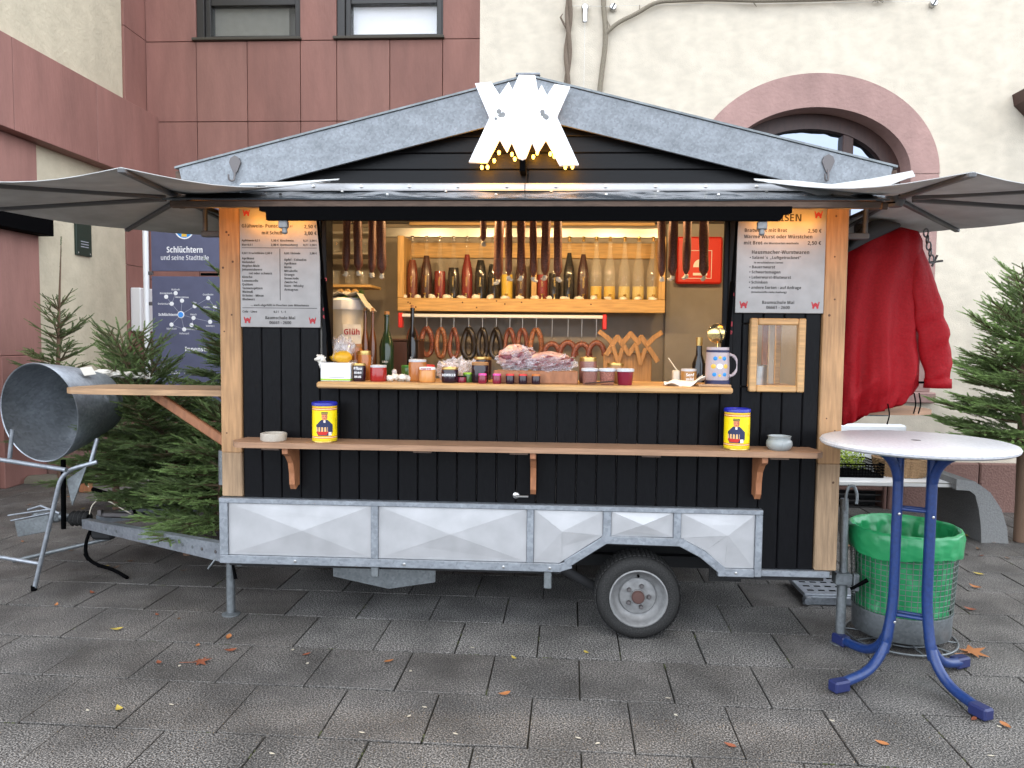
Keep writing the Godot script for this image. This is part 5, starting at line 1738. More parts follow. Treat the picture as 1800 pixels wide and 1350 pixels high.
func counter_goods() -> void:
	var y := 1.3385
	var st: SurfaceTool
	var z := 0.0
	# white carton with a green stripe
	var c := thing("white_carton", "white carton with a green bottom stripe at the left end of the counter", "carton", Vector3(-0.975, y, -0.01))
	block("body", c, "foam", -0.078, 0.078, 0.0, 0.094, -0.06, 0.06, 0.003)
	block("stripe", c, "lime", -0.0785, 0.0785, 0.002, 0.014, -0.0605, 0.0605, 0.002)
	block("printed_line", c, "ash grey", -0.035, 0.045, 0.018, 0.021, 0.0602, 0.0608)
	st = tool()
	bar(st, Vector3(0.02, 0.05, 0.0605), Vector3(0.065, 0.03, 0.0605), 0.0015, 0.001)
	part("printed_line", st, M["ash grey"], c)
	var o := tool()
	lump(o, Vector3(-0.955, y + 0.122, -0.02), Vector3(0.047, 0.034, 0.045), 0.06, 14, 1.5)
	tag(part("orange_fruit", o, M["orange fruit"]), "large yellow orange fruit lying on top of the white carton", "fruit")
	o = tool()
	lump(o, Vector3(-1.0, y + 0.125, -0.06), Vector3(0.04, 0.03, 0.04), 0.06, 14, 1.5)
	tag(part("orange_fruit", o, M["orange fruit"]), "second yellow fruit half hidden behind the front fruit on the carton", "fruit")
	st = tool()
	for k in 4:
		lump(st, Vector3(-0.99 + k * 0.022, y + 0.165 + 0.02 * sin(k * 2.2), -0.03), Vector3(0.025, 0.05, 0.02), 0.55, 9, 2.5)
	tag(part("plastic_bag", st, M["foil"]), "crinkled clear plastic bag over the yellow fruit", "plastic bag")
	st = tool()
	lump(st, Vector3(-1.065, y + 0.115, 0.0), Vector3(0.026, 0.02, 0.018), 0.5, 10, 2.0)
	lump(st, Vector3(-1.068, y + 0.09, 0.0), Vector3(0.008, 0.02, 0.008), 0.4, 8, 2.0)
	tag(part("paper_knot", st, M["paper"]), "white knotted tissue sticking out left of the white carton", "tissue")
	jar("dark jar with white handwriting and gold lid right of the white carton", Vector3(-0.858, y, 0.02), 0.033, 0.092, "jar dark", "gold lid", 0.012, "Pflau|men|mus", "sign white", 0.014)
	jar("amber jar with gold lid behind the dark handwritten jar", Vector3(-0.862, y, -0.10), 0.037, 0.155, "jar amber", "gold lid", 0.022)
	jar("dark amber jar with paper label before the drink urn", Vector3(-0.93, y, -0.18), 0.036, 0.19, "jar amber", "brown lid", 0.02, "Honig", "paper", 0.014)
	jar("red jelly jar with white lid left of the bread", Vector3(-0.762, y, 0.005), 0.043, 0.084, "jar red", "white plastic", 0.012)
	st = tool()
	for k in 6:
		lump(st, Vector3(-0.70 + k * 0.022, y + 0.016 + 0.006 * (k % 2), 0.0 - 0.02 * (k % 3)), Vector3(0.022, 0.016, 0.02), 0.35, 9, 2.5)
	tag(part("bread_bag", st, M["paper"]), "small heap of pale bread pieces right of the red jelly jar", "bread")
	for k in 2:
		var q := thing("drink_tap", "%s small drink tap with white knob left of the pickle jar" % ["left", "right"][k], "drink tap", Vector3(-0.725 + k * 0.058, y - 0.03, -0.22), "white tap knobs")
		st = tool()
		tube(st, [Vector3.ZERO, Vector3(0, 0.06, 0)], 0.006, 8)
		part("stem", st, M["brass"], q)
		st = tool()
		lathe(st, [Vector2(0.0, 0.055), Vector2(0.012, 0.058), Vector2(0.014, 0.07), Vector2(0.010, 0.082), Vector2(0.0, 0.084)], Vector3(), 12)
		part("knob", st, M["foam"], q)
	jar("green pickle jar at the back left of the counter", Vector3(-0.645, y, -0.24), 0.046, 0.075, "jar green", "green", 0.012)
	jar("red lidded tin at the back beside the pickle jar", Vector3(-0.545, y, -0.22), 0.044, 0.08, "jar red", "red lid", 0.02)
	c = thing("wooden_tray", "small wooden tray between the bread and the tall pink jar", "tray", Vector3(-0.63, y, -0.10))
	block("base", c, "brace wood", -0.05, 0.05, 0.0, 0.012, -0.04, 0.04, 0.003)
	jar("tall pink sausage jar with white lid left of the orange jar", Vector3(-0.565, y, -0.04), 0.047, 0.115, "jar amber", "white plastic", 0.014)
	var quitte := jar("orange jelly jar with red and white lettered lid", Vector3(-0.500, y, 0.04), 0.042, 0.078, "jar orange", "foam", 0.016)
	text("QUITTE", Vector3(0, 0.0695, 0.0425), 0.011, M["print red"], quitte, 1)
	jar("white lidded jar at the back of the counter near the plastic wrap", Vector3(-0.42, y, -0.25), 0.046, 0.088, "jar dark", "white plastic", 0.016)
	jar("dark purple jar with gold lid and white lettering", Vector3(-0.385, y, 0.03), 0.043, 0.078, "jar dark", "gold lid", 0.012, "HIMBEER", "sign white", 0.0125)
	jar("small flat dark jar beside the purple lettered jar", Vector3(-0.325, y, 0.02), 0.024, 0.034, "jar berry", "black", 0.008)
	jar("small cup with lime green lid", Vector3(-0.298, y, -0.01), 0.024, 0.05, "jar green", "lime", 0.014)
	jar("tall dark jar with broad brown lid left of the ham tray", Vector3(-0.235, y, -0.02), 0.045, 0.105, "jar dark", "brown lid", 0.018)
	jar("gold lidded jar at the back behind the tall dark jar", Vector3(-0.245, y, -0.26), 0.05, 0.125, "jar dark", "gold lid", 0.014)
	var smalls := [[-0.213, "pink lid", "jar berry", "tiny jar with pink lid before the tall dark jar"], [-0.14, "pink lid", "jar berry", "tiny jar with pink lid before the left end of the ham tray"], [-0.073, "red lid", "jar dark", "left one of two tiny red lidded jars before the ham tray"], [-0.008, "red lid", "jar dark", "right one of two tiny red lidded jars before the ham tray"], [0.058, "orange lid", "jar dark", "tiny jar with orange lid before the ham tray"]]
	for q in smalls:
		jar(q[3], Vector3(q[0], y, 0.075), 0.0215, 0.05, q[2], q[1], 0.016)
	# crinkled wrap in the middle
	for q in [[-0.36, 0.075, -0.09], [-0.30, 0.06, -0.14], [-0.43, 0.05, -0.16]]:
		st = tool()
		lump(st, Vector3(q[0], y + q[1], q[2]), Vector3(0.05, 0.045, 0.03), 0.6, 11, 2.2, -1)
		tag(part("plastic_wrap", st, M["foil"]), "crinkled clear wrap lying %s" % {-0.36: "before the white lidded back jar", -0.30: "behind the tall brown lidded jar", -0.43: "behind the orange jelly jar"}[q[0]], "plastic wrap", "crinkled wraps on the counter")
	# ham tray
	c = thing("ham_tray", "long wooden box carrying the wrapped hams", "tray", Vector3(0.055, y, -0.06))
	block("front_board", c, "brace wood", -0.215, 0.215, 0.0, 0.066, 0.08, 0.098, 0.004)
	block("base", c, "shelf wood", -0.21, 0.21, 0.012, 0.062, -0.1, 0.079, 0.004)
	for q in [[-0.04, 0.125, -0.06, 0.10, 0.058, 0.07, "left wrapped ham with a pale rind on the wooden box"], [0.13, 0.105, -0.03, 0.115, 0.045, 0.065, "right wrapped ham lying lower on the wooden box"]]:
		var h := thing("wrapped_ham", q[6], "ham", Vector3(q[0], y + q[1], q[2]), "hams on the wooden box")
		st = tool()
		lump(st, Vector3.ZERO, Vector3(q[3], q[4], q[5]), 0.16, 18, 1.4)
		part("meat", st, M["ham"], h)
		st = tool()
		lump(st, Vector3(-0.01, 0.012, -0.01), Vector3(q[3] * 0.98, q[4], q[5]), 0.10, 18, 1.2)
		part("rind", st, M["fat"], h)
		st = tool()
		lump(st, Vector3(0.004, -0.006, 0.008), Vector3(q[3] * 1.07, q[4] * 1.05, q[5] * 1.06), 0.34, 22, 2.6, -1)
		part("cling_film", st, M["foil"], h)
	jar("tall jar of sausage meat with triple gold lid beside the hams", Vector3(0.325, y, -0.10), 0.046, 0.135, "jar wurst", "gold lid", 0.034)
	cup("left one of three white lidded meat cups", Vector3(0.330, y, 0.03), 0.041, 0.083, "jar wurst", "white plastic")
	cup("middle one of three white lidded meat cups", Vector3(0.418, y, 0.03), 0.041, 0.083, "jar pink", "white plastic")
	cup("right one of three white lidded cups, filled dark red", Vector3(0.508, y, 0.03), 0.043, 0.083, "jar berry", "white plastic")
	jar("glass jar with gold lid behind the white lidded cups", Vector3(0.47, y, -0.12), 0.044, 0.105, "jar mustard", "gold lid", 0.014)
	c = thing("meat_tongs", "narrow wooden tongs lying in front of the white lidded cups", "tongs", Vector3(0.40, y, 0.095))
	st = tool()
	bar(st, Vector3(-0.10, 0.006, -0.01), Vector3(0.05, 0.012, 0.0), 0.010, 0.006, 0.002, Vector3.UP)
	part("arm", st, M["brace wood"], c)
	st = tool()
	bar(st, Vector3(-0.10, 0.009, 0.008), Vector3(0.05, 0.022, 0.002), 0.010, 0.006, 0.002, Vector3.UP)
	part("arm", st, M["brown frame"], c)
	# right end: mustard, napkins, stein
	jar("mustard jar with white lid and white writing at the right end", Vector3(0.842, y, -0.06), 0.040, 0.082, "jar mustard", "white plastic", 0.012, "Senf|mild", "sign white", 0.015)
	var bx := block("beige_box", self, "beige", 0.765, 0.80, y, y + 0.072, -0.12, -0.07, 0.004)
	tag(bx, "small beige box left of the mustard jar", "box")
	st = tool()
	tube(st, [Vector3(0.805, y + 0.05, -0.10), Vector3(0.745, y + 0.135, -0.12)], 0.003, 6)
	tag(part("wooden_stick", st, M["string"]), "thin pale stick leaning out of the beige box", "stick")
	st = tool()
	var rows := []
	for i in 8:
		var row := []
		for k in 12:
			var u := k / 11.0
			var v := i / 7.0
			row.append(Vector3(0.70 + u * 0.20 + v * 0.01, y + 0.008 + 0.045 * maxf(0.0, u - 0.7) * 3.0 * (1.0 - v * 0.4) + 0.012 * sin(u * 9.0 + v * 5.0) + 0.008 * v, 0.08 - v * 0.13))
		rows.append(row)
	sheet(st, rows, Vector3(0, 0.004, 0))
	tag(part("paper_napkins", st, M["paper"]), "crumpled white paper napkins lying before the mustard jar", "napkins")
	c = thing("beer_stein", "stoneware beer stein with painted blue and yellow ornament", "stein", Vector3(0.975, y, 0.0))
	st = tool()
	lathe(st, [Vector2(0.0, 0.0), Vector2(0.061, 0.0), Vector2(0.062, 0.026), Vector2(0.058, 0.03)], Vector3(), 28)
	part("base", st, M["stein dark"], c)
	st = tool()
	lathe(st, [Vector2(0.057, 0.0305), Vector2(0.059, 0.05), Vector2(0.0595, 0.10), Vector2(0.057, 0.155), Vector2(0.056, 0.17)], Vector3(), 28)
	part("body", st, M["stein"], c)
	st = tool()
	lathe(st, [Vector2(0.0565, 0.1705), Vector2(0.058, 0.174), Vector2(0.0575, 0.180), Vector2(0.055, 0.182)], Vector3(), 28)
	part("blue_band", st, M["stein dark"], c)
	st = tool()
	lathe(st, [Vector2(0.056, 0.1825), Vector2(0.055, 0.196), Vector2(0.050, 0.196), Vector2(0.048, 0.17), Vector2(0.0, 0.17)], Vector3(), 28)
	part("rim", st, M["stein"], c)
	for q in [[0, 0.10, 0.016, "foam"], [-0.55, 0.10, 0.014, "crest gold"], [0.55, 0.10, 0.014, "crest gold"], [-0.4, 0.14, 0.011, "crest blue"], [0.4, 0.14, 0.011, "crest blue"], [-0.45, 0.06, 0.012, "crest blue"], [0.45, 0.06, 0.012, "crest blue"], [0.0, 0.055, 0.008, "crest gold"], [0.0, 0.145, 0.008, "crest gold"]]:
		st = tool()
		var a: float = q[0]
		lathe(st, [Vector2(0.0, 0.001), Vector2(q[2] * 0.7, 0.0008), Vector2(q[2], -0.002)], Vector3(sin(a) * 0.0595, q[1], cos(a) * 0.0595), 10, Basis(Vector3.UP, a) * Basis(Vector3.RIGHT, PI / 2))
		part("painted_ornament", st, M[q[3]], c)
	st = tool()
	tube(st, bend([Vector3(0.055, 0.16, 0.0), Vector3(0.10, 0.15, -0.02), Vector3(0.10, 0.06, -0.02), Vector3(0.058, 0.05, 0.0)], 0.04), 0.009, 8)
	part("handle", st, M["stein"], c)
	c = thing("brass_stein_lid", "round brass and glass domed lid standing open above the beer stein", "lid", Vector3(0.975, y + 0.197, -0.01))  # the stein's open lid, gives no light
	st = tool()
	tube(st, [Vector3(0, -0.003, 0), Vector3(0, 0.02, 0)], 0.005, 8)
	part("stem", st, M["brass"], c)
	st = tool()
	lathe(st, [Vector2(0.052, 0.0), Vector2(0.049, 0.004), Vector2(0.03, 0.014), Vector2(0.012, 0.02), Vector2(0.0, 0.022)], Vector3(0, 0.068, -0.01), 28, Basis(Vector3.RIGHT, PI / 2))
	part("brass_dish", st, M["brass"], c)
	st = tool()
	lathe(st, [Vector2(0.054, 0.0), Vector2(0.05, 0.02), Vector2(0.034, 0.036), Vector2(0.0, 0.044)], Vector3(0, 0.07, -0.008), 24, Basis(Vector3.RIGHT, PI / 2))
	part("glass_dome", st, M["glass"], c)
	c = thing("dark_bottle", "black bottle half hidden behind the beer stein", "bottle", Vector3(0.94, y - 0.1, -0.32))
	st = tool()
	lathe(st, [Vector2(0.0, 0.0), Vector2(0.034, 0.0), Vector2(0.036, 0.20), Vector2(0.018, 0.25), Vector2(0.014, 0.31), Vector2(0.016, 0.33), Vector2(0.0, 0.335)], Vector3(), 18)
	part("body", st, M["black liquid"], c)
	st = tool()
	lathe(st, [Vector2(0.0165, 0.30), Vector2(0.0175, 0.345), Vector2(0.0, 0.346)], Vector3(), 14)
	part("capsule", st, M["gold lid"], c)
	var wb := block("bread_board", self, "side shelf wood", 0.865, 1.025, y, y + 0.012, 0.045, 0.105, 0.004)
	tag(wb, "small wooden board lying at the right front edge of the counter", "board")
	# steel pot behind the framed pane
	c = thing("steel_pot", "shiny steel pot behind the small framed window", "pot", Vector3(1.215, 1.3375, -0.16))
	st = tool()
	lathe(st, [Vector2(0.0, 0.0), Vector2(0.05, 0.0), Vector2(0.052, 0.10), Vector2(0.055, 0.102), Vector2(0.05, 0.104), Vector2(0.048, 0.01), Vector2(0.0, 0.008)], Vector3(), 24)
	part("body", st, M["steel"], c)
	st = tool()
	tube(st, bend([Vector3(-0.05, 0.08, 0.01), Vector3(-0.075, 0.08, 0.02), Vector3(-0.075, 0.03, 0.02), Vector3(-0.05, 0.03, 0.01)], 0.02), 0.004, 8)
	part("handle", st, M["steel"], c)
	for k in 3:
		block("inner_slat", get_node("market_trailer/small_window"), ["brace wood", "beige", "rack wood"][k], 1.255 + k * 0.04, 1.285 + k * 0.04, 1.3375, 1.72, -0.24 - k * 0.02, -0.225 - k * 0.02, 0.003)

# ------------------------------------------------------------------ on the lower shelf
func tin_print() -> Texture2D:
	var im := Image.create(512, 256, false, Image.FORMAT_RGB8)
	var yellow := Color(0.93, 0.82, 0.05)
	im.fill(yellow)
	im.fill_rect(Rect2i(0, 0, 512, 10), Color(0.85, 0.70, 0.15))
	im.fill_rect(Rect2i(0, 12, 512, 18), Color(0.72, 0.10, 0.08))
	im.fill_rect(Rect2i(0, 17, 512, 8), Color(0.9, 0.8, 0.55))
	im.fill_rect(Rect2i(0, 218, 512, 16), Color(0.72, 0.10, 0.08))
	im.fill_rect(Rect2i(0, 222, 512, 8), Color(0.9, 0.8, 0.55))
	im.fill_rect(Rect2i(0, 240, 512, 16), Color(0.80, 0.70, 0.10))
	for copy in 2:
		var ox := copy * 256
		for yy in 256:
			for xx in 256:
				var x := xx - 118.0
				var y := yy * 1.0
				var c := Color(0, 0, 0, 0)
				# jacket
				if y > 96 and y < 214 and absf(x) < lerpf(20.0, 58.0, clampf((y - 96) / 40.0, 0, 1)) - maxf(0.0, (y - 185) * 0.5):
					c = Color(0.13, 0.16, 0.30)
					if absf(x + 38) < 2.0 and y > 140:
						c = Color(0.06, 0.08, 0.18)
					if absf(x) < 7 and y < 118:
						c = Color(0.9, 0.85, 0.8)
				# head and cap
				if pow(x / 20.0, 2) + pow((y - 74) / 27.0, 2) < 1.0:
					c = Color(0.80, 0.50, 0.33)
					if x > 8:
						c = Color(0.70, 0.40, 0.26)
				if y > 40 and y < 58 and absf(x) < 23:
					c = Color(0.30, 0.24, 0.16)
					if y > 47 and y < 51:
						c = Color(0.85, 0.75, 0.35)
				if absf(y - 71) < 2.0 and absf(absf(x) - 8) < 3.5:
					c = Color(0.20, 0.12, 0.10)
				if absf(y - 88) < 1.5 and absf(x) < 6:
					c = Color(0.55, 0.18, 0.15)
				# hands with a bowl of sausages
				if y > 150 and y < 186 and absf(x + 18) < 40 and sin(x * 0.32) > -0.2 - (y - 150) * 0.01:
					c = Color(0.88, 0.68, 0.45)
				if y > 182 and y < 208 and absf(x + 14) < 42 - (y - 182) * 0.6:
					c = Color(0.74, 0.14, 0.10)
				if y > 186 and y < 212 and x > 26 and x < 48:
					c = Color(0.92, 0.88, 0.82)
				if c.a > 0.0:
					im.set_pixel(xx + ox, yy, c)
		for k in 9:
			im.fill_rect(Rect2i(ox + 196, 90 + k * 9, 18 + (k * 7) % 20, 2), Color(0.45, 0.38, 0.05))
	return ImageTexture.create_from_image(im)

func shelf_goods() -> void:
	var m := StandardMaterial3D.new()
	m.resource_name = "tin print"
	m.albedo_texture = tin_print()
	m.roughness = 0.35
	M["tin print"] = m
	for q in [[-1.013, 0.12, "left"], [1.054, -0.42, "right"]]:
		var t := thing("mustard_tin", "yellow tin with blue lid at the %s end of the lower shelf" % q[2], "tin", Vector3(q[0], 1.0345, 0.115), "yellow tins on the lower shelf")
		t.rotation.y = q[1]
		var st := tool()
		lathe(st, [Vector2(0.062, 0.006), Vector2(0.062, 0.184)], Vector3(), 40, Basis(Vector3.UP, -1.3), true)
		part("printed_wall", st, m, t)
		st = tool()
		lathe(st, [Vector2(0.0, 0.0), Vector2(0.0625, 0.0), Vector2(0.0635, 0.003), Vector2(0.0622, 0.0058)], Vector3(), 40)
		part("bottom_rim", st, M["gold lid"], t)
		st = tool()
		lathe(st, [Vector2(0.0622, 0.1842), Vector2(0.0645, 0.186), Vector2(0.0645, 0.198), Vector2(0.062, 0.201), Vector2(0.058, 0.199), Vector2(0.056, 0.195), Vector2(0.0, 0.195)], Vector3(), 40)
		part("lid", st, M["tin blue"], t)
	var a := thing("ashtray", "pale octagonal stone ashtray at the left end of the lower shelf", "ashtray", Vector3(-1.28, 1.0345, 0.11))
	var st := tool()
	lathe(st, [Vector2(0.0, 0.0), Vector2(0.064, 0.0), Vector2(0.066, 0.004), Vector2(0.066, 0.036), Vector2(0.063, 0.039), Vector2(0.052, 0.039), Vector2(0.050, 0.012), Vector2(0.0, 0.010)], Vector3(), 8, Basis(Vector3.UP, 0.3))
	st.set_smooth_group(-1)
	part("bowl", st, M["ash white"], a)
	a = thing("ashtray", "round grey glazed ashtray at the right end of the lower shelf", "ashtray", Vector3(1.262, 1.0345, 0.115))
	st = tool()
	lathe(st, [Vector2(0.0, 0.0), Vector2(0.045, 0.0), Vector2(0.058, 0.012), Vector2(0.0625, 0.028), Vector2(0.060, 0.044), Vector2(0.052, 0.052), Vector2(0.053, 0.062), Vector2(0.057, 0.068), Vector2(0.052, 0.069), Vector2(0.047, 0.06), Vector2(0.05, 0.04), Vector2(0.03, 0.012), Vector2(0.0, 0.012)], Vector3(), 32)
	part("bowl", st, M["ash grey"], a)

# ------------------------------------------------------------------ the red jacket
func jacket() -> void:
	var j := thing("red_jacket", "red rain jacket with dark lining hanging at the right end of the stall", "jacket")
	var zc := -0.35
	var nz := FastNoiseLite.new()
	nz.seed = 12
	nz.frequency = 2.2
	# outline of the body: left and right edge by height
	var ys := [2.185, 2.165, 2.12, 2.03, 1.92, 1.82, 1.70, 1.56, 1.44, 1.34, 1.27, 1.215]
	var xl := [1.86, 1.79, 1.72, 1.665, 1.655, 1.65, 1.645, 1.64, 1.64, 1.64, 1.66, 1.68]
	var xr := [2.02, 2.10, 2.12, 2.125, 2.115, 2.095, 2.105, 2.115, 2.125, 2.13, 2.12, 2.09]
	var dp := [0.02, 0.04, 0.06, 0.075, 0.08, 0.08, 0.085, 0.092, 0.10, 0.10, 0.095, 0.08]
	var rings := []
	for i in 45:
		var f := i / 44.0 * 11.0
		var a := mini(int(f), 10)
		var w := f - a
		var y: float = lerpf(ys[a], ys[a + 1], w)
		var l: float = lerpf(xl[a], xl[a + 1], w)
		var r: float = lerpf(xr[a], xr[a + 1], w)
		var d: float = lerpf(dp[a], dp[a + 1], w)
		var ring := []
		for k in 56:
			var t := TAU * k / 56.0
			var cx := (l + r) * 0.5
			var hw := (r - l) * 0.5
			var s5 := sin(t * 4.0 + 0.9 + y * 0.7)
			var s11 := sin(t * 9.0 + y * 1.6 + 0.4)
			var fold := (0.019 * (absf(s5) * 2.0 - 1.0)) * smoothstep(2.16, 1.6, y) + 0.010 * (1.0 - 2.0 * absf(s11)) * smoothstep(2.0, 1.35, y)
			fold += 0.012 * (1.0 - 2.0 * absf(sin(y * 8.0 + t * 2.5 + 2.0 * nz.get_noise_2d(t * 0.4, y)))) * smoothstep(1.75, 1.4, y)
			fold += 0.03 * nz.get_noise_3d(cos(t) * 0.55, y * 0.75, sin(t) * 0.55)
			# gathered towards the hem
			var gather := smoothstep(1.36, 1.22, y)
			fold += gather * (0.014 * sin(t * 19.0 + y * 14.0) - 0.016)
			var p := Vector3(cx + cos(t) * (hw + fold * 0.4), y, zc + sin(t) * (d + fold * 1.1))
			# the left side hangs lower
			var u := clampf((p.x - 1.64) / 0.48, 0.0, 1.0)
			var lowness := (2.185 - y) / 0.97
			p.y -= lowness * lowness * (0.10 * (1.0 - smoothstep(0.1, 0.7, u)) - 0.075 * smoothstep(0.7, 1.0, u))
			ring.append(p)
		rings.append(ring)
	var st := tool()
	loft(st, rings, true, true)
	part("body", st, M["jacket"], j)
	# sleeve
	var cl := [Vector3(2.055, 2.135, zc), Vector3(2.085, 2.00, zc + 0.02), Vector3(2.122, 1.82, zc + 0.04), Vector3(2.152, 1.70, zc + 0.05), Vector3(2.185, 1.57, zc + 0.05), Vector3(2.200, 1.47, zc + 0.05), Vector3(2.207, 1.40, zc + 0.05), Vector3(2.208, 1.345, zc + 0.05)]
	var rx := [0.05, 0.068, 0.080, 0.084, 0.088, 0.082, 0.073, 0.068]
	rings = []
	for i in 36:
		var f := i / 35.0 * 7.0
		var a := mini(int(f), 6)
		var c: Vector3 = cl[a].lerp(cl[a + 1], f - a)
		var r: float = lerpf(rx[a], rx[a + 1], f - a)
		var ring := []
		for k in 32:
			var t := TAU * k / 32.0
			var fold := 0.006 * (1.0 - 2.0 * absf(sin(t * 1.5 + c.y * 5.0))) + 0.005 * (1.0 - 2.0 * absf(sin(c.y * 19.0 + t))) * smoothstep(1.95, 1.65, c.y) + 0.004 * nz.get_noise_3d(cos(t) * 0.6, c.y * 1.6, sin(t) * 0.6) + 0.006 * sin(c.y * 46.0 + t * 2.0) * smoothstep(1.85, 1.65, c.y) * smoothstep(1.45, 1.6, c.y)
			if i > 31:
				fold *= 0.4
			ring.append(c + Vector3(cos(t) * (r + fold), (cos(t) * -0.012), sin(t) * (r * 0.46 + fold)))
		rings.append(ring)
	st = tool()
	loft(st, rings, true, true)
	part("sleeve", st, M["jacket"], j)
	st = tool()
	rings = []
	for e in [[0.0, 0.0], [0.05, 0.002], [0.0502, -0.004]]:
		var ring := []
		for k in 28:
			var t := TAU * k / 28.0
			ring.append(Vector3(2.208, 1.375 - e[0], zc + 0.05) + Vector3(cos(t) * (0.070 + e[1]), 0, sin(t) * (0.052 + e[1])))
		rings.append(ring)
	loft(st, rings, true, true, 3)
	part("cuff", st, M["jacket"], j)
	# collar with the dark lining folded open
	st = tool()
	rings = []
	for i in 13:
		var v := i / 12.0
		var c := Vector3(1.70, 2.06, zc + 0.05).lerp(Vector3(1.96, 2.19, zc + 0.045), v) + Vector3(0, 0.035 * sin(v * PI), 0)
		var ring := []
		for k in 10:
			var t := TAU * k / 10.0
			ring.append(c + Vector3(-0.012 * cos(t), 0.034 * cos(t) * (0.4 + sin(v * PI)), 0.05 * sin(t)))
		rings.append(ring)
	loft(st, rings)
	part("collar_lining", st, M["jacket lining"], j)
	block("sewn_tag", j, "black", 2.07, 2.10, 1.352, 1.364, zc + 0.128, zc + 0.135, 0.002)
	st = tool()
	for q in [Vector3(1.93, 1.21, zc + 0.1), Vector3(2.06, 1.27, zc + 0.11), Vector3(2.09, 1.27, zc + 0.1)]:
		tube(st, bend([q + Vector3(0, 0.03, 0), q + Vector3(0.008, -0.03, 0.01), q + Vector3(-0.004, -0.08, 0.01)], 0.02), 0.0035, 6)
	part("draw_cord", st, M["black"], j)
	# hook it hangs from
	var h := thing("chain_hook", "short grey chain with a hook behind the red jacket's shoulder", "chain")
	for i in 5:
		st = tool()
		var pts := []
		for k in 13:
			var t := TAU * k / 12.0
			pts.append(Vector3(2.145 + 0.009 * i, 2.16 - i * 0.035, zc - 0.02) + (Vector3(cos(t) * 0.012, sin(t) * 0.022, 0) if i % 2 == 0 else Vector3(0, sin(t) * 0.022, cos(t) * 0.012)))
		tube(st, pts, 0.0045, 6)
		part("link", st, M["galv dark"], h)
	st = tool()
	tube(st, [Vector3(2.15, 2.0, zc - 0.02), Vector3(2.24, 2.01, zc - 0.02)], 0.006, 6)
	tube(st, [Vector3(2.185, 1.98, zc - 0.02), Vector3(2.21, 2.04, zc - 0.02)], 0.006, 6)
	part("hook", st, M["bolt"], h)
	# rail fittings of the stall behind the jacket
	var t := get_node("market_trailer")
	block("side_bracket", t, "galv dark", 1.604, 1.86, 2.13, 2.165, -0.6, -0.56)
	block("side_bracket", t, "galv", 1.604, 1.85, 2.07, 2.11, -0.52, -0.48)
	block("side_bracket", t, "galv dark", 1.80, 1.87, 2.05, 2.22, -0.47, -0.45)
	st = tool()
	tube(st, [Vector3(1.86, 2.30, -0.5), Vector3(1.86, 2.12, -0.5)], 0.012, 8)
	part("side_bracket", st, M["rib"], t)

# ------------------------------------------------------------------ standing table
func bistro_table() -> void:
	var c := Vector3(1.81, 0.0, 0.35)
	var t := thing("bistro_table", "white round standing table on curved blue steel legs", "table", c)
	var st := tool()
	lathe(st, [Vector2(0.0, 1.088), Vector2(0.36, 1.088), Vector2(0.395, 1.090), Vector2(0.408, 1.098), Vector2(0.411, 1.108), Vector2(0.405, 1.118), Vector2(0.392, 1.122), Vector2(0.0, 1.1225)], Vector3(), 72)
	part("table_top", st, M["white plastic"], t)
	st = tool()
	lathe(st, [Vector2(0.022, 1.1226), Vector2(0.020, 1.1236), Vector2(0.0, 1.1236)], Vector3(), 20)
	part("parasol_plug", st, M["rib"], t)
	var feet := [Vector3(1.418, 0.026, 0.525) - c, Vector3(1.968, 0.026, 0.74) - c, Vector3(2.157, 0.026, 0.19) - c, Vector3(1.638, 0.026, -0.06) - c]
	var cols := [Vector3(-0.064, 0, -0.018), Vector3(0.062, 0, 0.040), Vector3(0.080, 0, -0.004), Vector3(-0.044, 0, -0.062)]
	for i in 4:
		var f: Vector3 = feet[i]
		var k: Vector3 = cols[i]
		var dir := Vector3(f.x, 0, f.z).normalized()
		st = tool()
		var path := bend([f + Vector3(0, 0.004, 0), k * 1.1 + dir * 0.06 + Vector3(0, 0.05, 0), k + Vector3(0, 0.28, 0), k + Vector3(0, 0.90, 0), k + Vector3(0, 1.04, 0), k + dir * 0.14 + Vector3(0, 1.085, 0)], 0.16, 8)
		tube(st, path, 0.0225, 14)
		part("leg", st, M["blue metal"], t)
		st = tool()
		var b: Vector3 = f + Vector3(0, 0.0045, 0)
		bar(st, b - dir * 0.075, b + dir * 0.012, 0.056, 0.052, 0.008, Vector3.UP)
		part("foot_cap", st, M["blue cap"], t)
	for y in [0.30, 0.80]:
		st = tool()
		for a in [0, 1]:
			tube(st, [cols[[0, 3][a]] + Vector3(0, y, 0), cols[[1, 2][a]] + Vector3(0, y, 0)], 0.009, 8)
		tube(st, [cols[0] + Vector3(0, y, 0), cols[3] + Vector3(0, y, 0)], 0.009, 8)
		part("spacer", st, M["blue metal"], t)
	for q in [[0, 0.27], [1, 0.27], [0, 0.78], [1, 0.78]]:
		st = tool()
		lathe(st, [Vector2(0.007, 0.0), Vector2(0.006, 0.004), Vector2(0.0, 0.006)], cols[q[0]] + Vector3(0, q[1], 0.023), 10, Basis(Vector3.RIGHT, PI / 2))
		part("screw", st, M["steel"], t)

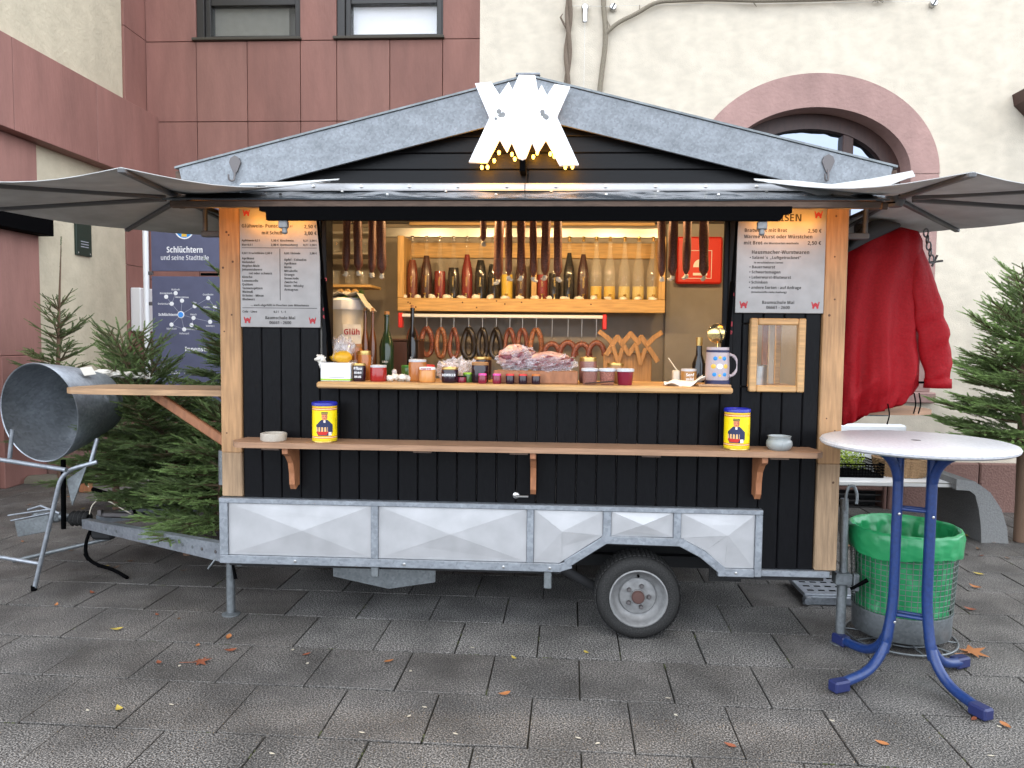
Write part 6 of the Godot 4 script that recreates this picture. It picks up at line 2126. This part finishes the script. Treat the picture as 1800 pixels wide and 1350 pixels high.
# ------------------------------------------------------------------ litter bin
func litter_bin() -> void:
	var c := Vector3(2.005, 0.0, -0.165)
	var b := thing("litter_bin", "round wire mesh litter bin with galvanised base behind the standing table", "litter bin", c)
	var st := tool()
	var r0 := 0.238
	var r1 := 0.262
	lathe(st, [Vector2(0.0, 0.05), Vector2(r0 - 0.004, 0.05), Vector2(r0, 0.055), Vector2(r0 + 0.004, 0.17), Vector2(r0 + 0.008, 0.172), Vector2(r0 + 0.008, 0.18), Vector2(r0 - 0.002, 0.18)], Vector3(), 48)
	part("base_band", st, M["galv dark"], b)
	st = tool()
	for k in 54:
		var a := TAU * k / 54.0
		var d := Vector3(sin(a), 0, cos(a))
		tube(st, [d * (r0 + 0.003) + Vector3(0, 0.16, 0), d * r1 + Vector3(0, 0.585, 0)], 0.0019, 5, false)
	for i in 15:
		var y := 0.19 + i * 0.028
		var r := lerpf(r0 + 0.003, r1, (y - 0.16) / 0.425)
		var pts := []
		for k in 41:
			var a := TAU * k / 40.0
			pts.append(Vector3(sin(a) * r, y, cos(a) * r))
		tube(st, pts, 0.0019, 5, false)
	part("wire_basket", st, M["wire"], b)
	st = tool()
	for q in [[0.27, 0.012], [0.16, 0.012]]:
		var pts := []
		for k in 41:
			var a := TAU * k / 40.0
			pts.append(Vector3(sin(a) * q[0], q[1], cos(a) * q[0]))
		tube(st, pts, 0.006, 6, false)
	for k in 10:
		var a := TAU * k / 10.0
		var d := Vector3(sin(a), 0, cos(a))
		tube(st, [d * 0.272 + Vector3(0, 0.012, 0), d * 0.16 + Vector3(0, 0.014, 0), d * 0.16 + Vector3(0, 0.055, 0)], 0.005, 6)
	part("foot_ring", st, M["galv dark"], b)
	var pts2 := []
	for k in 41:
		var a := TAU * k / 40.0
		pts2.append(Vector3(sin(a) * 0.264, 0.588, cos(a) * 0.264))
	st = tool()
	tube(st, pts2, 0.007, 8, false)
	part("rim", st, M["wire"], b)
	# the bag: lining and turned-over cuff
	var g := thing("bin_bag", "green plastic bag lining the wire bin, folded over its rim", "bin bag", c)
	var nz := FastNoiseLite.new()
	nz.seed = 31
	nz.frequency = 1.6
	var rings := []
	var prof := [[0.225, 0.12], [0.222, 0.25], [0.228, 0.38], [0.235, 0.50], [0.245, 0.575], [0.252, 0.600], [0.263, 0.608], [0.275, 0.600], [0.279, 0.57], [0.279, 0.53], [0.277, 0.50], [0.274, 0.482]]
	for i in 45:
		var f := i / 44.0 * 11.0
		var a := mini(int(f), 10)
		var r: float = lerpf(prof[a][0], prof[a + 1][0], f - a)
		var y: float = lerpf(prof[a][1], prof[a + 1][1], f - a)
		var outer := smoothstep(6.0, 7.5, f)
		var inner := 1.0 - smoothstep(4.0, 6.0, f)
		var ring := []
		for k in 80:
			var t := TAU * k / 80.0
			var n := nz.get_noise_3d(cos(t) * 2.6, y * 5.0, sin(t) * 2.6)
			var rr := r + n * (0.05 * inner * 0.6 + 0.012 * outer) + 0.008 * sin(t * 13.0 + y * 20.0) * inner
			if inner > 0.3:
				rr = minf(rr, r + 0.004)
			var yy := y + outer * 0.012 * sin(t * 3.0 + 1.0) * smoothstep(8.0, 11.0, f) + 0.006 * nz.get_noise_2d(t * 2.0, 5.0)
			ring.append(Vector3(sin(t) * rr, yy, cos(t) * rr))
		rings.append(ring)
	st = tool()
	loft(st, rings, true, false)
	part("film", st, M["bag"], g)

# ------------------------------------------------------------------ bench corner at the right
func bench_corner() -> void:
	var b := thing("concrete_bench", "bench of a pale slab on curved grey concrete supports by the cream wall", "bench")
	block("seat", b, "white metal", 1.7, 3.43, 0.425, 0.452, -3.0, -2.28, 0.01)
	block("seat_edge", b, "steel", 1.7, 3.432, 0.418, 0.456, -2.279, -2.262, 0.006)
	for x in [0.0, -1.75]:
		var st := tool()
		var outer := [Vector2(3.30, 0.50), Vector2(3.44, 0.485), Vector2(3.56, 0.40), Vector2(3.65, 0.27), Vector2(3.70, 0.12), Vector2(3.715, 0.0)]
		var inner := [Vector2(3.51, 0.0), Vector2(3.50, 0.14), Vector2(3.478, 0.27), Vector2(3.445, 0.38), Vector2(3.40, 0.412), Vector2(3.30, 0.415)]
		prism(st, outer + inner, -3.0, -2.2, Transform3D(Basis(), Vector3(x, 0, 0)))
		part("support", st, M["concrete"], b)
	var c := thing("plant_crate", "black mesh crate of small yellow green plants on the bench", "crate")
	block("tray", c, "black", 2.3, 2.85, 0.4525, 0.47, -2.85, -2.45, 0.004)
	var st := tool()
	for k in 24:
		var x := 2.31 + k * 0.023
		box(st, Vector3(x, 0.515, -2.452), Vector3(0.004, 0.09, 0.004))
		box(st, Vector3(x, 0.515, -2.848), Vector3(0.004, 0.09, 0.004))
	for k in 17:
		box(st, Vector3(2.848, 0.515, -2.84 + k * 0.024), Vector3(0.004, 0.09, 0.004))
	for y in [0.49, 0.515, 0.54, 0.562]:
		box(st, Vector3(2.575, y, -2.4505), Vector3(0.55, 0.006 if y < 0.55 else 0.012, 0.005))
		box(st, Vector3(2.575, y, -2.8495), Vector3(0.55, 0.006 if y < 0.55 else 0.012, 0.005))
		box(st, Vector3(2.8505, y, -2.65), Vector3(0.005, 0.006 if y < 0.55 else 0.012, 0.4))
	part("mesh_side", st, M["black"], c)
	st = tool()
	st.set_smooth_group(-1)
	for i in 900:
		var p := Vector3(rng.randf_range(2.32, 2.72), rng.randf_range(0.52, 0.64), rng.randf_range(-2.82, -2.47))
		var d := Vector3(rng.randf_range(-1, 1), rng.randf_range(-0.2, 1), rng.randf_range(-1, 1)).normalized()
		var w := d.cross(Vector3.UP).normalized() * 0.008
		tri(st, p, p + d * 0.018 + w, p + d * 0.036)
		tri(st, p, p + d * 0.036, p + d * 0.018 - w)
	var pl := part("crate_plants", st, M["leafy"])
	pl.set_meta("kind", "stuff")
	tag(pl, "bright yellow green young plants growing in the black crate", "plants")
	var w := thing("wicker_basket", "brown wicker basket standing on the bench beside the black crate", "basket", Vector3(3.05, 0.4525, -2.62))
	for i in 12:
		st = tool()
		var r := 0.165 + 0.0022 * i
		var pts := []
		for k in 49:
			var t := TAU * k / 48.0
			var wv := 0.004 * (1.0 if (k + i) % 2 == 0 else -1.0)
			pts.append(Vector3(sin(t) * (r + wv) * 1.15, 0.008 + i * 0.0125, cos(t) * (r + wv)))
		tube(st, pts, 0.0068, 5, false)
		part("wicker_round", st, M["wicker"], w)
	st = tool()
	for k in 24:
		var t := TAU * (k + 0.5) / 24.0
		tube(st, [Vector3(sin(t) * 0.165 * 1.15, 0.0, cos(t) * 0.165), Vector3(sin(t) * 0.192 * 1.15, 0.155, cos(t) * 0.192)], 0.006, 5)
	lathe(st, [Vector2(0.0, 0.002), Vector2(0.16, 0.002), Vector2(0.16, 0.006)], Vector3(), 24)
	part("stakes", st, M["wicker"], w)
	var f := block("foam_box", self, "foam", 2.42, 3.2, 0.4525, 0.845, -2.98, -2.86, 0.015)
	tag(f, "large white foam board leaning upright at the back of the bench", "foam board")

# ------------------------------------------------------------------ tree netting machine
func netting_machine() -> void:
	var n := thing("netting_machine", "galvanised tree netting funnel on a tubular stand at the left", "netting machine")
	var c := Vector3(-3.0, 1.08, -0.58)
	var ax := Vector3(0.24, 0.07, -0.96).normalized()
	var side := ax.cross(Vector3.UP).normalized()
	var up := side.cross(ax)
	var bs := Basis(side, ax, side.cross(ax))
	var st := tool()
	lathe(st, [Vector2(0.300, 0.0), Vector2(0.306, -0.004), Vector2(0.309, 0.004), Vector2(0.262, 0.24), Vector2(0.20, 0.46), Vector2(0.197, 0.46), Vector2(0.258, 0.24), Vector2(0.303, 0.006), Vector2(0.300, 0.0)], c, 56, bs)
	part("funnel", st, M["galv"], n)
	st = tool()
	for k in 5:
		lump(st, c + ax * (0.40 + 0.05 * k) + Vector3(0.05 + 0.04 * k, 0.20 - 0.012 * k, -0.05), Vector3(0.055, 0.022, 0.05), 0.3, 12, 2.0)
	part("net_roll", st, M["paper"], n)
	st = tool()
	var lp := c + ax * 0.2 + up * 0.30 + side * -0.02
	box(st, c + ax * 0.22 + (up * 0.8 - side * 0.6 if (up * 0.8 - side * 0.6).z > 0 else up * 0.8 + side * 0.6) * 0.296, Vector3(0.09, 0.06, 0.003), 0.001, Basis(ax, up, ax.cross(up)) * Basis(Vector3.RIGHT, -0.6))
	part("paper_label", st, M["paper"], n)
	# stand
	st = tool()
	tube(st, [Vector3(-3.6, 0.82, -0.62), Vector3(-2.75, 0.755, -0.45)], 0.014, 10)
	part("cross_tube", st, M["galv"], n)
	st = tool()
	tube(st, bend([Vector3(-2.62, 0.79, -0.55), Vector3(-2.81, 0.735, -0.50), Vector3(-3.0, 0.0, -0.49)], 0.09, 6), 0.0135, 10)
	part("leg", st, M["galv"], n)
	st = tool()
	tube(st, [Vector3(-3.21, 0.19, -0.52), Vector3(-2.96, 0.165, -0.5)], 0.012, 10)
	tube(st, [Vector3(-3.9, 0.24, -0.6), Vector3(-3.2, 0.19, -0.52)], 0.012, 10)
	part("brace_tube", st, M["galv"], n)
	st = tool()
	tube(st, [Vector3(-3.5, 0.02, -1.0), Vector3(-2.85, 0.18, -1.05)], 0.014, 10)
	part("brace_tube", st, M["galv dark"], n)
	st = tool()
	tube(st, [Vector3(-3.15, 0.98, -0.55), Vector3(-3.18, 0.80, -0.56)], 0.013, 8)
	tube(st, [Vector3(-2.66, 0.92, -0.62), Vector3(-2.66, 0.78, -0.55)], 0.013, 8)
	part("funnel_support", st, M["galv"], n)
	st = tool()
	tube(st, [Vector3(-3.13, 0.72, -1.0), Vector3(-3.14, 0.25, -1.0)], 0.016, 8)
	part("rear_post", st, M["black"], n)
	st = tool()
	prism(st, [Vector2(0, 0), Vector2(0.13, 0.09), Vector2(0.03, -0.16)], -0.004, 0.004, Transform3D(Basis(), Vector3(-2.80, 0.68, -0.53)))
	part("gusset", st, M["galv dark"], n)
	st = tool()
	lathe(st, [Vector2(0.0, 0.0), Vector2(0.018, 0.0), Vector2(0.018, 0.03), Vector2(0.0, 0.03)], Vector3(-3.0, 0.0, -0.49), 10)
	part("foot_cap", st, M["black"], n)

# ------------------------------------------------------------------ town sign
func town_sign() -> void:
	var z := -4.5
	var s := thing("town_sign", "tall blue grey town information sign with white pole behind the fir trees", "sign")
	var st := tool()
	tube(st, [Vector3(-4.425, 0.0, z), Vector3(-4.425, 3.1, z)], 0.032, 14)
	part("pole", st, M["white metal"], s)
	st = tool()
	tube(st, [Vector3(-3.53, 0.0, z), Vector3(-3.53, 3.1, z)], 0.032, 14)
	part("pole", st, M["white metal"], s)
	block("upper_panel", s, "sign blue", -4.355, -3.575, 2.262, 3.05, z - 0.015, z + 0.015, 0.003)
	block("lower_panel", s, "sign blue", -4.355, -3.575, 0.6, 2.205, z - 0.015, z + 0.015, 0.003)
	for q in [[2.24, 0.02], [2.9, 0.02], [1.9, 0.02], [0.9, 0.02]]:
		block("clamp", s, "bolt", -4.4, -4.35, q[0] - q[1], q[0] + q[1], z - 0.02, z + 0.012, 0.003)
	block("spacer", s, "black", -3.80, -3.58, 2.215, 2.245, z - 0.02, z + 0.01, 0.003)
	var x := -3.972
	var zz := z + 0.0158
	text("Schlüchtern", Vector3(x, 2.500, zz), 0.066, M["sign white"], s, 1, true, 0.78)
	text("und seine Stadtteile", Vector3(x, 2.412, zz), 0.052, M["sign white"], s, 1, false, 0.86)
	# town arms: gold tower on blue shield
	st = tool()
	var shield := [Vector2(-0.115, 0.16)]
	shield.append_array(half_ellipse(0, 0.0, 0.115, 0.125, 14, PI, TAU))
	shield.append(Vector2(0.115, 0.16))
	prism(st, shield, 0.0, 0.003, Transform3D(Basis(), Vector3(x, 2.74, zz)))
	part("arms_edge", st, M["sign white"], s)
	var small := []
	for v in shield:
		small.append(v * 0.88)
	st = tool()
	prism(st, small, 0.0032, 0.005, Transform3D(Basis(), Vector3(x, 2.74, zz)))
	part("arms_field", st, M["crest blue"], s)
	st = tool()
	prism(st, [Vector2(-0.03, -0.098), Vector2(0.03, -0.098), Vector2(0.02, 0.06), Vector2(0.045, 0.06), Vector2(0.045, 0.12), Vector2(-0.045, 0.12), Vector2(-0.045, 0.06), Vector2(-0.02, 0.06)], 0.0052, 0.007, Transform3D(Basis(), Vector3(x, 2.74, zz)))
	part("arms_tower", st, M["crest gold"], s)
	st = tool()
	for q in [[0.06, 0.0], [0.075, 0.03], [0.055, 0.05], [-0.06, 0.04]]:
		box(st, Vector3(x + q[0], 2.74 + q[1], zz + 0.006), Vector3(0.014, 0.014, 0.002))
	part("arms_stars", st, M["sign white"], s)
	# network of the districts, measured in the photo's sign (units of the panel)
	var u := func(a: float, b: float) -> Vector3: return Vector3(-4.353 + (a - 117.0) / 4.656 * 0.00652, 2.216 - (b - 432.0) / 4.656 * 0.00635, zz)
	var hub: Vector3 = u.call(350, 752)
	var nodes := [[232, 607, "Kressenbach", 0], [310, 577, "Wallroth", 0], [276, 664, "Breitenbach", 1], [361, 638, "Hintersteinau", 0], [464, 682, "Elm", 0], [575, 615, "Gundhelm", 0], [628, 688, "Hutten", 1], [588, 808, "Vollmerz", 2], [453, 778, "Herolz", 0], [436, 836, "Ahlersbach", 2], [272, 834, "Niederzell", 2], [375, 872, "Hohenzell", 2]]
	for q in nodes:
		var p: Vector3 = u.call(q[0], q[1])
		st = tool()
		lathe(st, [Vector2(0.024, 0.0), Vector2(0.022, 0.003), Vector2(0.0, 0.004)], p, 14, Basis(Vector3.RIGHT, PI / 2))
		part("map_node", st, M["sign white"], s)
		var off: Vector3 = [Vector3(0, 0.040, 0), Vector3(-0.09, 0, 0), Vector3(0, -0.045, 0)][q[3]]
		text(q[2], p + off, 0.020, M["sign white"], s, 1, false, 0.9)
	var links := [[0, 2], [1, 2], [2, 12], [3, 12], [4, 12], [4, 5], [5, 6], [6, 7], [7, 8], [8, 12], [8, 9], [10, 12], [10, 11], [11, 12]]
	for l in links:
		var a: Vector3 = hub if l[0] == 12 else u.call(nodes[l[0]][0], nodes[l[0]][1])
		var b: Vector3 = hub if l[1] == 12 else u.call(nodes[l[1]][0], nodes[l[1]][1])
		st = tool()
		bar(st, a, b, 0.0035, 0.0016 + rng.randf() * 0.0004)
		part("map_link", st, M["sign line"], s)
	st = tool()
	lathe(st, [Vector2(0.040, 0.0), Vector2(0.038, 0.0045), Vector2(0.0, 0.0055)], hub, 18, Basis(Vector3.RIGHT, PI / 2))
	part("map_node", st, M["sign white"], s)
	st = tool()
	lathe(st, [Vector2(0.031, 0.0045), Vector2(0.028, 0.0075), Vector2(0.0, 0.008)], hub, 18, Basis(Vector3.RIGHT, PI / 2))
	part("map_hub", st, M["node blue"], s)
	text("Schlüchtern", u.call(243, 752), 0.030, M["sign white"], s, 1, true, 0.9)
	text("Innenstadt", u.call(500, 1032), 0.05, M["sign white"], s, 1, true, 0.92)
	text("Elm", u.call(220, 1182), 0.032, M["sign white"], s, 1, true)
	text("Gundhelm", u.call(258, 1226), 0.032, M["sign white"], s, 1, true)
	block("printed_line", s, "sign white", -4.0, -3.75, 1.125, 1.129, zz - 0.001, zz + 0.001)

# ------------------------------------------------------------------ firs
var twigs := []
func make_twigs() -> void:
	for v in 3:
		var st := tool()
		st.set_smooth_group(-1)
		var n := 130
		for i in n:
			var t := float(i) / n
			var base := Vector3(0, t * 0.16, 0)
			# needles spread to both sides and upwards, fewer below
			var phi := rng.randf_range(-1.9, 1.9)
			var out := Vector3(sin(phi), 0, cos(phi))
			var d := (out + Vector3(0, rng.randf_range(0.45, 0.85), 0)).normalized()
			var len := rng.randf_range(0.018, 0.025) * (1.0 - 0.3 * t * t)
			var w := d.cross(Vector3(rng.randf_range(-1, 1), rng.randf_range(-1, 1), rng.randf_range(-1, 1))).normalized() * 0.0021
			var tip := base + d * len + Vector3(0, len * 0.15, 0)
			var mid := base + d * len * 0.55
			tri(st, base, mid + w, tip)
			tri(st, base, tip, mid - w)
		box(st, Vector3(0, 0.08, 0), Vector3(0.003, 0.16, 0.003))
		twigs.append(baked(st))

func fir(label: String, at: Vector3, height: float, spread: float, low: float, sd: int, leader := 0.3, lean := Vector3.ZERO, whorl := 0.21, dense := 1.0, around := [0.0, TAU], tint := 1.0, trunk_r := 0.035) -> void:
	var t := thing("fir_tree", label, "fir tree", at, "fir trees for sale beside the stall")
	var r := RandomNumberGenerator.new()
	r.seed = sd
	var st := tool()
	var tp := []
	var tr := []
	for i in 9:
		var v := i / 8.0
		tp.append(lean * v * v + Vector3(sin(v * 5.0 + sd) * 0.012, v * height, cos(v * 4.0 + sd) * 0.012))
		tr.append(lerpf(trunk_r, 0.004, v))
	tube(st, tp, tr, 8)
	part("trunk", st, M["bark"], t)
	var wood := tool()
	var spots := [[], [], []]
	var add := func(p: Vector3, d: Vector3, up: Vector3, s: float, shade: float):
		var x := d.cross(up).normalized()
		if x.length() < 0.5:
			x = d.cross(Vector3.RIGHT).normalized()
		var z := x.cross(d)
		spots[r.randi() % 3].append([Transform3D(Basis(x * s, d * s, z * s), p), shade])
	var spray := func(p: Vector3, d: Vector3, up: Vector3, length: float, shade: float):
		var k := 0.0
		while k < length - 0.02:
			var s := clampf((length - k) / 0.16, 0.45, 1.0)
			add.call(p + d * k, (d + Vector3(r.randf_range(-0.08, 0.08), r.randf_range(-0.05, 0.1), r.randf_range(-0.08, 0.08))).normalized(), up, s, shade * (0.72 + 0.6 * k / maxf(length, 0.1)) * r.randf_range(0.85, 1.15))
			k += 0.115 * s
	# the leading shoot
	var top: Vector3 = tp[8]
	var ld := (tp[8] - tp[7] as Vector3).normalized()
	var k0 := 0.0
	while k0 < leader:
		add.call(top - ld * k0, ld, Vector3(r.randf_range(-1, 1), 0, r.randf_range(-1, 1)), 0.55, 0.6)
		k0 += 0.11
	var y := height - leader
	var level := 0
	while y > low:
		var v := (height - leader - y) / (height - leader)
		var reach := spread * (0.26 + 0.74 * pow(v, 0.8))
		var count := 5 + (2 if v > 0.3 else 0)
		var c := lean * pow(y / height, 2.0)
		var a0 := r.randf_range(0, TAU)
		for b in count:
			var ang := a0 + TAU * b / count + r.randf_range(-0.25, 0.25)
			var wrapped := fposmod(ang, TAU)
			if wrapped < around[0] or wrapped > around[1]:
				continue
			var rise := lerpf(0.95, 0.12, smoothstep(0.0, 0.5, v)) + r.randf_range(-0.15, 0.15)
			var d := Vector3(sin(ang), rise, cos(ang)).normalized()
			var L := reach * r.randf_range(0.78, 1.08)
			var shade := r.randf_range(0.65, 1.25) * tint
			var p0 := Vector3(c.x, y + r.randf_range(-0.05, 0.05), c.z)
			var flat := Vector3.UP
			var side := d.cross(Vector3.UP).normalized()
			flat = side.cross(d).normalized()
			if flat.y < 0:
				flat = -flat
			var pts := []
			var m := 6
			for i in m + 1:
				var w := float(i) / m
				pts.append(p0 + d * L * w + Vector3(0, (0.10 * w * w - 0.16 * w * v) * L, 0))
			tube(wood, pts, [0.010, 0.009, 0.008, 0.0065, 0.005, 0.004, 0.003], 5)
			for i in m:
				var dd: Vector3 = (pts[i + 1] - pts[i]).normalized()
				if i > 0 or v < 0.25:
					spray.call(pts[i], dd, flat, (pts[i + 1] - pts[i]).length() + 0.03, shade)
			# side shoots in a flat fan
			var s := L * 0.22
			var flip := 1.0
			while s < L * 0.97:
				var w := s / L
				var i := mini(int(w * m), m - 1)
				var p: Vector3 = pts[i].lerp(pts[i + 1], w * m - i)
				var sl := (L - s) * 0.62 * r.randf_range(0.7, 1.15) + 0.05
				sl = minf(sl, L * 0.5)
				for f in [-1.0, 1.0]:
					var sd2: Vector3 = (d * 0.78 + side * f * 0.75 + Vector3(0, r.randf_range(-0.1, 0.16), 0)).normalized()
					tube(wood, [p, p + sd2 * sl], [0.004, 0.002], 4, false)
					spray.call(p + sd2 * 0.02, sd2, flat, sl, shade * r.randf_range(0.85, 1.15))
					var q := 0.09
					while q < sl - 0.05:
						for f2 in [-1.0, 1.0]:
							if r.randf() < 0.8:
								var d3: Vector3 = (sd2 * 0.8 + sd2.cross(flat) * f2 * 0.75 + Vector3(0, r.randf_range(-0.05, 0.12), 0)).normalized()
								spray.call(p + sd2 * q, d3, flat, minf((sl - q) * 0.6 + 0.04, 0.17), shade * r.randf_range(0.85, 1.2))
						q += 0.075 / dense
				s += 0.085 / dense
		# small shoots straight from the trunk between the whorls
		for b in int(11 * dense):
			var ang := r.randf_range(0, TAU)
			var wrapped := fposmod(ang, TAU)
			if wrapped < around[0] or wrapped > around[1]:
				continue
			var d := Vector3(sin(ang), r.randf_range(0.1, 0.7), cos(ang)).normalized()
			spray.call(Vector3(c.x, y - whorl * r.randf_range(0.2, 0.8), c.z), d, Vector3.UP, reach * r.randf_range(0.3, 0.75), tint * r.randf_range(0.6, 1.0))
		y -= whorl * r.randf_range(0.85, 1.15)
		level += 1
	part("branches", wood, M["twig bark"], t).set_meta("kind", "stuff")
	for v in 3:
		var mm := MultiMesh.new()
		mm.transform_format = MultiMesh.TRANSFORM_3D
		mm.use_colors = true
		mm.mesh = twigs[v]
		mm.instance_count = spots[v].size()
		for i in spots[v].size():
			mm.set_instance_transform(i, spots[v][i][0])
			var s: float = spots[v][i][1]
			mm.set_instance_color(i, Color(0.135 * s, 0.198 * s, 0.062 * s))
		var o := MultiMeshInstance3D.new()
		o.name = "needles"
		o.multimesh = mm
		o.material_override = M["needle"]
		o.set_meta("kind", "stuff")
		t.add_child(o, true)

func trees() -> void:
	make_twigs()
	fir("fir tree with a long bare leading shoot by the cream wall behind the netting funnel", Vector3(-4.78, 0.0, -3.45), 2.42, 0.66, 0.4, 3, 0.62, Vector3(0.06, 0, 0), 0.19, 0.75)
	fir("bushy dark fir tree crowding the trailer's drawbar, in front of the others", Vector3(-2.45, 0.0, -1.32), 1.58, 0.90, 0.34, 8, 0.16, Vector3(-0.46, 0, 0.10), 0.115, 1.25)
	fir("tall fir tree close to the trailer's left wall, before the blue town sign", Vector3(-2.42, 0.0, -2.55), 2.3, 1.02, 0.35, 15, 0.2, Vector3(0.0, 0, 0), 0.15, 1.0)
	fir("low green fir tree between the netting funnel and the drawbar", Vector3(-3.75, 0.0, -2.65), 1.28, 0.66, 0.25, 21, 0.15, Vector3(0.05, 0, 0), 0.14, 1.1)
	fir("small bright fir lying over the drawbar against the trailer's left corner", Vector3(-2.02, 0.30, -0.88), 0.85, 0.56, 0.0, 44, 0.06, Vector3(0.12, 0, 0.05), 0.10, 1.2, [0.0, TAU], 1.35, 0.02)
	fir("lush fir tree at the right edge with a long leading shoot by the cream wall", Vector3(3.84, 0.0, -2.28), 2.55, 0.92, 0.66, 33, 0.55, Vector3(-0.06, 0, 0), 0.14, 1.25, [0.0, TAU], 1.6, 0.055)
	var n := thing("tree_stand", "rough wooden tree stand post with string behind the netting machine", "tree stand")
	block("post", n, "brace wood", -4.50, -4.40, 0.0, 0.30, -3.38, -3.30, 0.008)
	var st := tool()
	tube(st, bend([Vector3(-4.52, 0.32, -3.29), Vector3(-4.44, 0.12, -3.28), Vector3(-4.39, 0.06, -3.29)], 0.05), 0.004, 5)
	part("string", st, M["string"], n)

# ------------------------------------------------------------------ fallen leaves
func leaf_mesh(v: int) -> Mesh:
	var st := tool()
	st.set_smooth_group(1)
	var curl := 0.008 + 0.006 * v
	var prev := []
	for i in 6:
		var t := i / 5.0
		var w := 0.014 * sin(PI * pow(t, 0.8)) + 0.0006
		var yy := 0.003 + curl * (t - 0.5) * (t - 0.5) * 3.0
		var row := [Vector3(-w, yy + w * 0.35, (t - 0.5) * 0.06), Vector3(0, yy, (t - 0.5) * 0.06), Vector3(w, yy + w * 0.25, (t - 0.5) * 0.06)]
		if i > 0:
			for k in 2:
				quad_n(st, prev[k], prev[k + 1], row[k + 1], row[k], Vector3.UP)
		prev = row
	return baked(st)

func leaves() -> void:
	var cols := {"rust": lin(0.20, 0.055, 0.022), "brown": lin(0.13, 0.07, 0.035), "yellow": lin(0.36, 0.27, 0.05), "orange": lin(0.32, 0.12, 0.035), "pale": lin(0.42, 0.38, 0.30)}
	for k in cols:
		mat("leaf " + k, cols[k], 0.7)
	var ms := [leaf_mesh(0), leaf_mesh(1), leaf_mesh(2)]
	var put := func(kind: String, p: Vector3, s: float, label: String, group: String):
		var o := mesh_part("fallen_leaf", ms[rng.randi() % 3], M["leaf " + kind], self, Transform3D(Basis(Vector3.UP, rng.randf_range(0, TAU)) * Basis(Vector3.RIGHT, rng.randf_range(-0.15, 0.15)) * Basis.from_scale(Vector3(s, s, s) * 0.82), p))
		tag(o, label, "leaf", group)
	var front := [["rust", -2.62, -0.47, 1.0], ["rust", -1.72, 0.46, 1.0], ["orange", -1.52, 0.13, 1.2], ["rust", -1.44, 0.30, 1.3], ["orange", -1.63, 0.25, 0.8], ["rust", -1.05, 0.31, 0.9], ["orange", -0.63, 0.36, 1.1], ["yellow", -0.03, 0.27, 0.8], ["orange", -0.05, 0.66, 1.2], ["yellow", -2.15, 0.08, 1.3], ["rust", -2.05, -0.15, 0.8], ["yellow", -1.65, 0.92, 1.2], ["brown", -1.9, -0.1, 0.7], ["orange", -2.7, -0.25, 0.8], ["yellow", -1.43, 0.28, 0.6], ["rust", 0.85, 1.02, 1.0], ["orange", 1.45, 0.96, 1.1], ["orange", 2.02, 0.78, 1.3], ["rust", 1.92, 0.73, 0.8], ["orange", 1.58, 0.38, 0.8], ["yellow", 0.33, 0.18, 0.9]]
	for q in front:
		put.call(q[0], Vector3(q[1], 0.001, q[2]), q[3], "small %s fallen leaf on the front paving slabs %s the trailer wheel" % [{"rust": "rust red", "orange": "orange brown", "yellow": "yellow", "brown": "brown"}[q[0]], "left of" if q[1] < 0.4 else "right of"], "small leaves on the front paving")
	for i in 34:
		put.call(["orange", "rust", "yellow", "brown"][i % 4], Vector3(rng.randf_range(-4.6, -2.0), 0.001, rng.randf_range(-3.2, -0.9)), rng.randf_range(0.7, 1.3), "small %s fallen leaf on the dark paving round the drawbar and netting machine" % ["orange", "rust red", "yellow", "brown"][i % 4], "small leaves round the drawbar")
	for i in 48:
		put.call(["orange", "brown", "rust", "yellow", "brown"][i % 5], Vector3(rng.randf_range(1.9, 4.3), 0.001, rng.randf_range(-2.6, -0.5)), rng.randf_range(0.8, 1.6), "small %s fallen leaf on the paving behind the litter bin and under the bench" % ["orange", "brown", "rust red", "yellow", "brown"][i % 5], "small leaves behind the litter bin")
	for i in 22:
		var o := mesh_part("paper_scrap", ms[0], M["leaf pale"], self, Transform3D(Basis(Vector3.UP, rng.randf_range(0, TAU)).scaled(Vector3(0.5, 0.2, 0.35)), Vector3(rng.randf_range(-2.2, 2.2), 0.001, rng.randf_range(0.1, 1.25))))
		tag(o, "tiny pale scrap trodden onto the front paving", "scrap", "pale scraps on the paving")
	# the big maple leaf right of the bin, and a dark wet one at the left
	for q in [["maple_leaf", "leaf orange", Vector3(2.27, 0.004, 0.03), 0.095, "large orange maple leaf lying right of the litter bin"], ["maple_leaf", "leaf rust", Vector3(-1.53, 0.003, 0.44), 0.06, "dark rust maple leaf lying flat on the paving at the left front"]]:
		var st := tool()
		st.set_smooth_group(1)
		var pts := []
		var rad := [1.0, 0.42, 0.92, 0.38, 0.72, 0.28, 0.5, 0.16, 0.5, 0.28, 0.72, 0.38, 0.92, 0.42]
		for i in 14:
			var a := TAU * i / 14.0
			pts.append(Vector3(sin(a) * rad[i], 0.10 + 0.14 * sin(a * 2.0 + 1.0) * rad[i], cos(a) * rad[i]) * q[3])
		for i in 14:
			tri_n(st, Vector3(0, 0.02 * q[3], 0), pts[i], pts[(i + 1) % 14], Vector3.UP)
		tube(st, [Vector3(0, 0.002, 0), Vector3(0.01, 0.004, -0.09)], 0.0015, 5)
		var o := part(q[0], st, M[q[1]])
		o.position = q[2]
		o.rotation.y = 1.9
		tag(o, q[4], "leaf")
